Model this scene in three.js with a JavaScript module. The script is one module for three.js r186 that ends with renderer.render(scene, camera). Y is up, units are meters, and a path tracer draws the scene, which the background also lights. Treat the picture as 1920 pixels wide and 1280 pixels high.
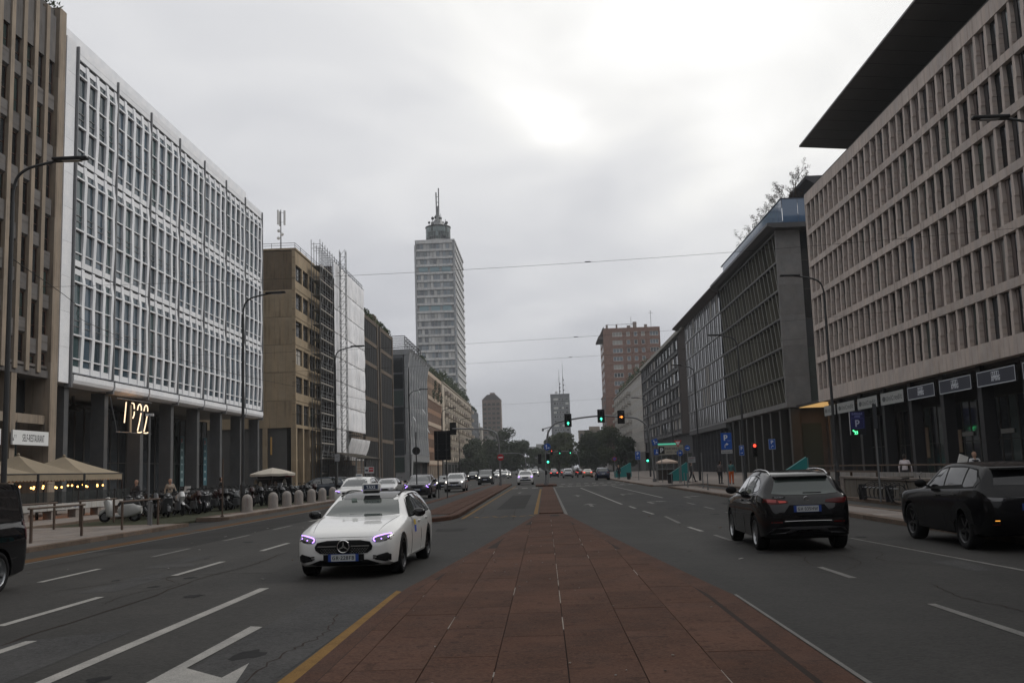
import * as THREE from 'three';
import { mergeGeometries, toCreasedNormals, mergeVertices } from 'three/addons/utils/BufferGeometryUtils.js';
import { RoundedBoxGeometry } from 'three/addons/geometries/RoundedBoxGeometry.js';
import { MarchingCubes } from 'three/addons/objects/MarchingCubes.js';
import { Brush, Evaluator, SUBTRACTION } from 'three-bvh-csg';

// ------------------------------------------------------------------ camera, sky, sun, exposure
const scene = new THREE.Scene();
const camera = new THREE.PerspectiveCamera(37.98, 1.5, 0.1, 4000);
camera.position.set(0, 1.8, 0);
camera.up.set(0.0367, 0.9912, 0.1269);
camera.lookAt(-2.86, 14.59, -99.14);
const renderer = new THREE.WebGLRenderer({ antialias: true });
renderer.toneMapping = THREE.LinearToneMapping;
renderer.toneMappingExposure = 1.07;
renderer.shadowMap.enabled = true;

let seed = 20231;
function rnd() { seed = (seed + 0x6D2B79F5) | 0; let t = Math.imul(seed ^ (seed >>> 15), 1 | seed); t = (t + Math.imul(t ^ (t >>> 7), 61 | t)) ^ t; return ((t ^ (t >>> 14)) >>> 0) / 4294967296; }
const rr = (a, b) => a + (b - a) * rnd();
const pick = a => Array.isArray(a) ? a[Math.floor(rnd() * a.length) % a.length] : a;
const clamp = (x, a, b) => Math.min(b, Math.max(a, x));
const lerp = (a, b, t) => a + (b - a) * t;
const sstep = (a, b, x) => { const t = clamp((x - a) / (b - a), 0, 1); return t * t * (3 - 2 * t); };
// lattice noise: 3D, and 2D periodic
function h3(x, y, z) { let n = Math.imul(x, 374761393) + Math.imul(y, 668265263) + Math.imul(z, 2147483647 ^ 1274126177); n = Math.imul(n ^ (n >>> 13), 1274126177); return ((n ^ (n >>> 16)) >>> 0) / 4294967296; }
function n3(x, y, z) {
  const X = Math.floor(x), Y = Math.floor(y), Z = Math.floor(z); let fx = x - X, fy = y - Y, fz = z - Z;
  fx = fx * fx * (3 - 2 * fx); fy = fy * fy * (3 - 2 * fy); fz = fz * fz * (3 - 2 * fz);
  const c = (i, j, k) => h3(X + i, Y + j, Z + k);
  return lerp(lerp(lerp(c(0, 0, 0), c(1, 0, 0), fx), lerp(c(0, 1, 0), c(1, 1, 0), fx), fy), lerp(lerp(c(0, 0, 1), c(1, 0, 1), fx), lerp(c(0, 1, 1), c(1, 1, 1), fx), fy), fz);
}
const fbm3 = (x, y, z, o = 4) => { let s = 0, a = 0.5, t = 0; for (let i = 0; i < o; i++) { s += a * n3(x, y, z); t += a; a *= 0.5; x = x * 2.03 + 11.3; y = y * 2.03 + 5.1; z = z * 2.03 + 7.7; } return s / t; };
function pn(u, v, p, s) {   // periodic value noise with p cells per tile
  const x = u * p, y = v * p, X = Math.floor(x), Y = Math.floor(y); let fx = x - X, fy = y - Y; fx = fx * fx * (3 - 2 * fx); fy = fy * fy * (3 - 2 * fy);
  const c = (i, j) => h3((X + i) % p, (Y + j) % p, s);
  return lerp(lerp(c(0, 0), c(1, 0), fx), lerp(c(0, 1), c(1, 1), fx), fy);
}

{ // overcast sky: cloud sheet with thinner, brighter places high on the right
  const W = 2048, H = 1024, d = new Float32Array(W * H * 4);
  const dir = (az, el) => [Math.sin(az) * Math.cos(el), Math.sin(el), -Math.cos(az) * Math.cos(el)];
  const D = Math.PI / 180;
  // thin places in the cloud sheet: azimuth, elevation, half-length, half-width (degrees), tilt, gain
  const spots = [[1.6, 19.3, 3.2, 1.5, -0.45, 0.17], [-1.6, 21.4, 3.4, 2.0, -0.4, 0.10], [5.6, 25.5, 2.2, 4.0, 0.3, 0.08], [11.7, 17.4, 2.6, 3.2, 0.15, 0.17], [12.6, 22.4, 4.2, 3.2, 0, 0.10], [19, 27, 6, 5, 0, 0.03], [7.6, 14.2, 2.4, 1.8, 0.4, 0.08], [-16, 13, 6, 2.2, 0.4, 0.05]];
  for (let j = 0; j < H; j++) for (let i = 0; i < W; i++) {
    const el = ((j + 0.5) / H - 0.5) * Math.PI, u = (i + 0.5) / W, th = (u - 0.5) * 2 * Math.PI;
    const x = Math.cos(th) * Math.cos(el), z = Math.sin(th) * Math.cos(el), y = Math.sin(el), o = (j * W + i) * 4;
    let L, tint = 0;
    if (y < -0.02) { L = 0.10; }
    else {
      const az = Math.atan2(x, -z) / D, ed = el / D, yy = Math.max(y, 0);
      const k = 1 / (yy + 0.2), cx = x * k, cz = z * k;
      const wx = fbm3(cx * 1.6 + 50, 2.5, cz * 1.6, 3) - 0.5, wz = fbm3(cx * 1.6 + 90, 8.5, cz * 1.6, 3) - 0.5;
      const c1 = fbm3(cx * 1.0 + 3 + wx * 1.4, 0.5, cz * 1.0 + wz * 1.4, 5), c2 = fbm3(cx * 2.4 + 31 + wx * 2, 4.5, cz * 2.4 + 9 + wz * 2, 5);
      L = lerp(0.455, 0.60, sstep(0, 20, ed)) * (1 + 0.34 * yy);
      L += 0.115 * Math.exp(-(((az - 4) / 24) ** 2) - (((ed - 21) / 13) ** 2)) + 0.34 * Math.exp(-(((az - 61) / 40) ** 2) - (((ed - 38) / 26) ** 2));
      L *= 1 + 0.48 * (c1 - 0.5) + 0.50 * (c2 - 0.5);
      for (const [a, e, sa, se, tl, g] of spots) { const da = az - a, de = ed - e, p = da * Math.cos(tl) + de * Math.sin(tl), q = -da * Math.sin(tl) + de * Math.cos(tl), r = (p / sa) ** 2 + (q / se) ** 2; if (r < 9) L += g * Math.exp(-r) * (0.45 + 1.1 * c2); }
      tint = clamp((L - 0.66) * 0.09, -0.012, 0.022);
    }
    d[o] = L * (0.985 + tint); d[o + 1] = L * (0.995 + tint * 0.3); d[o + 2] = L * (1.035 - tint * 2.2); d[o + 3] = 1;
  }
  const t = new THREE.DataTexture(d, W, H, THREE.RGBAFormat, THREE.FloatType);
  t.mapping = THREE.EquirectangularReflectionMapping; t.magFilter = THREE.LinearFilter; t.minFilter = THREE.LinearFilter; t.wrapS = THREE.RepeatWrapping; t.needsUpdate = true;
  scene.background = t; scene.environment = t;
}
const sun = new THREE.DirectionalLight(new THREE.Color(1, 0.965, 0.91), 1.35);
sun.position.set(136, 124, -136); sun.target.position.set(0, 0, -60);
sun.castShadow = true; sun.shadow.radius = 40; sun.shadow.mapSize.set(2048, 2048);
Object.assign(sun.shadow.camera, { left: -220, right: 220, top: 220, bottom: -220, near: 1, far: 700 });
scene.add(sun, sun.target);
scene.fog = new THREE.FogExp2(0xd0d4d8, 0.00024);

// ------------------------------------------------------------------ naming and parts
const taken = {};
function numbered(n) { if (!(n in taken)) { taken[n] = 0; return n; } taken[n]++; return n + '_' + String(taken[n]).padStart(3, '0'); }
function tag(o, label, category, group) { o.userData.label = label; o.userData.category = category; if (group) o.userData.group = group; return o; }
function thing(name, label, category, p = [0, 0, 0], ry = 0, group) {
  const o = new THREE.Group(); o.name = numbered(name); o.position.set(...p); o.rotation.y = ry; scene.add(o); return tag(o, label, category, group);
}
function structure(name) { const o = new THREE.Group(); o.name = numbered(name); o.userData.kind = 'structure'; scene.add(o); return o; }
function mesh(parent, name, geo, m, p, r) {
  const o = new THREE.Mesh(geo, pick(m)); o.name = name; o.castShadow = o.receiveShadow = true;
  if (p) o.position.set(...p); if (r) o.rotation.set(...r); parent.add(o); return o;
}
function cloneThing(src, label, p, ry, group) {
  const c = src.clone(); c.name = numbered(src.name.replace(/_\d{3}$/, '')); c.userData = { ...src.userData, label }; if (group) c.userData.group = group;
  c.position.set(...p); if (ry !== undefined) c.rotation.y = ry; scene.add(c); return c;
}
const geoCache = new Map();
function boxG(w, h, d) {     // box with uv in metres, shifted so that pieces do not repeat
  const key = [w, h, d].map(v => v.toFixed(3)).join();
  if (geoCache.has(key)) return geoCache.get(key);
  const g = new THREE.BoxGeometry(w, h, d), u = g.attributes.uv, s = [[d, h], [d, h], [w, d], [w, d], [w, h], [w, h]];
  const off = (geoCache.size * 0.618) % 7;
  for (let f = 0; f < 6; f++) for (let k = 0; k < 4; k++) { const i = f * 4 + k; u.setXY(i, u.getX(i) * s[f][0] + off, u.getY(i) * s[f][1] + off * 0.7); }
  geoCache.set(key, g); return g;
}
function box(parent, name, m, x0, y0, z0, x1, y1, z1) { return mesh(parent, name, boxG(Math.abs(x1 - x0), Math.abs(y1 - y0), Math.abs(z1 - z0)), m, [(x0 + x1) / 2, (y0 + y1) / 2, (z0 + z1) / 2]); }
// raw geometries for merging
const T = (g, x = 0, y = 0, z = 0, rx = 0, ry = 0, rz = 0) => { const m = new THREE.Matrix4().makeRotationFromEuler(new THREE.Euler(rx, ry, rz)); m.setPosition(x, y, z); g.applyMatrix4(m); return g; };
const bx = (x0, y0, z0, x1, y1, z1) => { const g = boxG(Math.abs(x1 - x0), Math.abs(y1 - y0), Math.abs(z1 - z0)).clone(); return T(g, (x0 + x1) / 2, (y0 + y1) / 2, (z0 + z1) / 2); };
function rod(a, b, r, seg = 6, r2) {
  const A = new THREE.Vector3(...a), B = new THREE.Vector3(...b), L = A.distanceTo(B);
  const g = new THREE.CylinderGeometry(r2 ?? r, r, L, seg, 1); const q = new THREE.Quaternion().setFromUnitVectors(new THREE.Vector3(0, 1, 0), B.clone().sub(A).normalize());
  g.applyQuaternion(q); g.translate((A.x + B.x) / 2, (A.y + B.y) / 2, (A.z + B.z) / 2); return g;
}
const tube = (pts, r, n = 24, seg = 8) => new THREE.TubeGeometry(new THREE.CatmullRomCurve3(pts.map(p => new THREE.Vector3(...p))), n, r, seg, false);
function merge(a) { const nz = a.map(g => { g = g.index ? g.toNonIndexed() : g; for (const k of Object.keys(g.attributes)) if (!['position', 'normal', 'uv'].includes(k)) g.deleteAttribute(k); if (!g.attributes.uv) g.setAttribute('uv', new THREE.BufferAttribute(new Float32Array(g.attributes.position.count * 2), 2)); return g; }); return mergeGeometries(nz); }
const poly = pts => { const s = new THREE.Shape(); pts.forEach(([x, y], i) => i ? s.lineTo(x, y) : s.moveTo(x, y)); s.closePath(); return s; };
const extr = (shape, depth, bevel = 0) => new THREE.ExtrudeGeometry(shape, { depth, bevelEnabled: bevel > 0, bevelSize: bevel, bevelThickness: bevel, bevelSegments: 1, curveSegments: 10 });

// ------------------------------------------------------------------ materials
const maps = new Map();
function grainTex(kind, size = 512) {   // grey multiplier maps, mean near 1; also used as bump
  if (maps.has(kind)) return maps.get(kind);
  const c = new Uint8Array(size * size * 4), b = new Uint8Array(size * size * 4);
  for (let j = 0; j < size; j++) for (let i = 0; i < size; i++) {
    const u = i / size, v = j / size, o = (j * size + i) * 4; let k, h, t = 0;
    const co = pn(u, v, 5, 1) * 0.5 + pn(u, v, 11, 2) * 0.3 + pn(u, v, 23, 3) * 0.2, fi = h3(i, j, 9), mi = pn(u, v, 90, 4), m2 = pn(u, v, 190, 14);
    if (kind === 'asphalt') { k = 0.78 + 0.34 * (co - 0.5) + 0.34 * (fi - 0.5) + 0.3 * (m2 - 0.5) + 0.16 * (mi - 0.5); if (fi > 0.98) k += 0.3; const cr = Math.abs(pn(u, v, 7, 21) - 0.5) + 0.35 * Math.abs(pn(u, v, 40, 22) - 0.5); if (cr < 0.012) k *= 0.72; h = 0.4 + 0.5 * fi * 0.6 + 0.3 * m2; t = 0.02 * (co - 0.5); }
    else if (kind === 'concrete') { k = 0.84 + 0.26 * (co - 0.5) + 0.09 * (fi - 0.5) + 0.12 * (mi - 0.5); const st = pn(u, v * 0.08, 37, 5); k *= 1 - 0.10 * sstep(0.62, 0.95, st) * pn(u, v, 6, 6); h = mi * 0.6 + fi * 0.4; t = 0.04 * (pn(u, v, 7, 7) - 0.5); }
    else if (kind === 'stone') { k = 0.82 + 0.34 * (co - 0.5) + 0.12 * (fi - 0.5) + 0.2 * (mi - 0.5); h = fi; t = 0.08 * (pn(u, v, 9, 8) - 0.5); const sp = pn(u, v, 60, 31); if (sp > 0.86) k *= 0.8; }
    else if (kind === 'weather') { const st = pn(u, v * 0.05, 61, 12), s2 = pn(u, v * 0.12, 19, 13); k = 0.85 + 0.30 * (co - 0.5) + 0.06 * (fi - 0.5) - 0.28 * sstep(0.5, 0.95, st) * s2; h = mi; t = 0.06 * (s2 - 0.5); }
    else if (kind === 'paver') { k = 0.78 + 0.42 * (co - 0.5) + 0.34 * (fi - 0.5) + 0.36 * (m2 - 0.5) + 0.16 * (mi - 0.5); const sp = pn(u, v, 70, 41); if (sp > 0.93) k *= 1.5; if (pn(u, v, 26, 42) > 0.86) k *= 0.74; if (fi > 0.994) k = 1; h = 0.5 * fi + 0.5 * m2; t = 0.10 * (pn(u, v, 8, 43) - 0.5); }
    else if (kind === 'metal') { k = 0.93 + 0.10 * (co - 0.5) + 0.05 * (fi - 0.5); h = co; }
    else { k = 0.9 + 0.14 * (co - 0.5) + 0.10 * (mi - 0.5) + 0.05 * (fi - 0.5); h = mi; t = 0.03 * (co - 0.5); }
    const e = x => Math.round(255 * clamp(Math.pow(clamp(x, 0, 1), 1 / 2.2), 0, 1));
    c[o] = e(k * (1 + t)); c[o + 1] = e(k); c[o + 2] = e(k * (1 - t)); c[o + 3] = 255;
    b[o] = b[o + 1] = b[o + 2] = Math.round(255 * clamp(h, 0, 1)); b[o + 3] = 255;
  }
  const mk = (d, srgb) => { const t = new THREE.DataTexture(d, size, size); t.wrapS = t.wrapT = THREE.RepeatWrapping; t.magFilter = THREE.LinearFilter; t.minFilter = THREE.LinearMipmapLinearFilter; if (srgb) t.colorSpace = THREE.SRGBColorSpace; t.needsUpdate = true; return t; };
  const r = { c: mk(c, true), b: mk(b, false) }; maps.set(kind, r); return r;
}
const col = a => new THREE.Color().setRGB(...a);
const texCache = new Map();
function surf(rgb, kind, metres = 3, o = {}) {
  const { bump = 0, ...rest } = o, m = new THREE.MeshPhysicalMaterial({ color: col(rgb), roughness: 0.85, specularIntensity: rest.metalness ? 1 : (rest.roughness ?? 0.85) > 0.65 ? 0.22 : 0.5, ...rest });
  if (kind) {
    const g = grainTex(kind), key = kind + metres;
    if (!texCache.has(key)) { const a = g.c.clone(), b = g.b.clone(); a.repeat.set(1 / metres, 1 / metres); b.repeat.set(1 / metres, 1 / metres); a.needsUpdate = b.needsUpdate = true; texCache.set(key, { a, b }); }
    const t = texCache.get(key); m.map = t.a; if (bump) { m.bumpMap = t.b; m.bumpScale = bump; }
  }
  return m;
}
const phys = (rgb, o) => new THREE.MeshPhysicalMaterial({ color: col(rgb), ...o });
const emit = (rgb, k) => new THREE.MeshStandardMaterial({ color: col([0.05, 0.05, 0.05]), emissive: col(rgb), emissiveIntensity: k, roughness: 0.6 });
const variants = (rgb, kind, m, n = 3, amt = 0.12, o) => Array.from({ length: n }, (_, i) => { const f = 1 + amt * (n > 1 ? (i / (n - 1) - 0.5) * 2 : 0); return surf(rgb.map(c => c * f), kind, m + i * 0.7, o); });
const M = {
  asphalt: surf([0.048, 0.0465, 0.0445], 'asphalt', 5.5, { roughness: 0.82, bump: 0.006, vertexColors: true, specularIntensity: 0.42 }),
  asphaltPatch: surf([0.072, 0.071, 0.071], 'asphalt', 4.3, { roughness: 0.92, bump: 0.005 }),
  asphaltDark: surf([0.043, 0.042, 0.041], 'asphalt', 4.9, { roughness: 0.92, bump: 0.005 }),
  redSlab: variants([0.094, 0.049, 0.034], 'paver', 2.3, 4, 0.10, { roughness: 0.88, bump: 0.006 }),
  redEdge: variants([0.10, 0.053, 0.038], 'paver', 1.9, 3, 0.12, { roughness: 0.85, bump: 0.004 }),
  pave: variants([0.25, 0.22, 0.20], 'stone', 3.1, 3, 0.09, { bump: 0.003 }),
  kerb: variants([0.165, 0.125, 0.10], 'stone', 1.7, 3, 0.12, { bump: 0.004 }),
  moss: surf([0.05, 0.053, 0.032], 'asphalt', 3.7, { bump: 0.006 }),
  paint: surf([0.36, 0.35, 0.33], 'asphalt', 1.3, { roughness: 0.8 }),
  paintWorn: surf([0.2, 0.195, 0.185], 'asphalt', 0.9, { roughness: 0.85 }),
  yellow: surf([0.22, 0.125, 0.038], 'asphalt', 1.4, { roughness: 0.8 }),
  rustStrip: surf([0.12, 0.065, 0.03], 'asphalt', 2.3, { roughness: 0.9 }),
  grout: surf([0.032, 0.022, 0.018], 'stone', 2, {}), groutLight: surf([0.3, 0.27, 0.24], 'stone', 0.7, {}),
  glass: phys([0.010, 0.012, 0.014], { roughness: 0.06, ior: 1.4 }), glassBlue: phys([0.05, 0.075, 0.10], { roughness: 0.05, ior: 1.7 }), glassGreen: phys([0.035, 0.05, 0.047], { roughness: 0.08, ior: 1.55 }),
  black: surf([0.012, 0.012, 0.013], null, 1, { roughness: 0.6 }), dark: surf([0.022, 0.022, 0.024], 'metal', 2, { roughness: 0.55 }), steel: surf([0.16, 0.165, 0.17], 'metal', 1, { roughness: 0.42, metalness: 0.55 }),
  pole: surf([0.045, 0.047, 0.05], 'metal', 1, { roughness: 0.5, metalness: 0.3 }), galv: surf([0.19, 0.195, 0.2], 'metal', 1, { roughness: 0.55, metalness: 0.35 }), rust: surf([0.12, 0.085, 0.065], 'stone', 0.6, { roughness: 0.7, metalness: 0.3 }),
  white: surf([0.68, 0.68, 0.67], 'plaster', 3), leaf: [[0.035, 0.05, 0.018], [0.05, 0.062, 0.022], [0.028, 0.04, 0.016]].map(c => new THREE.MeshPhysicalMaterial({ color: col(c), roughness: 0.9, side: THREE.DoubleSide })), bark: surf([0.06, 0.045, 0.035], 'stone', 0.5),
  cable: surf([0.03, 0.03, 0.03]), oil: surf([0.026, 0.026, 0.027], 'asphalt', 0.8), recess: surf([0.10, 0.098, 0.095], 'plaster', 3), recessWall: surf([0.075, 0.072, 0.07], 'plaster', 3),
};
function canvasMat(w, h, draw, o = {}) {
  const c = document.createElement('canvas'); c.width = w; c.height = h; const x = c.getContext('2d'); draw(x, w, h);
  const t = new THREE.CanvasTexture(c); t.colorSpace = THREE.SRGBColorSpace; t.magFilter = THREE.LinearFilter;
  return new THREE.MeshStandardMaterial({ map: t, roughness: 0.55, ...o });
}
function panel(parent, name, m, w, h, p, r) { return mesh(parent, name, new THREE.PlaneGeometry(w, h), m, p, r); }   // printed sheet on the face of a real board
function txt(x, s, cx, cy, px, fill, font = 'bold', fam = 'sans-serif', maxW) { x.fillStyle = fill; x.font = `${font} ${px}px ${fam}`; x.textAlign = 'center'; x.textBaseline = 'middle'; if (maxW) x.fillText(s, cx, cy, maxW); else x.fillText(s, cx, cy); }

// ------------------------------------------------------------------ ground, roads, pavements
{
  const g = structure('ground'); const pg = new THREE.PlaneGeometry(3400, 3400, 1, 1); pg.rotateX(-Math.PI / 2); const u = pg.attributes.uv; for (let i = 0; i < u.count; i++) u.setXY(i, u.getX(i) * 3400, u.getY(i) * 3400);
  mesh(g, 'ground_sheet', pg, M.asphaltDark, [0, -0.06, -600]);
}
const road = structure('road');
function roadSheet(name, x0, x1, z0, z1, y, sx, sz) {
  const g = new THREE.PlaneGeometry(x1 - x0, z1 - z0, sx, sz); g.rotateX(-Math.PI / 2); g.translate((x0 + x1) / 2, y, (z0 + z1) / 2);
  const p = g.attributes.position, u = g.attributes.uv, c = new Float32Array(p.count * 3);
  for (let i = 0; i < p.count; i++) {
    const x = p.getX(i), z = p.getZ(i); u.setXY(i, x, -z);
    let k = 0.86 + 0.5 * (fbm3(x * 0.22, 1.5, z * 0.07, 4) - 0.5) + 0.55 * (fbm3(x * 1.3 + 9, 7.5, z * 0.10, 3) - 0.5);
    k += 0.10 * sstep(0.55, 0.8, fbm3(x * 0.11 + 40, 3, z * 0.03, 3));
    c[i * 3] = k * 1.01; c[i * 3 + 1] = k; c[i * 3 + 2] = k * 0.985;
  }
  g.setAttribute('color', new THREE.BufferAttribute(c, 3)); return mesh(road, name, g, M.asphalt);
}
roadSheet('carriageway', -14.05, 9.4, -640, 30, 0, 60, 520);
roadSheet('service_lane', 11.2, 13.05, -300, 30, 0.002, 6, 200);
const flat = (pts, y) => { const g = new THREE.ShapeGeometry(poly(pts.map(([x, z]) => [x, -z]))); g.rotateX(-Math.PI / 2); g.translate(0, y, 0); return g; };
const mark = (name, m, pts, y = 0.006) => mesh(road, name, flat(pts, y), m);
const strip = (name, m, x0, x1, z0, z1, y) => mark(name, m, [[x0, z0], [x1, z0], [x1, z1], [x0, z1]], y);
// repaired places in the asphalt
mark('asphalt_patch', M.asphaltPatch, [[-3.5, -15.2], [-2.35, -15.3], [-2.4, -12.2], [-2.55, -7], [-3.45, -7]], 0.003);
mark('asphalt_patch', M.asphaltPatch, [[-7.0, -11.2], [-5.1, -12.4], [-5.0, -6], [-7.0, -6]], 0.003);
mark('asphalt_patch', M.asphaltDark, [[-12.0, -26], [-9.7, -27], [-9.8, -52], [-12.0, -52]], 0.003);
mark('asphalt_patch', M.asphaltDark, [[-2.3, -46], [-1.0, -46], [-1.0, -70], [-2.3, -70]], 0.003);
mark('asphalt_patch', M.asphaltPatch, [[4.9, -40], [7.0, -40.3], [6.9, -60], [4.9, -60]], 0.003);
// cracks as thin dark seal lines
function crack(pts, w = 0.02) { const L = [], R = []; const c = new THREE.CatmullRomCurve3(pts.map(p => new THREE.Vector3(p[0], 0, p[1]))).getPoints(40); c.forEach((p, i) => { const q = c[Math.min(i + 1, 40)], o = c[Math.max(i - 1, 0)], dx = q.x - o.x, dz = q.z - o.z, l = Math.hypot(dx, dz); const j = (h3(i, Math.round(p.z * 9), 3) - 0.5) * 0.07, ww = w * (0.4 + 0.8 * h3(i, 2, Math.round(p.x * 9))); L.push([p.x + j - dz / l * ww, p.z + dx / l * ww]); R.push([p.x + j + dz / l * ww, p.z - dx / l * ww]); }); mark('asphalt_crack', M.grout, [...L, ...R.reverse()], 0.0045); }
crack([[-6.1, -9], [-6.3, -12], [-6.25, -15], [-6.4, -18.5], [-6.2, -21], [-6.3, -24]]);
crack([[-8.4, -17], [-7.6, -18.4], [-6.4, -19.2], [-5.2, -19.0]], 0.014); crack([[-2.7, -7.5], [-2.75, -10.4], [-2.6, -11.6], [-2.8, -13.2]], 0.012);
crack([[6.9, -24], [7.2, -19], [7.35, -15], [7.4, -9]], 0.022); crack([[4.0, -27.5], [5.6, -27.2], [7.6, -27.9], [9.2, -27.4]], 0.018); crack([[-3.5, -34], [-2.8, -40], [-2.9, -47]], 0.018); crack([[-1.2, -36], [-1.4, -46], [-1.2, -60]], 0.018); crack([[-11.2, -20], [-11, -30], [-11.3, -44]], 0.02);
// lane markings, oncoming side
strip('lane_line', M.paint, -4.75, -4.59, -16.5, -3);
for (const [x, z0, z1] of [[-6.05, -11.7, -8.4], [-7.15, -15.95, -13], [-7.15, -22, -19.1], [-7.1, -27.4, -24.8]]) strip('lane_dash', M.paint, x - 0.07, x + 0.07, z0, z1);
for (let k = 0; k < 26; k++) strip('lane_dash', k % 3 ? M.paintWorn : M.paint, -7.12, -6.99, -33.2 - k * 5.8, -30.6 - k * 5.8);
for (let k = 0; k < 28; k++) strip('lane_dash', k % 4 ? M.paintWorn : M.paint, -9.56, -9.43, -21.1 - k * 5.35, -18.6 - k * 5.35);
strip('edge_line', M.paintWorn, -12.12, -12.03, -150, -10);
for (const [z0, z1] of [[-26.5, -18], [-34.4, -27], [-60, -35.6]]) mark('worn_yellow_strip', M.rustStrip, [[-12.75, z0 - 0.3], [-12.18, z0], [-12.2, z1], [-12.7, z1 + 0.4]]);
mark('arrow_marking', M.paint, [[-3.67, -12.36], [-3.50, -12.28], [-3.53, -9.78], [-3.02, -9.27], [-2.97, -9.95], [-2.72, -8.5], [-2.95, -7.6], [-3.75, -8.35], [-3.66, -9.0]]);
// median edge lines
mark('yellow_line', M.yellow, [[-2.47, -5], [-2.30, -5], [-2.24, -15.4], [-2.36, -15.6]], 0.008);
strip('yellow_line', M.yellow, -0.52, -0.36, -88, -40, 0.008); strip('yellow_line', M.yellow, -3.27, -3.14, -108, -38, 0.008);
mark('edge_line', M.paintWorn, [[2.52, -5], [2.57, -5], [2.56, -14], [2.52, -14]], 0.008); strip('edge_line', M.paintWorn, 0.70, 0.82, -93, -39, 0.008);
for (let k = 0; k < 7; k++) mark('hatch_marking', M.yellow, [[-2.9 + k * 0.36, -39.4 + (k % 2) * 0.9], [-2.78 + k * 0.36, -39.4 + (k % 2) * 0.9], [-2.55 + k * 0.36, -38.6 - (k % 2) * 0.6], [-2.67 + k * 0.36, -38.6 - (k % 2) * 0.6]]);
// departing side
for (const [x0, z0, x1, z1, m] of [[4.13, -35.3, 4.06, -31], [4.04, -29, 4.12, -27, 1], [4.2, -25.5, 4.25, -23.5, 0], [4.56, -17.2, 4.6, -15.5, 0], [4.66, -12.6, 4.72, -9.6, 0], [3.82, -40, 3.92, -37.1, 1], [3.7, -45, 3.76, -42.6, 1]]) mark('lane_dash', m ? M.paint : M.paintWorn, [[x0 - 0.05, z0], [x0 + 0.05, z0], [x1 + 0.06, z1], [x1 - 0.06, z1]]);
mark('lane_line', M.paint, [[3.0, -88], [3.11, -88], [3.62, -47.5], [3.5, -47.5]]); mark('lane_line', M.paint, [[6.0, -92], [6.1, -92], [6.42, -55], [6.3, -55]]);
mark('lane_line', M.paintWorn, [[6.84, -23.2], [6.92, -23.2], [7.4, -15], [7.5, -6], [7.42, -6], [7.3, -15]]); for (let k = 0; k < 4; k++) strip('lane_dash', M.paintWorn, 6.5, 6.62, -47 + k * 5, -44.6 + k * 5);
strip('stop_line', M.paint, 0.95, 9.0, -95.6, -95.1);
for (let k = 0; k < 9; k++) { strip('crossing_block', M.paint, 1.3 + k * 0.86, 1.75 + k * 0.86, -99.8, -98.6); strip('crossing_block', M.paint, 1.7 + k * 0.86, 2.15 + k * 0.86, -112, -110.6); }
for (let k = 0; k < 3; k++) strip('crossing_block', M.paint, -3.2 + k * 0.95, -2.65 + k * 0.95, -95.5, -94);
function roadArrow(x, z, s, turn) { const a = turn ? [[-0.08, 0], [0.08, 0], [0.08, -2.0], [0.5, -2.5], [0.5, -2.0], [1.0, -2.9], [0.5, -3.6], [0.5, -3.1], [-0.08, -2.6]] : [[-0.08, 0], [0.08, 0], [0.08, -2.4], [0.36, -2.2], [0, -3.9], [-0.36, -2.2], [-0.08, -2.4]]; mark('arrow_marking', M.paintWorn, a.map(([u, v]) => [x + u * s, z + v * s])); }
roadArrow(2.1, -46, 1, 0); roadArrow(2.0, -62, 1, 0); roadArrow(5.0, -47, 1, 1); roadArrow(4.8, -62, 1, 1); roadArrow(7.7, -38, 1, 1); roadArrow(7.6, -53, 1, 1); roadArrow(-2.0, -75, 1, 0);
{ const k0 = seed; seed = 991; const blob = (x, z, r, m, y) => { const p = []; const n = 14; for (let i = 0; i < n; i++) { const a = i / n * 6.283, q = r * rr(0.55, 1.15); p.push([x + Math.cos(a) * q, z + Math.sin(a) * q * rr(1.1, 1.9)]); } mark('oil_stain', m, p, y); };
  for (let i = 0; i < 46; i++) blob(pick([rr(-11.5, -2.8), rr(2.9, 9)]), rr(-60, -8), rr(0.05, 0.2), M.oil, 0.0036 + i * 0.00002);
  for (let i = 0; i < 16; i++) { const x = pick([rr(-11, -3), rr(3, 8.6)]), z = rr(-70, -10), w = rr(0.3, 1.1), l = rr(0.6, 3.4); mark('asphalt_patch', pick([M.asphaltPatch, M.asphaltDark]), [[x, z], [x + w, z + rr(-0.2, 0.2)], [x + w + rr(-0.1, 0.1), z - l], [x + rr(-0.12, 0.12), z - l + rr(-0.2, 0.2)]], 0.0028 + i * 0.00003); }
  for (let i = 0; i < 16; i++) { const x = pick([rr(-11, -3), rr(3, 8.6)]), z = rr(-50, -9), a = []; for (let k = 0; k < 5; k++) a.push([x + rr(-0.35, 0.35) + (i % 3 ? 0 : k * 0.8), z - k * (i % 3 ? 1.2 : 0.25)]); crack(a, 0.009); } seed = k0; }
{ const m = mesh(road, 'manhole_cover', new THREE.CylinderGeometry(0.33, 0.33, 0.012, 28), M.dark, [6.2, 0.004, -33]); m.castShadow = false; mesh(road, 'manhole_cover', m.geometry, M.dark, [-5.6, 0.004, -27]); }
for (let i = 0; i < 26; i++) { const r = rr(0.02, 0.05); mesh(road, 'litter_scrap', new THREE.BoxGeometry(r * 2, 0.006, r), pick([M.paint, M.paintWorn, M.rustStrip]), [pick([rr(-12, -2.6), rr(2.8, 9)]), 0.009, rr(-40, -9)], [0, rr(0, 3), 0.1]); }

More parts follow.
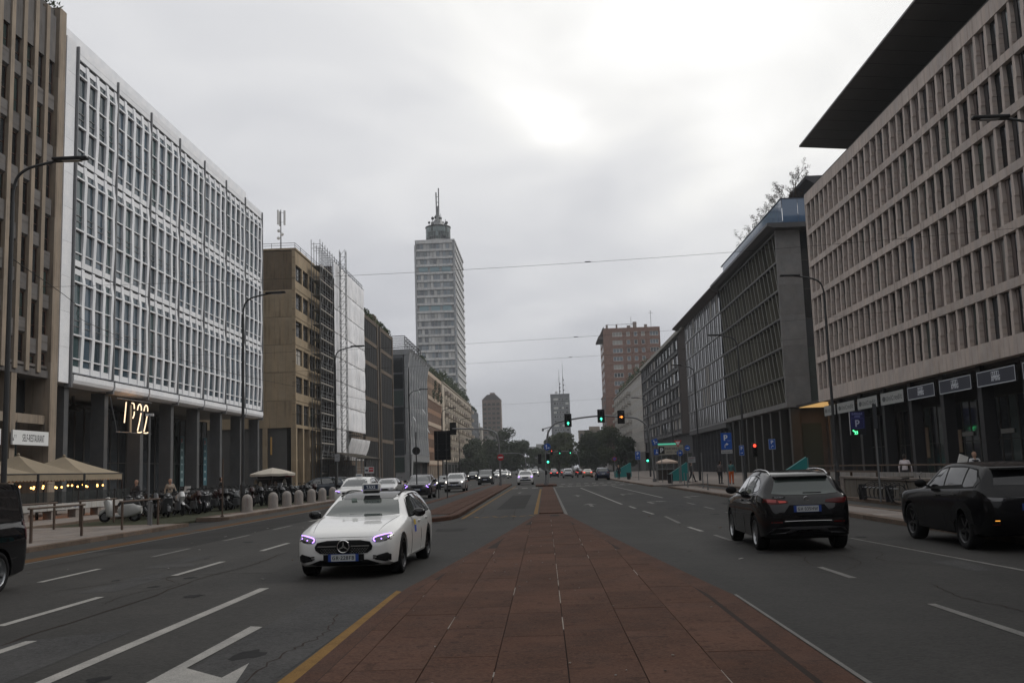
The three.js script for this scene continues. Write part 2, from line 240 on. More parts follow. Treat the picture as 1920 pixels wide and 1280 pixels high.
// median of red-brown slabs
const median = structure('median_pavement');
{
  const edgeL = z => z > -15.6 ? -2.27 : lerp(-2.27, -0.34, clamp((-15.6 - z) / 25, 0, 1) ** 0.9), edgeR = z => z > -14 ? 2.5 : lerp(2.5, 0.68, clamp((-14 - z) / 26, 0, 1) ** 0.95);
  const pl = [], prr = []; for (let z = 6; z >= -40; z -= 1) { pl.push([edgeL(z), z]); prr.push([edgeR(z), z]); }
  mesh(median, 'edge_band', flat([...pl, ...prr.reverse()], 0.012), M.redEdge[0]);
  const il = [], ir = []; for (let z = 6; z >= -39; z -= 1) { il.push([edgeL(z) + 0.2, z]); ir.push([edgeR(z) - 0.32, z]); } mesh(median, 'joint_bed', flat([...il, ...ir.reverse()], 0.016), M.grout);
  const W = 0.655, L = 1.72;
  for (let c = -4; c < 4; c++) { const x0 = 0.14 + c * W, x1 = x0 + W, off = ((c + 8) % 2) * 0.55 + rr(-0.15, 0.15);
    for (let k = 0; k < 34; k++) {
      let za = 4 + off - k * L, zb = za - L; if (zb < -39) break; const jl = rr(0.003, 0.006), jt = rr(0.002, 0.005), dy = rr(-0.002, 0.002);
      const cl = z => Math.max(x0, edgeL(z) + 0.22), cr = z => Math.min(x1, edgeR(z) - 0.34);
      if (cr(za) - cl(za) < 0.12 || cr(zb) - cl(zb) < 0.1) continue;
      const s = extr(poly([[cl(za) + jl, -za + jt], [cr(za) - jl, -za + jt], [cr(zb) - jl, -zb - jt], [cl(zb) + jl, -zb - jt]]), 0.012); s.rotateX(-Math.PI / 2);
      mesh(median, 'paving_slab', s, M.redSlab, [0, 0.018 + dy, 0]);
    }
    for (let k = 0; k < 12; k++) { const z = rr(-36, -7), l = rr(0.15, 0.9) * (c === 0 ? 2 : 1); if (x0 > edgeL(z - l) + 0.3 && x0 < edgeR(z - l) - 0.4 && (c === 0 || k < 5)) mesh(median, 'joint_mortar', bx(x0 - 0.006, 0.016, z - l, x0 + 0.006, 0.031, z), M.groutLight); }
  }
  for (let k = 0; k < 44; k++) box(median, 'paving_slab', M.redSlab, -0.3, 0, -40.05 - k * 1.3, 0.66, 0.05, -41.33 - k * 1.3);
  for (let i = 0; i < 50; i++) { const r = rr(0.006, 0.016); mesh(median, 'litter_scrap', new THREE.BoxGeometry(r * 2, 0.008, r), pick([M.paint, M.groutLight, M.rust]), [rr(-1.9, 2), 0.042, rr(-26, -8)], [0, rr(0, 3), 0]); }
}
const octa = (cx, z0, z1, w, c) => [[cx - w + c, z0], [cx + w - c, z0], [cx + w, z0 - c * 2], [cx + w, z1 + c * 2], [cx + w - c, z1], [cx - w + c, z1], [cx - w, z1 + c * 2], [cx - w, z0 - c * 2]];
function raised(parent, name, m, pts, y0, y1, bev = 0.02) { const g = extr(poly(pts.map(([x, z]) => [x, -z])), y1 - y0 - bev, bev); g.rotateX(-Math.PI / 2); return mesh(parent, name, g, m, [0, y0, 0]); }
{ const p = structure('refuge_island'); raised(p, 'kerb_ring', M.redEdge, octa(0.05, -99.6, -108, 1.05, 0.35), 0, 0.17); raised(p, 'fill', M.redSlab, octa(0.05, -99.9, -107.7, 0.8, 0.3), 0.1, 0.185); }
{ // island between the two oncoming carriageways
  const p = structure('traffic_island');
  const pts = [[-3.45, -39], [-3.62, -37.5], [-4.1, -36.4], [-4.8, -36.3], [-5.6, -37.4], [-6.3, -41], [-6.7, -50], [-6.65, -118], [-4.0, -118], [-3.9, -112], [-3.6, -60]];
  raised(p, 'kerb', M.redEdge, pts, 0, 0.15); const ins = (d) => pts.map(([x, z]) => [x + (x > -5 ? -d : d), z + (z > -40 ? -d * 1.2 : 0)]);
  raised(p, 'bed', M.asphaltPatch, ins(0.3), 0.1, 0.156);
  for (let k = 0; k < 62; k++) { const z0 = -38.9 - k * 1.25, z1 = z0 - 1.23, xr = lerp(-3.75, -4.2, clamp((-39 - z0) / 76, 0, 1)); box(p, 'paving_slab', M.redSlab, xr - 1.25, 0.13, z1, xr - 0.62, 0.17, z0); box(p, 'paving_slab', M.redSlab, xr - 0.6, 0.13, z1, xr, 0.17, z0); if (z0 < -46) box(p, 'edge_slab', M.redSlab, -6.5, 0.13, z1, -6.2, 0.17, z0); }
}
// pavements: bed + kerb stones + slabs near the camera
function pavement(name, x0, x1, z0, z1, kerbSides, slab) {
  const p = structure(name); box(p, 'bed', M.pave[1], x0 + 0.02, -0.05, z1 + 0.02, x1 - 0.02, 0.115, z0 - 0.02);
  for (const s of kerbSides) { const L = 1.2, horiz = s === 'z0' || s === 'z1', a = horiz ? x0 : z1, b = horiz ? x1 : z0, n = Math.min(150, Math.floor((b - a) / L)), st = (b - a) / n;
    for (let k = 0; k < n; k++) { const u = a + k * st + 0.006, v = a + (k + 1) * st - 0.006, dy = rr(-0.006, 0.006), top = 0.13 + dy;
      if (s === 'x0') box(p, 'kerb_stone', M.kerb, x0 - 0.02, -0.04, u, x0 + 0.28, top, v); if (s === 'x1') box(p, 'kerb_stone', M.kerb, x1 - 0.28, -0.04, u, x1 + 0.02, top, v);
      if (s === 'z1') box(p, 'kerb_stone', M.kerb, u, -0.04, z1 - 0.02, v, top - 0.003, z1 + 0.26); if (s === 'z0') box(p, 'kerb_stone', M.kerb, u, -0.04, z0 - 0.26, v, top - 0.003, z0 + 0.02); } }
  if (slab) { const [sx, sz, za, zb] = slab; for (let x = x0 + 0.3; x < x1 - 0.35 - sx * 0.4; x += sx) for (let z = za; z > zb; z -= sz) box(p, 'paving_slab', M.pave, x + 0.006, 0.1, z - sz + 0.006, Math.min(x + sx, x1 - 0.3) - 0.006, 0.125 + rr(-0.002, 0.002), z - 0.006); }
  return p;
}
pavement('left_pavement', -24.2, -14.05, 12, -39, ['x1', 'z1'], [1.6, 1.25, -24, -38.5]);
pavement('left_frontage_pavement', -36.5, -21.0, -39.02, -470, ['x1'], null);
pavement('left_frontage_corner', -36.5, -24.22, 12, -39, [], null);
pavement('left_kerb_strip', -15.5, -14.05, -44, -300, ['x1', 'z0', 'x0'], null);
{ const p = structure('moped_parking_ground'); box(p, 'bed', M.moss, -20.98, -0.05, -110, -15.52, 0.03, -39.05); box(p, 'bed', M.asphaltDark, -20.98, -0.05, -299, -15.52, 0.028, -110.02); }
pavement('right_divider_pavement', 9.37, 11.2, 12, -77, ['x0', 'x1', 'z1'], [0.9, 1.3, -24, -60]);
pavement('right_pavement', 13.05, 30.4, 12, -300, ['x0'], [1.5, 1.5, -30, -58]);
{ const p = structure('right_far_pavement'); box(p, 'bed', M.pave[0], 9.0, -0.05, -300, 13.03, 0.112, -84); for (let k = 0; k < 70; k++) box(p, 'kerb_stone', M.kerb, 8.72, -0.04, -84.2 - (k + 1) * 1.5, 9.02, 0.13, -84.21 - k * 1.5); box(p, 'bed', M.pave[2], 30.38, -0.05, -300, 46, 0.118, 12); }
{ const p = structure('left_side_ground'); box(p, 'bed', M.pave[1], -70, -0.05, -470, -36.52, 0.117, 12); }

// ------------------------------------------------------------------ buildings
// every building stands in its own frame: x runs along the street front (left to right seen from the street), y up, z out of the front
const leftB = (name, label, zNear, X = -31) => thing(name, label, 'building', [X, 0, zNear], Math.PI / 2);
const rightB = (name, label, zFar, X = 31) => thing(name, label, 'building', [X, 0, zFar], -Math.PI / 2);
function holeWall(b, name, m, u0, v0, u1, v1, t, holes, p, r) {   // wall of thickness t with real openings, front face at z = 0
  const s = poly([[u0, v0], [u1, v0], [u1, v1], [u0, v1]]);
  for (const [a, c, d, e] of holes) { const h = new THREE.Path(); h.moveTo(a, c); h.lineTo(a, e); h.lineTo(d, e); h.lineTo(d, c); h.closePath(); s.holes.push(h); }
  const g = extr(s, t); g.translate(0, 0, -t); return mesh(b, name, g, m, p, r);
}
function win(b, m, fm, u0, v0, u1, v1, w = -0.25, fr = 0.06, nMull = 0, bars = 0) {   // glazed window: frame with pane as its sub-part
  const gs = [bx(u0, v0, w - 0.03, u0 + fr, v1, w + 0.05), bx(u1 - fr, v0, w - 0.03, u1, v1, w + 0.05), bx(u0 + fr, v0, w - 0.03, u1 - fr, v0 + fr, w + 0.05), bx(u0 + fr, v1 - fr, w - 0.03, u1 - fr, v1, w + 0.05)];
  for (let k = 1; k <= nMull; k++) { const x = lerp(u0, u1, k / (nMull + 1)); gs.push(bx(x - fr / 2, v0 + fr, w - 0.03, x + fr / 2, v1 - fr, w + 0.04)); }
  if (bars) gs.push(bx(u0 + fr, v0 + (v1 - v0) * bars, w - 0.025, u1 - fr, v0 + (v1 - v0) * bars + fr * 0.8, w + 0.035));
  const f = mesh(b, 'window', merge(gs), fm); box(f, 'pane', m, u0 + fr * 0.5, v0 + fr * 0.5, w - 0.015, u1 - fr * 0.5, v1 - fr * 0.5, w + 0.005); return f;
}
const GL = [M.glass, phys([0.03, 0.035, 0.04], { roughness: 0.07, ior: 1.5 }), phys([0.012, 0.014, 0.016], { roughness: 0.1, ior: 1.5 }), M.glassGreen];
const BLIND = surf([0.36, 0.34, 0.31], 'metal', 1), frameDark = surf([0.05, 0.045, 0.04], null, 1, { roughness: 0.5 }), frameWhite = surf([0.6, 0.6, 0.58]), frameRed = surf([0.06, 0.03, 0.022], null, 1, { roughness: 0.5 });
// leafy mass: many small leaf faces; centres given as ellipsoid clumps
function leaves(clumps, n, size, sd) {
  const pos = [], nor = []; let k0 = seed; seed = sd;
  const tot = clumps.reduce((s, c) => s + c[3] * c[4] * c[5], 0);
  for (const [cx, cy, cz, rx, ry, rz] of clumps) { const m = Math.max(4, Math.round(n * rx * ry * rz / tot));
    for (let i = 0; i < m; i++) {
      let x, y, z, q; do { x = rr(-1, 1); y = rr(-1, 1); z = rr(-1, 1); q = x * x + y * y + z * z; } while (q > 1 || q < 0.12 * rnd());
      const P = new THREE.Vector3(cx + x * rx, cy + y * ry, cz + z * rz), a = new THREE.Vector3(rr(-1, 1), rr(-1, 1), rr(-1, 1)).normalize(), c = new THREE.Vector3(rr(-1, 1), rr(-0.6, 0.6), rr(-1, 1)).cross(a).normalize(), s = size * rr(0.6, 1.4), nn = a.clone().cross(c);
      const A = P.clone().addScaledVector(a, s), B = P.clone().addScaledVector(c, s * 0.5), C = P.clone().addScaledVector(a, -s), Dd = P.clone().addScaledVector(c, -s * 0.5);
      for (const v of [A, B, C, A, C, Dd]) { pos.push(v.x, v.y, v.z); nor.push(nn.x, nn.y, nn.z); }
    } }
  seed = k0; const g = new THREE.BufferGeometry(); g.setAttribute('position', new THREE.Float32BufferAttribute(pos, 3)); g.setAttribute('normal', new THREE.Float32BufferAttribute(nor, 3)); return g;
}

// --- ribbed stone building at the left edge
const STONE1 = variants([0.30, 0.25, 0.20], 'weather', 4, 3, 0.07, { bump: 0.002 }), PAN1 = variants([0.155, 0.145, 0.14], 'weather', 3, 3, 0.12, { bump: 0.002 });
{
  const b = leftB('ribbed_office_building', 'beige ribbed stone office block with recessed slit windows at left edge', -41); const U = z => -41 - z, uE = U(-62.2);
  box(b, 'wall', PAN1, 0, 8.9, -14, uE, 32.2, -0.42); box(b, 'end_pier', STONE1, uE - 0.9, 0.1, -2, uE, 33.1, 0.04);
  const zs = []; for (let z = -61.3; z < -42; z += 1.37) zs.push(z);
  for (const z of zs) { const u = U(z); if (z > -61) box(b, 'pier', STONE1, u - 0.21, 8.7, -0.6, u + 0.21, 32.6, 0.0);
    let y = 31.9 - rr(0, 0.9); box(b, 'spandrel_panel', PAN1, u + 0.215 - 1.37, y - 2.3, -0.4, u - 0.215, 32.3, -0.1); y -= 2.3;
    while (y > 9.6) { const h = pick([1.55, 2.1, 2.25]), s = rr(0.95, 1.35), yb = Math.max(9.2, y - h); win(b, GL, frameRed, u + 0.22 - 1.37, yb, u - 0.22, y, -0.3, 0.05, 0, 0.35); const g = Math.max(8.9, yb - s); 
      const sg = extr(poly([[0, g + 0.12], [-0.14, g], [-0.3, g], [-0.3, yb - 0.02], [0, yb - 0.02]]), 0.93); mesh(b, 'spandrel_panel', sg, PAN1, [u - 0.215, 0, -0.1], [0, -Math.PI / 2, 0]); y = g - 0.02; } }
  // open ground floor under the slab
  box(b, 'soffit', PAN1[0], 0, 8.45, -10, uE - 0.9, 8.9, -0.1);
  for (const u of [0.4, 5.8, 11.1, 16.3]) box(b, 'column', STONE1, u - 0.3, 0.1, -0.85, u + 0.3, 8.45, -0.12);
  for (const [a, c] of [[0.7, 5.5], [6.1, 10.8], [11.4, 16.0], [16.6, uE - 0.9]]) { box(b, 'lintel', STONE1, a, 5.55, -0.7, c, 6.1, -0.22); win(b, M.glass, frameDark, a, 0.12, c, 5.54, -2.6, 0.08, 3, 0.55); win(b, GL, frameDark, a, 6.12, c, 8.44, -1.6, 0.08, 2); }
  const plant = mesh(b, 'roof_shrub', leaves([[uE - 1.9, 33.4, -0.6, 1.3, 0.9, 0.5], [uE - 1.5, 34.4, -0.5, 0.8, 0.8, 0.4], [uE - 3.4, 33.1, -0.7, 1.2, 0.5, 0.5], [uE + 0.25, 33.5, -0.6, 0.4, 0.6, 0.3], [uE - 2.7, 34.6, -0.6, 0.4, 0.6, 0.3]], 460, 0.12, 71), M.leaf); box(b, 'planter', PAN1[0], uE - 5, 32.2, -1.3, uE - 0.95, 32.9, -0.3);
}
{ const s = thing('restaurant_sign', 'white SELF-RESTAURANT sign hung under the ribbed stone block', 'sign', [-30.85, 4.62, -58.95], Math.PI / 2); box(s, 'board', M.white, -2.1, -0.43, -0.1, 2.1, 0.43, 0);
  panel(s, 'lettering', canvasMat(1024, 212, (x, w, h) => { x.fillStyle = '#d4d6d6'; x.fillRect(0, 0, w, h); txt(x, 'SELF-RESTAURANT', 580, 110, 150, '#23262c', 'bold', 'sans-serif', 640); txt(x, '11', 66, 92, 70, '#6a6c70'); x.fillStyle = '#33363c'; x.beginPath(); x.moveTo(0, 90); x.lineTo(34, 150); x.lineTo(0, 160); x.fill(); }), 4.16, 0.84, [0, 0, 0.006]); for (const u of [-1.6, 1.6]) mesh(s, 'hanger', rod([u, 0.43, -0.05], [u, 1.0, -0.05], 0.02), M.dark); }
{ const s = thing('shop_sign', 'white sign board cut off by the left edge behind the lamp post', 'sign', [-30.85, 4.6, -54.1], Math.PI / 2); box(s, 'board', M.white, -1.9, -0.45, -0.1, 1.5, 0.45, 0); for (const u of [-1.4, 1.2]) mesh(s, 'hanger', rod([u, 0.45, -0.05], [u, 1.0, -0.05], 0.02), M.dark); }

// --- white gridded building on tall columns
{
  const b = leftB('white_grid_building', 'white gridded office block with faceted ribs raised on tall grey columns', -62.35); const Z0 = -62.35, U = z => Z0 - z, P0 = U(-63.9), BAY = 6.357, MOD = BAY / 4, uE = P0 + 7 * BAY;
  const WH = variants([0.79, 0.80, 0.825], 'plaster', 3, 3, 0.04), FIN = surf([0.19, 0.195, 0.205], 'metal', 2, { roughness: 0.5 }), DK = surf([0.06, 0.062, 0.066], 'metal', 2), CO = variants([0.105, 0.107, 0.11], 'concrete', 3, 2, 0.06);
  const GP = [phys([0.06, 0.09, 0.12], { roughness: 0.05, ior: 1.5 }), phys([0.045, 0.07, 0.09], { roughness: 0.07, ior: 1.5 }), phys([0.03, 0.045, 0.056], { roughness: 0.08, ior: 1.45 }), phys([0.045, 0.075, 0.08], { roughness: 0.05, ior: 1.5 }), phys([0.10, 0.125, 0.145], { roughness: 0.12, ior: 1.5 })];
  box(b, 'wall', DK, 0.1, 8.9, -16, uE + 0.2, 30.6, -0.4);
  for (let k = 0; k < 10; k++) box(b, 'end_panel', WH, 0.08, 8.35 + k * 2.335, -0.55, P0 - 0.14, 8.35 + (k + 1) * 2.335 - 0.015, 0.0);
  const pier = y => { const p = [[-0.3, y], [0.03, y], [0.05, y + 0.5], [0.13, y + 2.5], [0.08, y + 4.6], [0.13, y + 6.1], [0.05, y + 6.7], [0.03, y + 7.1], [-0.3, y + 7.1]]; const g = extr(poly(p), 0.40); g.rotateY(-Math.PI / 2); return g; };
  const pierG = [9.13, 16.31, 23.49].map(pier);
  [9.13, 16.31, 23.49].forEach((B, bi) => {
    for (let k = 0; k < 7; k++) { const u0 = P0 + k * BAY + 0.08, u1 = P0 + (k + 1) * BAY - 0.08;
      for (const [dy, d, t] of [[0.93, 0.03, 0.08], [2.5, 0.12, 0.11], [4.58, 0.06, 0.08], [6.08, 0.12, 0.11]]) box(b, 'ledge', WH, u0, B + dy - t / 2, -0.25, u1, B + dy + t / 2, d);
      box(b, 'joint_channel', DK, u0, B + 7.1, -0.35, u1, B + 7.2, -0.06);
      for (let q = 0; q < 4; q++) { const a = P0 + k * BAY + q * MOD;
        mesh(b, 'rib', pierG[bi], WH, [a + MOD + (q === 3 ? -0.085 : 0.14), 0, 0]);
        const w0 = a + (q === 0 ? 0.09 : 0.15), w1 = a + MOD - (q === 3 ? 0.495 : 0.27);
        box(b, 'window_pane', GP, w0, B + 0.3, -0.2, w1, B + 6.7, -0.07);
        box(b, 'sill_panel', WH, w0, B + 0.02, -0.3, w1, B + 0.42, -0.01); box(b, 'header_panel', WH, w0, B + 6.62, -0.3, w1, B + 7.0, -0.01);
        mesh(b, 'guard_rail', merge([bx(w0, B + 3.1, -0.06, w1, B + 3.15, -0.02), bx(w0, B + 3.5, -0.06, w1, B + 3.55, -0.02)]), M.galv);
      } } });
  for (let k = 0; k <= 7; k++) { const u = P0 + k * BAY; box(b, 'fin', FIN, u - 0.06, 8.1, -0.35, u + 0.06, 31.5, 0.17); box(b, 'column', CO, u - 0.28 + (k ? 0 : 0.35), 0.1, -1.35, u + 0.32 + (k ? 0 : 0.35), 8.2, -0.35); box(b, 'column_channel', M.galv, u + 0.36 + (k ? 0 : 0.35), 0.1, -1.05, u + 0.44 + (k ? 0 : 0.35), 8.2, -0.5); }
  for (let k = 0; k < 7; k++) { const u0 = P0 + k * BAY + 0.15, u1 = u0 + BAY - 0.3; box(b, 'parapet_panel', WH, u0, 30.72, -0.6, u1, 31.1, 0.05); box(b, 'parapet_panel', WH, u0, 31.12, -0.6, u1, 31.55, 0.05); const g = extr(poly([[-0.9, 8.95], [0.22, 8.95], [0.24, 8.6], [0.16, 8.38], [0, 8.28], [-0.9, 8.28]]), u1 - u0); g.rotateY(-Math.PI / 2); mesh(b, 'base_cornice', g, WH, [u1, 0, 0]); }
  box(b, 'roof_glazing', phys([0.35, 0.36, 0.40], { roughness: 0.15, ior: 1.5 }), 0.2, 31.56, -1.0, uE, 32.3, -0.95); for (let k = 0; k < 30; k++) box(b, 'glazing_post', M.galv, 0.3 + k * 1.55, 31.56, -0.93, 0.36 + k * 1.55, 32.32, -0.88); box(b, 'roof_storey', WH, 0.2, 31.0, -14, uE, 33.9, -1.75);
  for (let k = 0; k < 9; k++) mesh(b, 'roof_grass', leaves([[1 + k * 2.4 + rr(-0.7, 0.7), 32.6, -1.9, 0.3, 0.6, 0.15]], 26, 0.09, 300 + k), M.leaf);
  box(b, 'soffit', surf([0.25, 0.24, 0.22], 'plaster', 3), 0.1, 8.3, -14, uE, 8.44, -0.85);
  for (let k = 0; k < 7; k++) for (let q = 0; q < 4; q++) { const a = P0 + 0.6 + k * BAY + q * MOD; if (k === 6 && q > 1) continue; win(b, GL, frameDark, a, 0.14, a + MOD - 0.03, 7.9, -5.2, 0.07, 0, 0.42); }
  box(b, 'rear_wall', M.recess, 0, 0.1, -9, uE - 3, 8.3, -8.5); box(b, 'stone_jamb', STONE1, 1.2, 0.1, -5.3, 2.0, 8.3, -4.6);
  for (const z of [-74.8, -87.7, -94.4, -100.8]) { const u = U(z) - 2; mesh(b, 'pendant_lamp', merge([rod([u, 8.3, -4], [u, 7.6, -4], 0.12, 10), T(new THREE.CylinderGeometry(0.14, 0.42, 0.4, 16, 1, true), u, 7.45, -4), T(new THREE.CylinderGeometry(0.42, 0.42, 0.07, 16), u, 7.22, -4)]), M.dark); }
  // printed window banners, teal and grey
  for (const [u, s, c] of [[U(-97.5), 'OFFICES', '#3f5b60'], [U(-104.2), 'BUSINESS', '#2c5a66']]) { box(b, 'banner_board', M.dark, u - 0.55, 1.2, -4.85, u + 0.55, 6.2, -4.8); panel(b, 'banner_print', canvasMat(128, 512, (x, w, h) => { x.fillStyle = c; x.fillRect(0, 0, w, h); x.fillStyle = '#8fa0a4'; for (let i = 0; i < 6; i++) x.fillRect(24, 60 + i * 74, 60 + (i * 31) % 30, 14 + (i % 3) * 8); x.fillStyle = '#8a3038'; x.fillRect(30, 30, 34, 40); }), 1.08, 4.96, [u, 3.7, -4.79]); }
}
{ // neon sign: P and two 2s as bent glowing tubes on a rail
  const s = thing('neon_sign', 'glowing neon sign P22 on rails between the tall grey columns', 'sign', [-30.2, 0, -70.3], Math.PI / 2);
  const lit = emit([1, 0.74, 0.48], 1.7), half = emit([0.5, 0.36, 0.22], 0.35); const w = 5.0; // x 0..5 to the right, y 5.3..7.6
  for (const [a, c] of [[7.75, 7.8], [5.35, 5.4]]) mesh(s, 'rail', rod([-0.9, a, -0.05], [w + 0.4, c, -0.05], 0.05, 8), M.pole); for (const u of [-0.7, w + 0.2]) mesh(s, 'bracket', rod([u, 5.3, -0.05], [u, 7.9, -0.6], 0.04), M.pole);
  const t = (n, p, r, m) => mesh(s, n, tube(p, r, 20, 8), m);
  t('letter_tube', [[0.55, 7.55, 0.05], [0.42, 6.8, 0.05], [0.28, 6.05, 0.05]], 0.042, lit); t('letter_stem', [[1.5, 7.4, 0], [1.5, 6.2, 0], [1.5, 5.4, 0]], 0.07, half);
  t('letter_tube', [[1.55, 7.55, 0.05], [1.9, 7.5, 0.05], [2.0, 7.15, 0.05]], 0.042, lit); t('letter_tube', [[2.0, 6.95, 0.05], [1.95, 6.7, 0.05], [1.75, 6.45, 0.05]], 0.042, lit);
  for (const o of [2.65, 3.85]) { t('letter_tube', [[o - 0.08, 7.1, 0.05], [o + 0.06, 7.4, 0.05], [o + 0.32, 7.55, 0.05], [o + 0.58, 7.4, 0.05], [o + 0.64, 7.1, 0.05]], 0.042, lit); t('letter_tube', [[o + 0.58, 6.9, 0.05], [o + 0.3, 6.2, 0.05], [o - 0.02, 5.56, 0.05]], 0.042, lit); t('letter_tube', [[o + 0.0, 5.45, 0.05], [o + 0.3, 5.44, 0.05], [o + 0.55, 5.46, 0.05], [o + 0.72, 5.5, 0.05]], 0.042, lit); }
  const L = new THREE.PointLight(0xffb878, 3, 8, 2); L.position.set(2.6, 6.5, 0.5); L.castShadow = true; s.add(L);
}

// --- beige block with bare gable
{
  const b = leftB('beige_office_block', 'beige rendered office block with a bare stained gable and three window columns', -123.5);
  const BE = variants([0.34, 0.27, 0.185], 'weather', 6, 3, 0.05, { bump: 0.002 }), DKP = surf([0.085, 0.07, 0.055], 'weather', 5);
  const rows = [[26.65, 28.75], [23.0, 25.1], [19.45, 21.5], [15.9, 17.95], [12.3, 14.4], [8.3, 10.9]], colsW = [[0.3, 3.6], [4.2, 7.2], [7.8, 10.9], [11.4, 14.3]];
  const holes = []; for (const [a, c] of rows) for (const [d, e] of colsW) holes.push([d, a, e, c]);
  holeWall(b, 'front_wall', BE[1], 0, 7.9, 14.6, 30.6, 0.4, holes); for (const [d, a, e, c] of holes) win(b, rnd() < 0.35 ? [BLIND, ...GL] : GL, frameDark, d, a, e, c, -0.25, 0.07, 1, 0.62);
  for (const y of [25.55, 21.95, 18.4, 14.85, 11.3]) box(b, 'string_course', BE, 0.01, y, -0.02, 14.6, y + 0.12, 0.05);
  box(b, 'wall', DKP, 0.5, 7.9, -17, 14.6, 30.4, -0.42);
  const gy = [7.9, 11.3, 14.85, 18.4, 21.95, 25.5, 30.5]; for (let k = 0; k < 6; k++) box(b, 'gable_panel', k === 5 ? surf([0.15, 0.115, 0.08], 'weather', 4.1) : BE, 0.02, gy[k] + 0.02, -17, 0.48, gy[k + 1] - 0.02, -0.41);
  box(b, 'roof_slab', BE[0], -0.05, 30.6, -17, 14.6, 30.85, 0.12); mesh(b, 'roof_railing', merge([rod([0, 31.5, 0], [14.5, 31.5, 0], 0.03), rod([0, 31.2, 0], [14.5, 31.2, 0], 0.025), rod([0, 31.5, 0], [0, 31.5, -16], 0.03), rod([0, 31.2, 0], [0, 31.2, -16], 0.025), ...[0, 3, 6, 9, 12, 14.4].map(u => rod([u, 30.8, 0], [u, 31.5, 0], 0.03)), ...[3, 6, 9, 12].map(u => rod([0, 30.8, -u], [0, 31.5, -u], 0.03))]), M.dark);
  for (const u of [0.3, 3.9, 7.5, 11.1, 14.3]) box(b, 'ground_pier', BE, u - 0.3, 0.1, -0.6, u + 0.3, 7.9, 0.05); for (let k = 0; k < 4; k++) { const a = 0.62 + k * 3.6; for (let q = 0; q < 2; q++) win(b, GL, BE[0], a + q * 1.5, 0.4, a + q * 1.5 + 1.45, 7.6, -0.6, 0.12, 0, 0.48); }
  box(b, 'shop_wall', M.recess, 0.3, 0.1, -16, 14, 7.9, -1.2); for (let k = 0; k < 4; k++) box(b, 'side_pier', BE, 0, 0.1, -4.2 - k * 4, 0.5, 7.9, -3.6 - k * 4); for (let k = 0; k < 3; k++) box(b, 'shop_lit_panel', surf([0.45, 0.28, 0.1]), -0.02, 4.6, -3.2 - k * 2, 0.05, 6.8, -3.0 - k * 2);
}
{ const a = thing('roof_antenna', 'cluster of panel antennas on a mast on the beige roof', 'antenna', [-34, 30.85, -128]); mesh(a, 'mast', rod([0, 0, 0], [0, 6.3, 0], 0.09, 8, 0.06), M.galv); for (let k = 0; k < 3; k++) { const t = k * 2.1; mesh(a, 'panel', T(new RoundedBoxGeometry(0.28, 2.0, 0.18, 2, 0.05), Math.cos(t) * 0.5, 5.2, Math.sin(t) * 0.5, 0, -t, 0), M.white); mesh(a, 'arm', merge([rod([0, 5.9, 0], [Math.cos(t) * 0.45, 5.9, Math.sin(t) * 0.45], 0.025), rod([0, 4.6, 0], [Math.cos(t) * 0.45, 4.6, Math.sin(t) * 0.45], 0.025)]), M.galv); } for (const [y, x] of [[2.9, 0.25], [2.4, -0.25], [3.4, -0.2]]) mesh(a, 'dish', T(new THREE.SphereGeometry(0.28, 12, 6, 0, 6.29, 0, 1.0), x, y, 0.1, Math.PI / 2, 0, 0), M.white); mesh(a, 'ladder', merge([...Array(9)].map((_, k) => rod([-0.15, 0.4 + k * 0.35, 0.12], [0.15, 0.4 + k * 0.35, 0.12], 0.012, 4))), M.galv); }

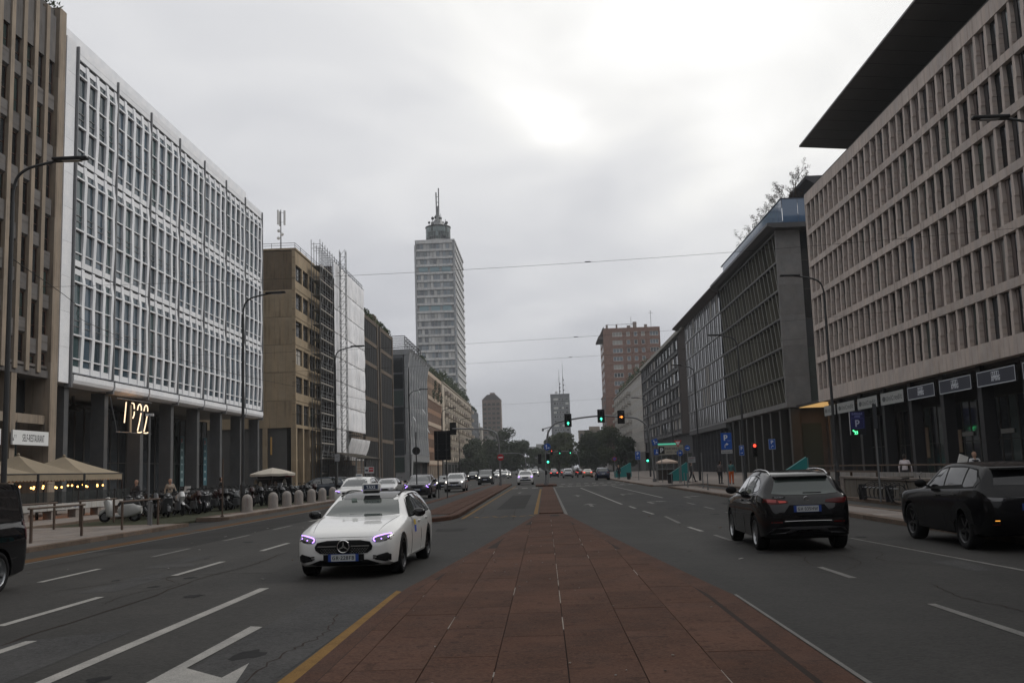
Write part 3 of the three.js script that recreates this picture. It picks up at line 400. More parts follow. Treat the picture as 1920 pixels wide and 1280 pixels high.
// --- building wrapped for works
{
  const b = leftB('wrapped_building', 'office block under repair behind scaffolding and white sheeting', -138.2); box(b, 'wall', surf([0.16, 0.12, 0.09], 'weather', 5), 0, 0.1, -14, 33.4, 31.2, -0.3);
  for (let r = 0; r < 7; r++) for (let c = 0; c < 3; c++) win(b, GL, frameDark, 0.5 + c * 3.2, 4.3 + r * 3.75, 3.1 + c * 3.2, 6.6 + r * 3.75, -0.25, 0.07, 1);
}
{
  const s = thing('scaffolding', 'steel scaffolding with white protective sheets over the block under repair', 'scaffolding', [-30.6, 0, -130.8], Math.PI / 2);
  const LV = 2.0, top = 33, poles = []; for (let k = 0; k <= 20; k++) { const u = k * 1.55; for (const w of [0, 1.2]) mesh(s, 'upright', rod([u, 0.1, w], [u, k < 7 ? 33.6 - k * 0.06 : 33.1, w], 0.045, 6), M.galv); }
  for (let l = 1; l <= 16; l++) { const y = l * LV; mesh(s, 'ledger', merge([rod([0, y + 1, 1.2], [31.4, y + 1, 1.2], 0.03, 5), rod([0, y + 0.5, 1.2], [31.4, y + 0.5, 1.2], 0.03, 5)]), M.galv); if (l < 16) box(s, 'deck', surf([0.22, 0.21, 0.19], 'concrete', 2), 0, y - 0.05, 0.05, 31.4, y, 1.15); if (l < 16) box(s, 'toe_board', surf([0.30, 0.28, 0.25], 'concrete', 2), 0, y + 0.02, 1.21, 8.2, y + 0.2, 1.24); }
  for (let l = 0; l < 15; l++) mesh(s, 'brace', merge([0, 2, 4].map(k => rod([(k + l % 2) * 1.55, l * LV, 1.23], [(k + 1 - l % 2) * 1.55, (l + 1) * LV, 1.23], 0.025, 5))), M.galv);
  box(s, 'side_net', surf([0.05, 0.035, 0.035], 'concrete', 2), 7.6, 6, 0.0, 7.63, 31.5, 1.15);
  for (let k = 0; k <= 20; k++) mesh(s, 'guard_frame', merge([rod([k * 1.55, 33, 0], [k * 1.55, 33, 1.2], 0.03, 4), rod([k * 1.55, 32.4, 0], [k * 1.55, 32.4, 1.2], 0.03, 4), rod([k * 1.55, 33.6, 0], [k * 1.55, 32, 0], 0.03, 4)]), M.galv);
  const SH = variants([0.84, 0.84, 0.86], 'plaster', 2, 3, 0.06, { side: THREE.DoubleSide, roughness: 0.55 });
  for (let r = 0; r < 8; r++) for (let c = 0; c < 6; c++) { // billowing sheets laced together
    const W = 3.95, H = 3.42, g = new THREE.PlaneGeometry(W, H, 26, 8), p = g.attributes.position; for (let i = 0; i < p.count; i++) { const x = p.getX(i), y = p.getY(i), e = Math.min(1, (W / 2 - Math.abs(x)) * 3) * Math.min(1, (H / 2 - Math.abs(y)) * 2.2); p.setZ(i, e * (0.05 + 0.20 * (n3(x * 2.1 + c * 9, y * 0.4 + r * 7, 3) - 0.5) + 0.20 * (n3(x * 5 + c, y * 0.55, r + 8) - 0.5)) + 0.04 * Math.sin(x * 2.2 + c)); p.setX(i, x + 0.04 * Math.sin(y * 3 + r)); }
    g.computeVertexNormals(); if (r === 0 && c > 1) { mesh(s, 'sheet', g, SH, [10.0 + c * W, 5.6, 1.55], [0.35, 0, 0]); continue; } mesh(s, 'sheet', g, SH, [10.0 + c * W, 6.6 + r * H + 0.0, 1.35]); }
  for (let r = 0; r <= 8; r++) mesh(s, 'lacing_rope', rod([8.0, 4.95 + r * 3.42, 1.4], [31.8, 4.95 + r * 3.42, 1.4], 0.035, 4), M.dark);
}
{ const m = thing('hoist_mast', 'tall lattice hoist mast in front of the white sheets', 'hoist', [-28.4, 0, -141.2]); const g = 0.42; for (const [x, z] of [[-g, -g], [g, -g], [g, g], [-g, g]]) mesh(m, 'chord', rod([x, 0, z], [x, 34.2, z], 0.05, 6), M.galv); for (let k = 0; k < 31; k++) { const y = 0.3 + k * 1.1; mesh(m, 'lacing', merge([rod([-g, y, g], [g, y, g], 0.03, 4), rod([g, y, -g], [g, y, g], 0.03, 4), rod([-g, y, g], [g, y + 1.1, g], 0.026, 4), rod([g, y, g], [g, y + 1.1, -g], 0.026, 4), rod([-g, y, -g], [-g, y + 1.1, g], 0.026, 4)]), M.galv); } for (const y of [10, 18, 26, 31]) mesh(m, 'wall_tie', rod([-g, y, 0], [-2.2, y, 0.2], 0.04, 5), M.dark); }
{ const c = thing('pedestrian_canopy', 'corrugated pedestrian canopy below the white sheets', 'canopy', [-29, 0, -132], Math.PI / 2); for (let k = 0; k < 24; k++) { const g = bx(0, 0, 0, 0.8, 0.05, 4.2); mesh(c, 'roof_sheet', g, surf([0.11, 0.10, 0.085], 'weather', 2), [k * 0.82, 4.9 + (k % 2) * 0.03, 0.2], [0.22, 0, 0]); } for (let k = 0; k < 6; k++) { mesh(c, 'post', rod([0.3 + k * 3.9, 0.1, 3.9], [0.3 + k * 3.9, 4.0, 3.9], 0.06), M.galv); } mesh(c, 'beam', rod([0, 3.95, 3.95], [19.7, 3.95, 3.95], 0.07), M.dark); for (let k = 0; k < 6; k++) box(c, 'hoarding_panel', M.dark, k * 3.3, 0.1, 0.2, k * 3.3 + 3.2, 3.2, 0.28); }

// --- dark block with brown concrete frame
{
  const b = leftB('dark_framed_block', 'dark glazed block framed by brown concrete beams with roof plants', -172.2), BR = variants([0.135, 0.108, 0.085], 'weather', 4, 3, 0.08), DG = [surf([0.016, 0.016, 0.017], 'metal', 3, { roughness: 0.7 }), surf([0.021, 0.02, 0.02], 'metal', 3, { roughness: 0.75 })]; const U = z => -172.2 - z;
  box(b, 'wall', DG, 0, 0.1, -14, 35, 30, -0.25); const bays = [[0, U(-185.5)], [U(-190.2), U(-204)]], fl = [29.6, 25.5, 21.5, 15.1, 8.0];
  for (const [a, c] of bays) { fl.forEach((y, i) => { box(b, 'beam', BR, a + 0.01, y - 0.3, -0.3, c - 0.01, y + 0.4, 0.02); const yb = i < 4 ? fl[i + 1] + 0.46 : 0.3; const n = 7; for (let q = 0; q < n; q++) { const w = (c - a) / n; box(b, 'louvre_panel', DG, a + q * w + 0.03, yb, -0.2, a + (q + 1) * w - 0.03, y - 0.31, -0.06); box(b, 'mullion', DG, a + q * w - 0.04, yb, -0.2, a + q * w + 0.04, y - 0.31, -0.03); } }); }
  for (const z of [-186.3, -189.4, -204.9]) { const u = U(z); box(b, 'column', BR, u - 0.45, 0.1, -0.4, u + 0.45, 30.05, 0.05); } box(b, 'recess', DG, U(-187.1), 0.1, -0.3, U(-188.6), 30, -0.1);
  box(b, 'roof_edge', BR, 0, 30.06, -4, 35, 30.5, -0.5); for (let k = 0; k < 11; k++) mesh(b, 'roof_shrub', leaves([[1.5 + k * 3.1, 30.9, -1, 1.7, 0.8 + (k % 3) * 0.2, 0.7]], 130, 0.22, 500 + k), M.leaf); for (const u of [13.5, 15.5]) box(b, 'roof_stub', BR, u, 30.5, -2, u + 1.3, 32.0, -0.6);
}
// --- grey block with cranked metal fins
{
  const b = leftB('finned_grey_block', 'grey block with cranked metal fins and an open roof pergola', -226.5), GR = variants([0.24, 0.245, 0.25], 'concrete', 3, 3, 0.08), FM = surf([0.55, 0.56, 0.57], 'metal', 2, { roughness: 0.45 }), PM = variants([0.10, 0.105, 0.115], 'metal', 3, 3, 0.15, { roughness: 0.4 });
  box(b, 'wall', PM, 0, 6, -16, 40, 28.8, -0.8);
  const prof = [[-0.6, 6], [0.45, 6], [0.1, 10], [0.0, 20], [0.15, 25.5], [0.8, 29.6], [-0.6, 29.6]];
  { const g = extr(poly(prof), 2.4); g.rotateY(-Math.PI / 2); mesh(b, 'corner_pier', g, GR, [2.5, 0, 0]); const g2 = extr(poly([[-3, 0.1], [0.5, 0.1], [0.9, 5.98], [-3, 5.98]]), 2.4); g2.rotateY(-Math.PI / 2); mesh(b, 'corner_base', g2, GR, [2.5, 0, 0]); box(b, 'corner_slot', M.black, 1.1, 9, -0.4, 1.35, 26, 0.34); }
  for (let k = 0; k < 8; k++) { const u = 2.7 + k * 4.7; const g = extr(poly(prof.map(([a, y]) => [a + 0.35, y])), 0.22); g.rotateY(-Math.PI / 2); mesh(b, 'fin', g, FM, [u, 0, -0.1]); if (k < 8) for (let r = 0; r < 6; r++) { const y0 = 6.2 + r * 3.8; box(b, 'glass_panel', PM, u + 0.05, y0, -0.3, u + 4.4, y0 + 2.6, -0.02); box(b, 'spandrel_panel', GR, u + 0.05, y0 + 2.62, -0.3, u + 4.4, y0 + 3.78, 0.0); }
    if (k % 2) mesh(b, 'open_window', bx(-0.6, -0.9, -0.03, 0.6, 0.9, 0.03), FM, [u + 1.2, 11 + (k * 3.7) % 12, 0.3], [-0.5, 0, 0]); win(b, GL, frameDark, u + 0.2, 0.4, u + 4.3, 4.3, -1.2, 0.08, 2); }
  box(b, 'base_band', GR, 2.5, 4.4, -1.5, 40, 5.98, 0.2); { const g = extr(poly([[-6, 28.9], [0.3, 28.9], [1.1, 30.2], [-6, 30.2]]), 40); g.rotateY(-Math.PI / 2); mesh(b, 'roof_slab', g, GR, [40, 0, 0]); }
  box(b, 'side_glazing', GL, 0.02, 6, -14, 0.06, 28.8, -0.81);
  for (let r = 0; r < 7; r++) box(b, 'side_glass', GL, -0.06, 2 + r * 3.8, -14, -0.01, 5.4 + r * 3.8, -0.9);
  for (let k = 0; k < 9; k++) mesh(b, 'pergola_frame', merge([rod([0.5 + k * 3.6, 30.2, -0.4], [0.5 + k * 3.6, 33.3, -0.4], 0.1, 4), rod([0.5 + k * 3.6, 33.3, -0.4], [0.5 + k * 3.6, 33.3, -9], 0.1, 4)]), M.dark); mesh(b, 'pergola_rail', merge([33.3, 32.3, 31.3].map(y => rod([0.5, y, -0.4], [29.3, y, -0.4], 0.08, 4))), M.dark);
  for (let k = 0; k < 3; k++) mesh(b, 'roof_shrub', leaves([[33 + k * 3, 31.2 + k * 0.3, -1, 2.2, 1.4, 1]], 170, 0.26, 540 + k), M.leaf);
}
// --- peach brick building with planted corners
{
  const b = leftB('peach_brick_building', 'peach and brick office building with pale floor bands and trailing plants', -266.5), PE = variants([0.46, 0.37, 0.29], 'weather', 4, 2, 0.06), BRK = variants([0.29, 0.175, 0.115], 'stone', 2, 3, 0.1); const hs = []; for (let r = 0; r < 7; r++) for (let c = 0; c < 14; c++) hs.push([0.7 + c * 2.5, 4.9 + r * 3.55, 2.1 + c * 2.5, 7.3 + r * 3.55]);
  holeWall(b, 'front_wall', BRK[1], 0, 3.6, 36.5, 29.2, 0.4, hs); box(b, 'wall', M.dark, 0, 0.1, -14, 36.5, 29, -0.5); hs.forEach(h => win(b, GL, frameRed, ...h, -0.07, 0.1)); for (const y of [28.2, 21.6, 14.4, 7.5 - 3.6]) box(b, 'floor_band', PE, 0, y, -0.3, 36.5, y + 1.05, 0.12); for (let c = 0; c < 15; c++) box(b, 'pilaster', PE, -0.05 + c * 2.5, 22.66, 0.01, 0.5 + c * 2.5, 28.19, 0.09);
  for (let k = 0; k < 9; k++) box(b, 'ground_pier', PE, 0.3 + k * 4.4, 0.1, -0.6, 0.9 + k * 4.4, 3.85, 0.05); box(b, 'roof', M.galv, 0, 29.22, -13, 36.5, 29.5, -0.3); for (let k = 0; k < 5; k++) mesh(b, 'trailing_plant', leaves([[12 + k * 5, 23.5 + (k % 2) * 2.8, 0.4, 1.1, 1.7, 0.5]], 90, 0.25, 560 + k), M.leaf); for (let k = 0; k < 6; k++) mesh(b, 'roof_shrub', leaves([[2 + k * 6.4, 30.8, -1.4, 2.8, 1.6, 1.3]], 170, 0.3, 580 + k), M.leaf);
}
function balcony(b, m, rm, u0, u1, y, d) { const g = box(b, 'balcony', m, u0, y - 0.14, 0.0, u1, y, d); box(g, 'parapet', rm, -(u1 - u0) / 2, 0.08, d / 2 - 0.09, (u1 - u0) / 2, 1.05, d / 2); for (const s of [-1, 1]) box(g, 'side_parapet', rm, s * (u1 - u0) / 2, 0.08, -d / 2, s * ((u1 - u0) / 2 - 0.07), 1.05, d / 2 - 0.1); return g; }
// --- beige balcony flats
{
  const b = leftB('balcony_apartment_block', 'cream apartment block with stacks of balconies and a planted roof terrace', -306), CR = variants([0.50, 0.435, 0.355], 'weather', 5, 3, 0.05), GB = surf([0.13, 0.125, 0.12], 'concrete', 3); const hs = []; for (let r = 0; r < 7; r++) for (let c = 0; c < 25; c++) hs.push([7.4 + c * 4.55, 5.4 + r * 3.45, 9.6 + c * 4.55, 7.7 + r * 3.45]);
  holeWall(b, 'front_wall', CR[1], 0, 4.9, 122, 29.3, 0.4, hs); box(b, 'wall', M.dark, 0.3, 4.9, -14, 121.6, 29.2, -0.5); box(b, 'base_wall', GB, 0, 0.1, -14, 122, 4.88, -0.1); box(b, 'gable_wall', CR[0], -0.05, 4.9, -13, 0.28, 29.3, -0.42); hs.forEach(h => win(b, GL, frameDark, ...h, -0.07, 0.08, 1)); for (let r = 0; r < 7; r++) for (let c = 0; c < 25; c += 2) balcony(b, CR[2], pick([CR[0], surf([0.24, 0.2, 0.17], 'concrete', 2)]), 7.0 + c * 4.55, 10.6 + c * 4.55, 5.35 + r * 3.45, 1.3); box(b, 'roof_slab', CR[0], -0.1, 29.32, -14, 122.2, 29.6, 0.3);
  for (let k = 0; k < 14; k++) mesh(b, 'roof_shrub', leaves([[5 + k * 8.6, 31 + (k % 3) * 0.7, -2, 4.2, 1.7 + (k % 3) * 0.8, 1.8]], 210, 0.42, 600 + k), M.leaf); for (let k = 0; k < 10; k++) win(b, GL, frameDark, 2 + k * 12, 0.4, 11 + k * 12, 4.2, -0.05, 0.1, 4);
}
{ const b = leftB('slate_grey_block', 'dark slate grey block at the end of the left row', -430), G = variants([0.105, 0.11, 0.12], 'weather', 4, 3, 0.08); const hs = []; for (let r = 0; r < 7; r++) for (let c = 0; c < 12; c++) hs.push([1.5 + c * 3.6, 5 + r * 3.4, 4 + c * 3.6, 7 + r * 3.4]); holeWall(b, 'front_wall', G[1], 0, 0.1, 45, 28.8, 0.4, hs); box(b, 'wall', M.dark, 0.3, 0.1, -14, 44.6, 28.7, -0.5); hs.forEach(h => win(b, GL, frameDark, ...h, -0.07, 0.1)); for (let k = 0; k < 5; k++) mesh(b, 'roof_shrub', leaves([[4 + k * 9, 30, -2, 4.4, 1.5, 1.6]], 160, 0.42, 640 + k), M.leaf); }

// --- right-hand stone grid building with the cantilevered roof
{
  const b = rightB('stone_grid_building', 'pinkish stone office block with a deep grid of splayed piers and a cantilevered roof', -112.1), ST = variants([0.50, 0.435, 0.395], 'weather', 5, 4, 0.06, { bump: 0.002 }), N = 35, BAY = 1.72, uE = N * BAY + 0.3;
  const BLD = phys([0.13, 0.12, 0.11], { roughness: 0.5, clearcoat: 0.6, clearcoatRoughness: 0.05 }), CUR = [[0.16, 0.13, 0.12], [0.10, 0.08, 0.075], [0.05, 0.045, 0.045]].map(c => phys(c, { roughness: 0.6, specularIntensity: 0.3 }));
  box(b, 'wall', M.black, 0.1, 8.4, -16, uE, 30.6, -0.5);
  const up = extr(poly([[-0.15, 0], [0.15, 0], [0.25, -1.52], [-0.21, -1.52]]), 0.28), lo = extr(poly([[-0.17, -1.55], [0.21, -1.55], [0.22, -3.1], [-0.22, -3.1]]), 0.32), jt = bx(-0.15, -1.56, 0.0, 0.17, -1.5, 0.25); up.translate(0, 0, 0.0); const pg = merge([up, lo, jt]);
  for (let r = 0; r < 6; r++) { const yt = 30.76 - 3.655 * r;
    for (let k = 0; k < N; k++) { const u = 0.3 + k * BAY; mesh(b, 'pier', pg, ST, [u, yt + 0.02, -0.30]);
      if (k < N - 1) { box(b, 'window_pane', rnd() < 0.14 ? [BLD, M.glassBlue] : GL, u + 0.2, yt - 3.06, -0.46, u + BAY - 0.2, yt, -0.32); const w = rr(0.2, 0.5), s = rnd() < 0.75; box(b, 'curtain', CUR, s ? u + 0.24 : u + BAY - 0.24 - w, yt - 3.0, -0.315, s ? u + 0.24 + w : u + BAY - 0.24, yt - 0.1, -0.29); } }
    for (let q = 0; q < 9; q++) { const a = q * 6.88 - 0.05, c = Math.min(uE, a + 6.86); if (r < 5) box(b, 'floor_band', ST, a, yt - 3.655 - 0.02, -0.95, c, yt - 3.04, 0.03); } }
  for (let q = 0; q < 18; q++) { const a = q * 3.44 - 0.05, c = Math.min(uE, a + 3.425); box(b, 'parapet_panel', ST, a, 30.74, -0.95, c, 32.0, 0.03); box(b, 'base_panel', ST, a, 8.15, -0.95, c, 9.46, 0.03); } box(b, 'parapet_cap', M.dark, -0.05, 32.0, -0.6, uE, 32.06, 0.06);
  { const g = extr(poly([[-0.95, 8.2], [0.0, 8.2], [0.0, 31.9], [-0.95, 31.9]]), 0.2); g.rotateY(-Math.PI / 2); mesh(b, 'end_wall', g, ST, [-0.07, 0, 0]); } box(b, 'side_wall', ST[1], -0.2, 8.2, -16, 0.08, 31.9, -0.97);
  for (let k = 0; k < 9; k++) mesh(b, 'roof_light', merge([rod([1 + k * 5.8, 32.05, -0.3], [1 + k * 5.8, 32.3, -0.3], 0.09)]), M.galv);
  // setback storey and big flat roof
  for (let k = 0; k < 14; k++) box(b, 'penthouse_glass', GL, 5 + k * 3.9, 32.0, -5.4, 5 + k * 3.9 + 3.82, 36.2, -5.3); box(b, 'penthouse_wall', M.dark, 4.9, 32, -14, uE, 36.1, -5.45); for (let k = 0; k < 14; k++) box(b, 'penthouse_post', M.dark, 5 + k * 3.9 - 0.1, 32, -5.25, 5 + k * 3.9 + 0.06, 36.2, -5.0);
  { const g = extr(poly([[-14, 36.9], [-14, 36.25], [-4.5, 36.25], [1.05, 36.72], [1.05, 36.9]]), uE - 3.0); g.rotateY(-Math.PI / 2); mesh(b, 'cantilever_roof', g, surf([0.14, 0.135, 0.13], 'metal', 4, { roughness: 0.6 }), [uE, 0, 0]); for (let k = 1; k < 20; k++) { const s = extr(poly([[-4.4, 36.235], [1.0, 36.70], [1.0, 36.715], [-4.4, 36.252]]), 0.03); s.rotateY(-Math.PI / 2); mesh(b, 'soffit_joint', s, M.black, [3.2 + k * 2.9, 0, 0]); } }
  // arcade
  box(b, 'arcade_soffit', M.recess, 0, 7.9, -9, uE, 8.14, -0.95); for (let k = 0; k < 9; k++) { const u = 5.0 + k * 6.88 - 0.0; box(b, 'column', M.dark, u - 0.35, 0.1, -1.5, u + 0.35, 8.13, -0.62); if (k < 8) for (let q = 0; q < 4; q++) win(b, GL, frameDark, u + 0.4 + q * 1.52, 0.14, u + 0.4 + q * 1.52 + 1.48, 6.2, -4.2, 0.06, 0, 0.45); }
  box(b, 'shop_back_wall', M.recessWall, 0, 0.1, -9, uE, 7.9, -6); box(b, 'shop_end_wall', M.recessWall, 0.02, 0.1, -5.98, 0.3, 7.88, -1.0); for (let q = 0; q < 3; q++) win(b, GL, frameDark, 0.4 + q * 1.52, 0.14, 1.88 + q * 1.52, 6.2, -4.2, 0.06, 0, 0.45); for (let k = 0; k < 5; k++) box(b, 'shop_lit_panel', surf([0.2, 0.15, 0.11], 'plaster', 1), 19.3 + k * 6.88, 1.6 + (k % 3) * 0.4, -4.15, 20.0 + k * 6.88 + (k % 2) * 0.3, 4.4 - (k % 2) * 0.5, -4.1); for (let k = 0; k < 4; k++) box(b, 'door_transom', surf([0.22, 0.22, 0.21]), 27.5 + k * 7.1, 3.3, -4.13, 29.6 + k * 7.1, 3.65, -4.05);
}
// fascia signs between the arcade columns
{
  const uni = canvasMat(512, 180, (x, w, h) => { x.fillStyle = '#8b8d8b'; x.fillRect(0, 0, w, h); txt(x, 'UniCredit', 300, 92, 104, '#26292c', 'bold', 'sans-serif', 360); x.fillStyle = '#2d3135'; x.beginPath(); x.arc(76, 92, 40, 0, 7); x.fill(); x.strokeStyle = '#8b8f90'; x.lineWidth = 7; x.strokeRect(6, 6, w - 12, h - 12); });
  const kp = canvasMat(640, 160, (x, w, h) => { x.fillStyle = '#10182c'; x.fillRect(0, 0, w, h); x.strokeStyle = '#b4b9be'; x.lineWidth = 9; x.strokeRect(5, 5, w - 10, h - 10); for (let i = 0; i < 4; i++) { x.strokeStyle = '#c4c9cf'; x.lineWidth = 6; x.strokeRect(256 + i * 32, 26, 26, 52); } txt(x, 'KPMG', 320, 96, 72, '#c8cdd3', 'italic bold', 'sans-serif', 150); });
  const zs = []; for (let k = 0; k < 8; k++) zs.push(-107.1 + k * 6.88 + 3.44);
  zs.unshift(-109.4);
  const ord = ['first', 'second', 'third', 'fourth'];
  zs.forEach((z, i) => { const k = i < 5, w = i ? 5.9 : 4.2; const s = thing('fascia_sign', k && i < 4 ? `grey bank fascia sign under the stone grid, ${ord[i]} from the far corner` : i < 4 || i === 4 ? 'dark navy fascia sign with pale outlined logo next to the last grey bank sign' : `navy fascia sign with pale logo, ${['', 'second', 'third', 'fourth', 'fifth'][i - 4]} from the grey bank signs`, 'sign', [31.3, 7.06, z], -Math.PI / 2, i < 4 ? 'grey bank fascia signs' : 'navy fascia signs'); box(s, 'board', M.dark, -w / 2, -0.55, -0.12, w / 2, 0.55, 0); panel(s, 'lettering', i < 4 ? uni : kp, w - 0.06, 1.06, [0, 0, 0.006]); });
}
// --- olive block with leaning blades
{
  const b = rightB('olive_blade_building', 'dark block with rows of leaning olive glass blades and a bare concrete end', -169.6), U = z => z + 169.6, uE = U(-126.8), CN = variants([0.20, 0.195, 0.19], 'concrete', 4, 3, 0.06), OL = [[0.10, 0.095, 0.075], [0.085, 0.08, 0.064], [0.07, 0.067, 0.055]].map(c => phys(c, { roughness: 0.25, clearcoat: 0.4 })), DK = surf([0.035, 0.034, 0.03], 'metal', 3, { roughness: 0.5 }), EDG = surf([0.23, 0.225, 0.195], 'metal', 2, { roughness: 0.45 });
  box(b, 'wall', DK, 0, 8.5, -14, uE - 0.4, 31.6, -0.9); const ys = [9.15, 12.45, 16.25, 20.0, 23.7, 27.4, 31.2];
  for (let r = 0; r < 6; r++) { const y0 = ys[r], y1 = ys[r + 1]; box(b, 'floor_edge', DK, 0, y1 - 0.22, -0.85, uE - 0.5, y1 - 0.04, 0.04); box(b, 'floor_rail', surf([0.26, 0.26, 0.24], 'metal', 2), 0, y1 - 0.03, -0.02, uE - 0.5, y1 + 0.02, 0.06);
    for (let k = 0; k < 19; k++) { const u = 1.2 + k * 2.18, s = extr(poly([[0, y0 + 0.05], [0.07, y0 + 0.05], [-1.45, y1 - 0.24], [-1.52, y1 - 0.24]]), 0.75); mesh(b, 'blade', s, OL, [u + 1.5, 0, -0.72]); const e = extr(poly([[-0.02, y0 + 0.05], [0.10, y0 + 0.05], [-1.42, y1 - 0.24], [-1.54, y1 - 0.24]]), 0.05); mesh(b, 'blade_edge', e, EDG, [u + 1.5, 0, -0.025]); box(b, 'window_pane', GL, 0.05 + k * 2.18, y0 + 0.1, -0.85, 2.15 + k * 2.18, y1 - 0.25, -0.78); } }
  for (let k = 0; k < 7; k++) box(b, 'base_beam', CN, k * 6.15 + 0.01, 8.48, -1, Math.min(uE - 0.02, k * 6.15 + 6.14), 9.12, 0.06);
  for (let q = 0; q < 6; q++) box(b, 'end_panel', CN, uE - 0.48, 8.46 + q * 3.95, -3.05, uE + 0.02, 8.46 + (q + 1) * 3.95 - 0.015, 0.07); for (let q = 0; q < 6; q++) for (let c = 0; c < 5; c++) box(b, 'side_glass', GL, uE - 0.45, 8.5 + q * 3.8, -5.1 - c * 2.1, uE - 0.38, 12.2 + q * 3.8, -3.1 - c * 2.1); box(b, 'side_core', M.black, uE - 3, 8.4, -14, uE - 0.46, 31.4, -3.06);
  { const g = extr(poly([[-14, 31.4], [0.6, 31.4], [1.4, 31.7], [1.4, 32.05], [-14, 32.05]]), uE + 1.6); g.rotateY(-Math.PI / 2); mesh(b, 'eave_slab', g, surf([0.075, 0.075, 0.078], 'metal', 3, { roughness: 0.5 }), [uE + 1.6, 0, 0]); }
  const PG = phys([0.07, 0.12, 0.20], { roughness: 0.04, ior: 1.8 }); for (let k = 0; k < 20; k++) box(b, 'penthouse_glass', PG, uE + 1.5 - (k + 1) * 2.1 + 0.03, 32.06, -0.62, uE + 1.5 - k * 2.1 - 0.03, 35.1, -0.56); for (let k = 0; k < 2; k++) box(b, 'penthouse_glass', PG, uE + 1.5, 32.06, -2.62 - k * 2.0, uE + 1.56, 35.1, -0.66 - k * 2.0); box(b, 'penthouse_frame', surf([0.06, 0.07, 0.09], 'metal', 2), uE - 42, 35.1, -0.75, uE + 1.6, 35.25, -0.5); box(b, 'penthouse_frame', surf([0.06, 0.07, 0.09], 'metal', 2), uE + 1.45, 35.1, -8, uE + 1.62, 35.25, -0.76); box(b, 'penthouse_floor', CN, uE - 40, 32.06, -9, uE + 1.2, 33.2, -1.6);
  { const g = extr(poly([[-14, 36.3], [-5.2, 36.3], [-3.6, 37.3], [-3.6, 37.7], [-14, 37.7]]), 9); g.rotateY(-Math.PI / 2); mesh(b, 'upper_roof', g, surf([0.085, 0.085, 0.09], 'metal', 3), [uE + 2.8, 0, 0]); box(b, 'upper_storey', GL[1], uE - 5.5, 33.2, -13, uE + 1.8, 36.3, -5.4); }
  for (let k = 0; k < 8; k++) { const u = uE - 0.5 - k * 5.5; box(b, 'column', DK, u - 0.55, 0.1, -1.6, u + 0.35, 8.46, -0.4); if (k < 7) for (let q = 0; q < 3; q++) win(b, GL, frameDark, u - 5.1 + q * 1.5, 0.14, u - 5.1 + q * 1.5 + 1.46, 7.6, -3.6, 0.07, 0, 0.5); if (k > 0 && k < 5) box(b, 'soffit_lamp', emit([1, 0.62, 0.25], 0.35), u - 3.4, 7.7, -2.2, u - 2.6, 8.4, -2.0); } box(b, 'shop_back_wall', M.recessWall, 0, 0.1, -9, uE, 8.4, -5); box(b, 'side_shop_wall', M.recessWall, uE - 1.4, 0.1, -24, uE - 1.1, 8.38, -1.7); for (let q = 0; q < 5; q++) box(b, 'side_shop_glass', GL, uE - 1.08, 0.3, -4.4 - q * 3.2, uE - 1.04, 6.4, -1.9 - q * 3.2);
}
{ // lit underside of the side passage next to the concrete end
  const c = thing('passage_canopy', 'warm lit canopy in the gap beside the bare concrete end', 'canopy', [37.5, 8.35, -119.5]); box(c, 'slab', M.dark, -5.5, 0, -7, 4, 0.3, 7); box(c, 'light_panel', emit([1, 0.6, 0.22], 0.5), -5.2, -0.05, -6.6, 3.8, -0.004, 6.6); for (const z of [-6, 6]) box(c, 'post', M.dark, 3, -8.3, z - 0.2, 3.4, 0, z + 0.2); const L = new THREE.RectAreaLight(0xffa050, 0.5, 9, 13); L.position.set(-0.7, -0.12, 0); L.rotation.x = -Math.PI / 2; c.add(L);
}
// bare young trees on the roof terrace
function sparseTree(label, p, h, sd, nLeaf = 160) {
  const t = thing('roof_tree', label, 'tree', p, 0, 'thin trees on the glass roof terrace'), k0 = seed; seed = sd; const gs = [], tips = [];
  const go = (a, d, L, r, lv) => { const e = [a[0] + d[0] * L, a[1] + d[1] * L, a[2] + d[2] * L]; gs.push(rod(a, e, r, 5, r * 0.6)); if (lv === 0) { tips.push(e); return; } const n = lv === 3 ? 7 : 4; for (let i = 0; i < n; i++) { const f = lv === 3 ? lerp(0.28, 1, i / (n - 1)) : lerp(0.45, 1, i / (n - 1)), s = [lerp(a[0], e[0], f), lerp(a[1], e[1], f), lerp(a[2], e[2], f)], q = rr(0, 6.3), sp = lv === 3 ? 0.75 : 0.7; const v = new THREE.Vector3(d[0] + Math.cos(q) * sp, d[1] * 0.9 + 0.25, d[2] + Math.sin(q) * sp).normalize(); go(s, [v.x, v.y, v.z], L * rr(0.36, 0.52), r * 0.5, lv - 1); } };
  go([0, 0, 0], [0, 1, 0], h * 0.72, 0.07, 3); seed = k0; mesh(t, 'trunk', merge(gs), M.bark); mesh(t, 'crown', leaves(tips.map(e => [e[0], e[1], e[2], 0.28, 0.28, 0.28]), nLeaf * 3, 0.075, sd + 5), [surf([0.05, 0.036, 0.025], null, 1, { side: THREE.DoubleSide }), surf([0.035, 0.037, 0.02], null, 1, { side: THREE.DoubleSide })]);
}
[['tallest thin tree on the glass roof terrace beside the upper roof', -125.5, 8.2], ['thin roof tree just behind the tallest terrace tree', -131, 6.6], ['bushier reddish terrace tree in the middle of the row', -136, 5.6], ['slim pale terrace tree left of the reddish one', -140, 6.2], ['thin terrace tree, third from the far end', -146, 5.6], ['thin terrace tree, second from the far end', -152, 4.9], ['lowest thin terrace tree at the far end of the row', -158, 4.2]].forEach(([l, z, h], i) => sparseTree(l, [33.6, 33.2, z], 4.3 + h * 0.16, 900 + i * 17, i === 2 ? 520 : 300));

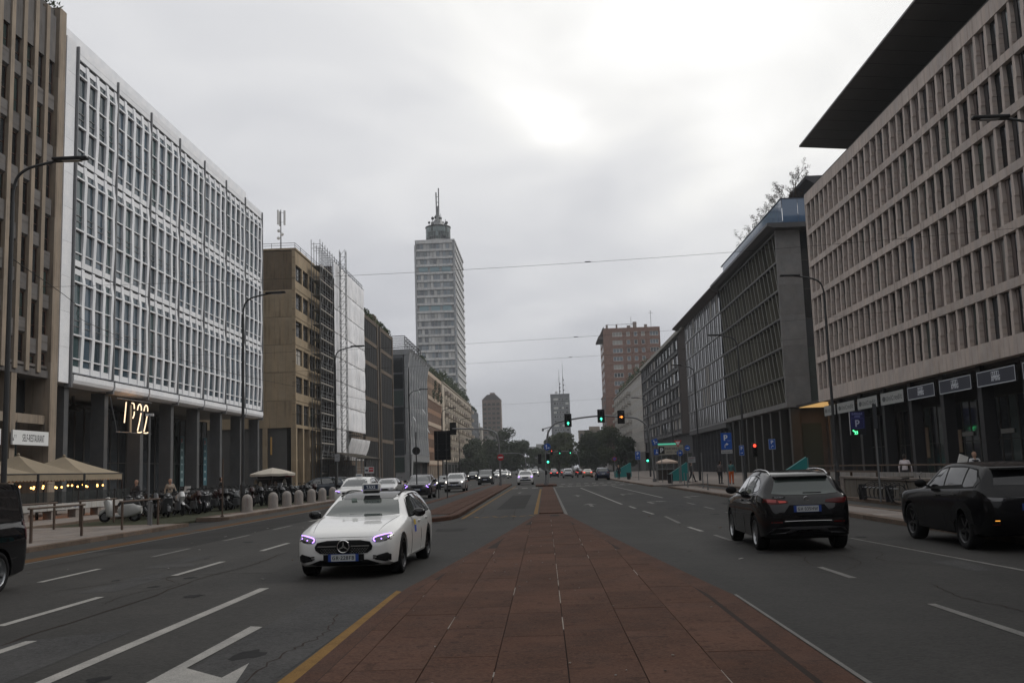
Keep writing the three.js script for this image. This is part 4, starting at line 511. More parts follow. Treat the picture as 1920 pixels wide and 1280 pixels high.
// --- framed grey block
{
  const b = rightB('framed_grey_block', 'grey block with a light metal window grid and a broad thin eave', -212.3), FR = surf([0.23, 0.23, 0.235], 'metal', 2, { roughness: 0.45 }), DK = variants([0.06, 0.06, 0.063], 'metal', 3, 3, 0.2, { roughness: 0.45 }), uE = 42.5; box(b, 'wall', DK, 0, 8.6, -14, uE, 30.8, -0.4);
  for (let r = 0; r < 6; r++) { const y = 8.7 + r * 3.75; box(b, 'floor_frame', FR, 0, y - 0.1, -0.3, uE, y + 0.1, 0.0); for (let k = 0; k < 20; k++) { const u = k * 2.125; const o = (k + r) % 2 ? 0 : 0.04; box(b, 'mullion', FR, u - 0.07, y + 0.11, -0.3, u + 0.07, y + 3.64, -0.04); box(b, 'window_pane', rnd() < 0.1 ? [BLIND, GL[1]] : [GL[0], GL[2]], u + 0.9, y + 0.2, -0.35, u + 2.05, y + 3.5, -0.14 + o); box(b, 'spandrel_panel', DK, u + 0.09, y + 0.2, -0.35, u + 0.86, y + 3.5, -0.1); } }
  box(b, 'base_beam', surf([0.12, 0.12, 0.12], 'concrete', 3), 0, 7.7, -0.8, uE, 8.55, 0.1); { const g = extr(poly([[-14, 30.9], [0, 30.9], [1.5, 31.5], [1.5, 31.75], [-14, 31.75]]), uE + 8); g.rotateY(-Math.PI / 2); mesh(b, 'eave_slab', g, surf([0.10, 0.085, 0.08], 'metal', 3), [uE, 0, 0]); }
  for (let k = 0; k < 12; k++) { box(b, 'column', surf([0.07, 0.07, 0.075], 'concrete', 3), k * 3.8 + 0.1, 0.1, -1.0, k * 3.8 + 0.55, 7.68, -0.4); if (k < 11) win(b, GL, frameDark, k * 3.8 + 0.7, 0.15, k * 3.8 + 3.8, 6.8, -2.6, 0.08, 1, 0.5); } box(b, 'shop_back_wall', M.recessWall, 0, 0.1, -9, uE, 7.7, -3.4);
}
// --- banded grey block
{
  const b = rightB('banded_grey_block', 'long grey block with window bands, louvred spandrels and a dark end strip', -308), U = z => z + 308, uE = U(-224.2), GR = variants([0.16, 0.16, 0.162], 'weather', 4, 3, 0.12), LV = variants([0.065, 0.065, 0.068], 'metal', 2, 2, 0.15), WB = [...GL, BLIND, surf([0.30, 0.30, 0.30], 'metal', 1), surf([0.17, 0.17, 0.175], 'metal', 1)]; box(b, 'wall', LV, 0, 8.3, -14, uE, 30.2, -0.35);
  for (let r = 0; r < 6; r++) { const y = 8.6 + r * 3.62; for (let k = 0; k < 13; k++) { const u = k * 6.44; box(b, 'spandrel_panel', GR, u + 0.05, y, -0.3, u + 6.39, y + 0.55, 0.02); box(b, 'louvre_strip', LV, u + 0.1, y + 0.56, -0.3, u + 6.34, y + 1.15, -0.1); for (let q = 0; q < 3; q++) box(b, 'window_pane', WB, u + 0.12 + q * 2.1, y + 1.17, -0.33, u + 2.1 + q * 2.1, y + 3.5, -0.22); } box(b, 'floor_edge', surf([0.10, 0.10, 0.10], 'concrete', 3), 0, y + 3.5, -0.3, uE, y + 3.61, 0.14); }
  for (let k = 0; k <= 13; k++) box(b, 'mullion', GR, k * 6.44 - 0.14, 8.4, -0.3, k * 6.44 + 0.14, 30.2, 0.1); box(b, 'end_strip', surf([0.055, 0.045, 0.042], 'metal', 3), uE + 0.15, 8.3, -14, uE + 11.5, 30.6, -0.05); box(b, 'cornice', surf([0.34, 0.33, 0.30], 'weather', 3), -0.1, 30.65, -1.5, uE + 11.6, 31.5, 0.5); box(b, 'roof_storey', GR[0], 3, 31.5, -12, uE + 8, 33, -2.5); box(b, 'base_wall', surf([0.07, 0.07, 0.072], 'concrete', 3), 0, 0.1, -12, uE + 11.5, 8.28, -0.6); for (let k = 0; k < 22; k++) win(b, GL, frameDark, 1 + k * 4.2, 0.3, 4.6 + k * 4.2, 4.2, -0.5, 0.08, 1);
}
{ // white balcony flats
  const b = rightB('white_balcony_block', 'off-white apartment block with small balconies beyond the banded grey block', -432), WHT = variants([0.44, 0.415, 0.38], 'weather', 5, 3, 0.05), uE = 122.5; const hs = []; for (let r = 0; r < 7; r++) for (let c = 0; c < 30; c++) hs.push([1.2 + c * 4.05, 7.3 + r * 3.3, 2.6 + c * 4.05, 9.5 + r * 3.3]); holeWall(b, 'front_wall', WHT[1], 0, 6.0, uE, 30.2, 0.4, hs); box(b, 'wall', M.dark, 0.3, 6, -14, uE - 0.3, 30.1, -0.5); hs.forEach(h => win(b, GL, frameWhite, ...h, -0.05, 0.08)); for (let r = 0; r < 7; r++) for (let c = 1; c < 22; c += 3) balcony(b, WHT[0], WHT[2], 0.6 + c * 4.05, 4.4 + c * 4.05, 7.0 + r * 3.3, 1.2); box(b, 'base_wall', surf([0.16, 0.155, 0.15], 'concrete', 3), 0, 0.1, -14, uE, 5.98, -0.05); box(b, 'roof_slab', WHT[0], -0.1, 30.22, -14, uE + 0.1, 30.55, 0.4); for (let k = 0; k < 12; k++) mesh(b, 'roof_shrub', leaves([[4 + k * 9.6, 32 + (k % 3) * 0.6, -3, 4, 1.8 + (k % 3) * 0.7, 2]], 190, 0.42, 680 + k), M.leaf);
}
// --- brick residential tower
{
  const b = thing('brick_tower', 'tall red-brown brick residential tower rising behind the right row', 'building', [28.9, 0, -452]); const BK = variants([0.24, 0.145, 0.115], 'stone', 3, 3, 0.05), W = 26, H = 63.8; const hs = [], kinds = []; for (let r = 0; r < 16; r++) { const y = 61.6 - r * 3.75; for (const [a, c, k] of [[4.2, 8.6, 2], [10.6, 12.2, 0], [14.0, 15.6, 0], [17.4, 19, 0], [21.3, 25.2, 2]]) { hs.push([a, y - 1.05 - (k ? 0 : 0), c, y + 1.0]); kinds.push(k); } }
  holeWall(b, 'front_wall', BK[1], 0, 6, W, H, 0.4, hs); box(b, 'wall', M.dark, 0.3, 0.1, -24, W - 0.2, H - 0.1, -0.5); hs.forEach((h, i) => win(b, rnd() < 0.3 ? [surf([0.3, 0.29, 0.27])] : [GL[1], phys([0.12, 0.14, 0.16], { roughness: 0.1 })], frameWhite, ...h, -0.2, 0.14, kinds[i])); box(b, 'side_wall', BK[0], -0.05, 6, -24, 0.28, H, -0.42); for (let r = 0; r < 15; r++) for (let c = 0; c < 3; c++) box(b, 'side_window', GL, -0.12, 9 + r * 3.75, -5 - c * 7, -0.06, 11.2 + r * 3.75, -2.4 - c * 7); box(b, 'base_wall', surf([0.3, 0.28, 0.26], 'weather', 4), -0.1, 0.1, -24, W + 0.1, 5.98, 0.05);
  for (const y of [56, 48.5, 41]) box(b, 'string_course', BK, 9.5, y - 0.4, 0.01, 19.8, y - 0.1, 0.25); for (const u of [9.6, 13.1, 16.5, 19.9]) box(b, 'rib', BK, u - 0.15, 6.1, 0.01, u + 0.15, 62.5, 0.18);
  { const g = extr(poly([[0.5, 63.8], [0.5, 65.4], [-0.2, 64.6], [-0.9, 62.6], [-2.4, 60.6], [-2.5, 59.6], [-0.08, 59.7]]), 20); mesh(b, 'flared_cornice', g, surf([0.075, 0.055, 0.05], 'stone', 2), [0, 0, -20.5]); } box(b, 'roof_parapet', BK, 0.6, H, -20, W, H + 0.8, -0.2); for (const [u, h, w] of [[1.5, 1.8, 0.9], [6.2, 1.9, 0.7], [11.4, 1.5, 1.6], [14.2, 3.2, 1.7], [19.6, 2.0, 1.3]]) box(b, 'chimney', surf([0.26, 0.22, 0.2], 'stone', 2), u, H + 0.8, -3 - u * 0.2, u + w, H + 0.8 + h, -1.5 - u * 0.2); box(b, 'pergola_beam', M.dark, 1.6, H + 2.55, -2, 14, H + 2.7, -1.85); mesh(b, 'roof_aerial', merge([rod([22.3, H, -2], [22.3, H + 8.5, -2], 0.09, 5), rod([21.3, H + 7.4, -2], [23.4, H + 7.4, -2], 0.06, 4), rod([13.2, H, -2], [13.2, H + 6, -2], 0.08, 4), rod([21.8, H + 8.2, -2], [22.9, H + 8.2, -2], 0.06, 4)]), M.dark);
}
// --- pale high-rise with the round lantern
{
  const X0 = -55.8, Z0 = -440, W = 18.75, D = 46, b = thing('pale_highrise', 'pale banded high-rise with a round glazed lantern and masts on top', 'building', [X0, 0, Z0]); const PA = variants([0.60, 0.60, 0.595], 'weather', 5, 3, 0.05), GR = variants([0.47, 0.475, 0.48], 'weather', 4, 3, 0.08), PN = [phys([0.14, 0.15, 0.165], { roughness: 0.1 }), phys([0.24, 0.27, 0.30], { roughness: 0.1 }), surf([0.46, 0.46, 0.45], 'metal', 1), phys([0.18, 0.20, 0.21], { roughness: 0.1 }), surf([0.55, 0.55, 0.54], 'metal', 1), surf([0.3, 0.31, 0.32], 'metal', 1), phys([0.2, 0.23, 0.26], { roughness: 0.1 })]; box(b, 'core', GR, 0.3, 0.1, -D + 0.3, W - 0.3, 105.5, -0.6);
  for (let r = 0; r < 29; r++) { const y = 105.0 - r * 3.56; if (y < 4) break; box(b, 'floor_band', PA, 0.9, y - 0.2, -0.9, W - 1.3, y + 0.85, 0.12); box(b, 'side_band', PA, W - 0.9, y - 0.2, -D, W + 0.1, y + 0.75, -1.3); if (y < 24) continue;
    const big = r === 3 || r === 8; if (big) for (let g = 0; g < 3; g++) box(b, 'wide_window', phys([0.2, 0.29, 0.32], { roughness: 0.1 }), 1.9 + g * 5.2, y - 2.7, -0.5, 6.0 + g * 5.2, y - 0.3, -0.35); else for (let c = 0; c < 11; c++) { const u = 1.3 + c * 1.47; box(b, 'window', (c % 4 === 3) ? GR : PN, u, y - 2.65, -0.5, u + 1.2, y - 0.35, -0.3 + (c % 2) * 0.05); } box(b, 'side_glass', [GR[0], phys([0.2, 0.21, 0.22], { roughness: 0.2 }), GR[1]], W - 0.7, y - 2.7, -D + 0.5, W - 0.35, y - 0.3, -1.4); }
  for (const u of [0.0, W - 1.25]) box(b, 'corner_pier', GR, u, 0.1, -1.2, u + 0.85, 104.2, 0.0); for (let r = 0; r < 27; r++) box(b, 'corner_window', PN, W - 1.1, 101.6 - r * 3.56, -0.05, W - 0.6, 103.6 - r * 3.56, 0.06); box(b, 'roof_edge', PA, 0.3, 105.9, -D, W - 0.3, 106.6, -0.2);
  const cx = 10.4, cz = -7, lant = mesh(b, 'lantern_drum', T(new THREE.CylinderGeometry(5.5, 5.6, 6.8, 36), cx, 110, cz), GR[0]); for (let k = 0; k < 30; k++) { const a = k / 30 * Math.PI * 2; for (const [y, h] of [[107.4, 1.3], [109.2, 2.0], [111.5, 2.2]]) mesh(lant, 'lantern_pane', boxG(1.04, h, 0.1), y < 108 ? GL : [M.glassGreen, phys([0.16, 0.2, 0.2], { roughness: 0.1 })], [cx + Math.sin(a) * 5.63, y + 0.6, cz + Math.cos(a) * 5.63], [0, a, 0]); } mesh(b, 'lantern_rim', T(new THREE.CylinderGeometry(5.9, 5.9, 0.5, 36), cx, 113.6, cz), M.dark); mesh(b, 'lantern_foot', T(new THREE.CylinderGeometry(6.2, 6.2, 0.6, 36), cx, 106.8, cz), PA);
  const k0 = seed; seed = 77; for (let k = 0; k < 52; k++) { const a = rr(0, 6.3), q = rr(0.4, 5.2), h = rr(1.6, 7.5) * (1.2 - q / 5.8); mesh(b, 'antenna', merge([rod([cx + Math.sin(a) * q, 113.4, cz + Math.cos(a) * q], [cx + Math.sin(a) * q, 113.4 + h, cz + Math.cos(a) * q], 0.12, 5), T(new THREE.SphereGeometry(rr(0.3, 0.75), 8, 6), cx + Math.sin(a) * q, 113.4 + h * rr(0.5, 0.9), cz + Math.cos(a) * q)]), [M.galv, M.dark, M.white]); } seed = k0; mesh(b, 'mast_base', T(new THREE.CylinderGeometry(0.9, 3.8, 5.5, 8), cx, 116, cz), M.galv); mesh(b, 'mast', merge([rod([cx - 0.5, 115, cz], [cx - 0.6, 130.5, cz], 0.34, 6), rod([cx + 0.5, 115, cz], [cx + 0.6, 132.5, cz], 0.3, 6), rod([cx + 0.2, 114, cz], [cx + 0.2, 124, cz], 0.9, 6, 0.4), ...[0, 1, 2, 3, 4].map(k => rod([cx - 0.5, 118 + k * 2.6, cz], [cx + 0.5, 118 + k * 2.6, cz], 0.14, 4))]), M.galv);
}
// --- far towers and the low backdrop
{
  const b = thing('brown_tower', 'brown residential tower with a hipped top in the hazy distance', 'building', [-42.8, 0, -700]), BN = variants([0.20, 0.15, 0.125], 'weather', 4, 3, 0.08), W = 13.2; box(b, 'wall', BN[1], 0, 0.1, -14, W, 51, 0); for (let r = 0; r < 13; r++) { const y = 49 - r * 3.3; box(b, 'floor_band', BN, -0.05, y - 2.6, 0.01, W + 0.05, y - 2.2, 0.2); for (let c = 0; c < 4; c++) { win(b, GL, frameDark, 0.8 + c * 3.1, y - 1.9, 2.9 + c * 3.1, y - 0.2, 0.12, 0.12, 1); } if (r % 3) box(b, 'loggia_panel', BN[0], 3.5 + (r % 2) * 3, y - 2.2, 0.02, 6.8 + (r % 2) * 3, y - 1.4, 0.5); } { const g = extr(poly([[-0.3, 51], [W + 0.3, 51], [W - 3.5, 54.8], [3.6, 54.8]]), 13); mesh(b, 'hipped_roof', g, surf([0.09, 0.08, 0.08], 'stone', 3), [0, 0, -13.5]); box(b, 'roof_room', BN[0], 5.5, 54.7, -8, 9, 56.3, -3); }
}
{
  const b = thing('antenna_tower', 'grey office tower with two tall aerial masts in the distance', 'building', [5.7, 0, -700]), G = variants([0.18, 0.185, 0.195], 'weather', 4, 3, 0.08), W = 13.4; box(b, 'wall', G[1], 0, 0.1, -16, W, 52.5, 0); for (let r = 0; r < 13; r++) { const y = 50.6 - r * 3.1; for (let c = 0; c < 5; c++) win(b, [surf([0.45, 0.45, 0.42]), ...GL], frameWhite, 2 + c * 1.95 + (c === 4 ? 0.6 : 0), y - 1.5, 3.3 + c * 1.95 + (c === 0 ? 0.6 : c === 4 ? 1.4 : 0), y, 0.1, 0.1); } box(b, 'roof_parapet', G[0], -0.1, 52.5, -16, W + 0.1, 53.6, 0.1);
  for (const [u, h] of [[6.6, 18], [9.2, 23.5]]) mesh(b, 'aerial_mast', merge([rod([u, 53, -4], [u, 53 + h * 0.55, -4], 0.32, 6, 0.22), rod([u, 53 + h * 0.5, -4], [u, 53 + h, -4], 0.16, 5, 0.08), ...[0.15, 0.3, 0.45].map(f => T(new THREE.SphereGeometry(0.5, 8, 6), u + 0.4, 53 + h * f, -4))]), M.dark); for (const [u, w] of [[-0.5, 6.6], [13, 9.2], [3, 6.6]]) mesh(b, 'guy_wire', rod([u, 53.6, -4], [w, 66, -4], 0.03, 3), M.cable); mesh(b, 'dish', T(new THREE.SphereGeometry(1.1, 12, 6, 0, 6.3, 0, 1.2), 4.3, 55, -3, 1.5, 0, 0), M.white);
}
[['pale low block left of the far trees', -32, -560, 9, 21, [0.3, 0.29, 0.27]], ['narrow pale block beside the brown tower', -46, -640, 6, 29, [0.32, 0.29, 0.25]], ['low tan block right of the antenna tower', 22, -620, 22, 24, [0.26, 0.22, 0.18]], ['grey-brown block behind the right-hand traffic lights', 30.5, -500, 9, 36, [0.20, 0.18, 0.165]], ['pale distant block closing the street', -14, -900, 22, 21, [0.30, 0.30, 0.29]], ['small pale distant block right of the tree gap', 12, -900, 14, 18, [0.27, 0.26, 0.25]]].forEach(([l, x, z, w, h, c], i) => {
  const b = thing('distant_block', l, 'building', [x, 0, z], 0, 'low blocks at the end of the street'), m = variants(c, 'weather', 4, 2, 0.06); box(b, 'wall', m, 0, 0.1, -14, w, h, 0); const nc = Math.max(2, Math.floor(w / 3)); for (let r = 0; r < Math.floor(h / 3.4) - 1; r++) for (let q = 0; q < nc; q++) win(b, GL, frameDark, 0.7 + q * (w - 1) / nc, 3.5 + r * 3.4, 2.3 + q * (w - 1) / nc, 5.5 + r * 3.4, 0.1, 0.1); box(b, 'roof_edge', m, -0.3, h, -14, w + 0.3, h + 0.5, 0.3); box(b, 'roof_room', m, w * 0.3, h + 0.5, -9, w * 0.6, h + 2.8, -4); mesh(b, 'chimney', rod([w * 0.75, h, -5], [w * 0.75, h + 3.4, -5], 0.4, 6), m[0]); });
{ const c = thing('tower_crane', 'small pale tower crane seen between the far trees', 'crane', [3.4, 0, -760]); mesh(c, 'mast', rod([0, 0, 0], [0, 30, 0], 0.5, 5), M.galv); mesh(c, 'jib', merge([rod([-4, 31.5, 0], [9, 35, 0], 0.45, 4)]), M.galv); box(c, 'cab', M.white, -0.9, 29, -0.8, 0.9, 31.2, 0.8); box(c, 'counterweight', M.dark, -4.8, 30, -0.7, -3.2, 32, 0.7); }

// ------------------------------------------------------------------ street trees at the far square
function tree(label, x, z, h, r, sd, n = 2600) {
  const t = thing('street_tree', label, 'tree', [x, 0, z], 0, 'trees round the far square'), k0 = seed; seed = sd; const cl = [], gs = [rod([0, 0, 0], [0, h * 0.42, 0], 0.34, 8, 0.24)];
  for (let i = 0; i < 26; i++) { const a = rr(0, 6.3), f = i < 9 ? rr(0, 0.4) : rr(0.28, 1), q = r * Math.sqrt(rnd()) * (f > 0.75 ? 0.6 : 1.0), y = h * lerp(0.14, 0.9, f), s = rr(0.26, 0.44) * r; cl.push([Math.cos(a) * q, y, Math.sin(a) * q, s * 1.2, s, s * 1.2]); gs.push(rod([0, h * rr(0.2, 0.42), 0], [Math.cos(a) * q * 0.85, y, Math.sin(a) * q * 0.85], 0.13, 5, 0.04)); }
  seed = k0; mesh(t, 'trunk', merge(gs), M.bark); mesh(t, 'crown', leaves(cl, n * 2, 0.42, sd + 1), M.leaf);
}
[['dark bushy tree left of the far left mast arm', -29, -395, 14, 5.5], ['big rounded tree in the middle of the far left group', -17.5, -410, 20, 6.2], ['lower tree closing the right side of the far left group', -9.5, -425, 14, 4.8], ['dark tree behind the far left group by the grey block', -24, -440, 15, 5], ['tree left of the antenna tower foot', 2.5, -440, 15, 4.4], ['tall tree in front of the antenna tower', 9.5, -420, 18, 4.8], ['broad tree right of the antenna tower', 20.5, -400, 17.5, 6], ['large tree at the foot of the brick tower', 26, -380, 18, 5.5], ['low dark tree beside the off-white flats', 27, -330, 11, 4], ['small tree far behind in the street gap', -3.5, -520, 13, 4.2], ['hazy low tree at the street end', 4, -560, 13, 4.5], ['dark tree in front of the slate grey block', -26, -350, 11, 4], ['low dark tree between the left signal masts', -13, -370, 12, 4.5], ['tall dark tree behind the central signals', 5.5, -395, 16, 4.6], ['dark tree filling the gap beside the brick tower', 15, -372, 15, 5]].forEach(([l, x, z, h, r], i) => tree(l, x, z, h, r, 1200 + i * 31));

// ------------------------------------------------------------------ the street goes on behind the camera: what the cars and windows mirror
function plainBlock(name, label, p, ry, L, H, c) { const b = thing(name, label, 'building', p, ry), m = variants(c, 'weather', 5, 3, 0.06), hs = [], nr = Math.floor((H - 6) / 3.8), nc = Math.floor(L / 7); for (let r = 0; r < nr; r++) for (let k = 0; k < nc; k++) hs.push([1 + k * 7, 6.2 + r * 3.8, 6.2 + k * 7, 8.6 + r * 3.8]); holeWall(b, 'front_wall', m[1], 0, 5.2, L, H, 0.4, hs); box(b, 'wall', M.dark, 0.2, 0.1, -14, L - 0.2, H - 0.1, -0.5); hs.forEach(h => win(b, GL, frameDark, ...h, -0.2, 0.1, 2)); for (let k = 0; k <= nc; k++) box(b, 'ground_pier', m, k * 7 - 0.1, 0.1, -0.5, k * 7 + 0.7, 5.18, -0.02); box(b, 'roof_slab', m, -0.2, H, -14, L + 0.2, H + 0.4, 0.3); }
plainBlock('rear_block', 'plain brown office block outside the frame to the left behind the camera', [-31, 0, 96], Math.PI / 2, 136, 30, [0.2, 0.17, 0.14]);
plainBlock('rear_block', 'plain grey office block outside the frame to the right behind the camera', [31, 0, -49], -Math.PI / 2, 145, 31, [0.18, 0.17, 0.16]);
plainBlock('station_front', 'broad stone station front closing the street behind the camera', [75, 0, 170], Math.PI, 150, 38, [0.22, 0.2, 0.175]);
plainBlock('back_block', 'pale block glimpsed through the side street left of the beige block', [-78, 0, -84], Math.PI / 2, 60, 27, [0.36, 0.35, 0.33]);
plainBlock('back_block', 'grey block in the side street behind the warm lit canopy', [66, 0, -150], -Math.PI / 2, 60, 27, [0.16, 0.155, 0.15]);
plainBlock('back_block', 'grey block in the side street before the finned grey block', [-62, 0, -192], Math.PI / 2, 52, 24, [0.17, 0.165, 0.16]);

// ------------------------------------------------------------------ street lamps
const lampProto = (() => {
  const o = thing('street_lamp', 'tall curved street lamp at the left edge behind the black van', 'street lamp', [-15.8, 0.12, -28.7], 0, 'curved street lamps along both kerbs');
  mesh(o, 'post', merge([rod([0, 0, 0], [0, 1.3, 0], 0.13, 12), rod([0, 1.3, 0], [0, 1.5, 0], 0.13, 12, 0.085), rod([0, 1.5, 0], [0, 10.2, 0], 0.085, 10, 0.06)]), M.pole);
  mesh(o, 'arm', tube([[0, 10.15, 0], [0.02, 10.6, 0], [0.14, 10.98, 0], [0.42, 11.2, 0], [0.9, 11.33, 0], [1.35, 11.42, 0]], 0.045, 24, 8), M.pole);
  { const g = new RoundedBoxGeometry(1.05, 0.1, 0.34, 2, 0.04); const p = g.attributes.position; for (let i = 0; i < p.count; i++) { const f = 1 - 0.35 * sstep(0.1, 0.52, p.getX(i)); p.setZ(i, p.getZ(i) * f); } g.computeVertexNormals(); mesh(o, 'lamp_head', g, M.dark, [1.75, 11.46, 0], [0, 0, 0.02]); mesh(o, 'lamp_glass', boxG(0.55, 0.02, 0.2), surf([0.3, 0.3, 0.3], null, 1, { roughness: 0.2 }), [1.8, 11.395, 0]); }
  box(o, 'hatch', M.dark, -0.05, 0.5, 0.125, 0.05, 0.9, 0.14); return o;
})();
[['tall curved street lamp behind the first stone bollard', -15.8, -51.8, 0], ['street lamp in front of the scaffolding and white sheets', -15.8, -75.2, 0], ['street lamp in front of the finned grey block', -15.8, -117, 0], ['street lamp in front of the peach brick building', -15.8, -154.2, 0], ['farthest street lamp on the left kerb', -15.8, -185.5, 0], ['lamp reaching in from the right edge, only its head in view', 15.2, -28.5, Math.PI], ['tall street lamp before the corner of the stone grid building', 15.2, -52.6, Math.PI], ['street lamp in front of the olive blades', 15.2, -76.5, Math.PI], ['street lamp in front of the framed grey block', 15.2, -98.9, Math.PI], ['street lamp in front of the dark end strip of the banded block', 15.2, -118, Math.PI], ['farthest street lamp on the right, before the off-white flats', 15.2, -145, Math.PI]].forEach(([l, x, z, a]) => cloneThing(lampProto, l, [x, 0.12, z], a));

// ------------------------------------------------------------------ traffic signals and their masts
const LENS_OFF = surf([0.02, 0.02, 0.02], null, 1, { roughness: 0.3 }), GREEN = emit([0.08, 1, 0.55], 2.6), RED = emit([1, 0.06, 0.03], 2.6), ORANGE = emit([1, 0.25, 0.04], 3), WHITEL = emit([1, 0.95, 0.85], 3);
function signal(label, p, lit, kind, board = true, ry = 0, group = 'signals on the near mast arm') {
  const s = thing('traffic_signal', label, 'traffic light', p, ry, group); if (board) box(s, 'backboard', M.black, -0.36, -0.66, -0.06, 0.36, 0.66, -0.03);
  mesh(s, 'housing', new RoundedBoxGeometry(0.34, 1.0, 0.24, 2, 0.04), M.dark, [0, 0, 0.08]);
  [0.32, 0, -0.32].forEach((y, i) => { const on = lit === i, m = on ? [RED, ORANGE, GREEN][kind] : LENS_OFF; mesh(s, 'visor', T(new THREE.CylinderGeometry(0.13, 0.135, 0.16, 16, 1, true, Math.PI * 0.5 - 2.2, 4.4), 0, y, 0.28, Math.PI / 2, 0, 0), M.black);
    if (on && board) { const a = kind === 1 ? [[-0.1, -0.03], [0.01, -0.03], [0.01, -0.1], [0.12, 0], [0.01, 0.1], [0.01, 0.03], [-0.1, 0.03]] : [[-0.03, -0.11], [0.03, -0.11], [0.03, 0.0], [0.1, 0.0], [0, 0.12], [-0.1, 0.0], [-0.03, 0.0]]; mesh(s, 'lit_arrow', T(extr(poly(a.map(([x, q]) => [x * 1.45, q * 1.45])), 0.02), 0, y, 0.205), m); mesh(s, 'lens', T(new THREE.CylinderGeometry(0.12, 0.12, 0.02, 16), 0, y, 0.2, Math.PI / 2), LENS_OFF); }
    else mesh(s, on ? 'lit_lens' : 'lens', T(new THREE.CylinderGeometry(0.11, 0.11, 0.03, 16), 0, y, 0.2, Math.PI / 2), m); });
  return s;
}
{ const g = thing('signal_gantry', 'grey arched signal mast spanning the departing lanes from the red island', 'mast', [0, 0.18, -100]); mesh(g, 'arch', tube([[0.02, 0, 0], [0.12, 2.2, 0], [0.25, 4.1, 0], [0.5, 5.3, 0], [1.2, 6.05, 0], [2.48, 6.36, 0], [5.8, 6.66, 0], [7.8, 6.48, 0], [9.3, 6.3, 0], [10.25, 5.6, 0], [10.6, 4.3, 0], [10.75, 2, 0], [10.85, 0, 0]], 0.085, 90, 8), M.galv); for (const x of [0.02, 10.85]) mesh(g, 'foot', rod([x, -0.05, 0], [x, 0.25, 0], 0.2, 10), M.galv); mesh(g, 'control_box', new RoundedBoxGeometry(0.22, 0.4, 0.16, 2, 0.02), M.dark, [0.1, 1.2, 0.12]); }
signal('green arrow signal hung leftmost on the near mast arm', [2.48, 6.5, -99.75], 2, 2); signal('green arrow signal hung in the middle of the near mast arm', [5.8, 6.82, -99.75], 2, 2); signal('orange right-arrow signal hung rightmost on the near mast arm', [7.8, 6.64, -99.75], 1, 1);
signal('green signal low on the central pole under the round blue sign', [0.32, 2.75, -99.7], 2, 2, false); signal('dark signal facing away on the central pole', [-0.5, 2.75, -100.3], 5, 0, false, Math.PI); signal('green signal on the right foot of the near mast', [10.3, 2.55, -100.6], 2, 2, false); signal('red signal on the pavement before the framed grey block', [15.0, 2.6, -72], 0, 0, false, 0.2);
{ const g = thing('signal_mast', 'curved grey signal mast on the left traffic island', 'mast', [-4.75, 0.15, -105]); mesh(g, 'arch', tube([[0, 0, 0], [0, 2.5, 0], [-0.04, 4.6, 0], [-0.3, 5.5, 0], [-1.0, 5.85, 0], [-3.1, 6.05, 0], [-4.9, 6.12, 0]], 0.08, 60, 8), M.galv); mesh(g, 'foot', rod([0, -0.02, 0], [0, 0.3, 0], 0.18, 10), M.galv); }
signal('dark signal seen from behind at the end of the left mast arm', [-9.6, 6.3, -105.2], 5, 0, true, Math.PI);
for (const [l, x, y, i, k] of [['far signal showing red, leftmost over the departing lanes', 1.9, 5.9, 0, 0], ['far signal showing green next to the far red one', 4.0, 5.9, 2, 2], ['far signal showing green, rightmost on the far mast', 6.7, 5.9, 2, 2]]) signal(l, [x, y, -259.8], i, k, true, 0, 'signals on the far mast');
{ const g = thing('signal_gantry', 'far arched signal mast over the departing lanes', 'mast', [0, 0, -260]); mesh(g, 'arch', tube([[0.6, 5.6, 0], [3, 6.0, 0], [6.8, 5.9, 0], [8.4, 5.2, 0], [8.9, 3.5, 0], [9, 0, 0]], 0.1, 40, 6), M.galv); mesh(g, 'foot', rod([9, 0, 0], [9, 0.3, 0], 0.2), M.galv); }
{ const g = thing('signal_mast', 'far curved signal mast before the left tree group', 'mast', [-4.9, 0, -255]); mesh(g, 'arch', tube([[0, 0, 0], [0, 3.6, 0], [-0.4, 5.2, 0], [-1.6, 5.8, 0], [-7.2, 5.9, 0]], 0.1, 40, 6), M.galv); mesh(g, 'foot', rod([0, 0, 0], [0, 0.3, 0], 0.2), M.galv); }

// ------------------------------------------------------------------ signs
const BLUE = '#0f4a9c', WHT = '#c9ced4';
function arrowUpRight(x, cx, cy, s) { x.strokeStyle = WHT; x.fillStyle = WHT; x.lineWidth = s * 0.22; x.beginPath(); x.moveTo(cx - s * 0.5, cy + s); x.lineTo(cx - s * 0.5, cy + s * 0.3); x.quadraticCurveTo(cx - s * 0.5, cy - s * 0.2, cx + s * 0.1, cy - s * 0.25); x.stroke(); x.beginPath(); x.moveTo(cx + s * 0.05, cy - s * 0.75); x.lineTo(cx + s * 0.85, cy - s * 0.25); x.lineTo(cx + s * 0.05, cy + s * 0.25); x.fill(); }
function rightArrow(x, cx, cy, s) { x.fillStyle = WHT; x.fillRect(cx - s, cy - s * 0.14, s * 1.2, s * 0.28); x.beginPath(); x.moveTo(cx + s * 0.1, cy - s * 0.5); x.lineTo(cx + s, cy); x.lineTo(cx + s * 0.1, cy + s * 0.5); x.fill(); }
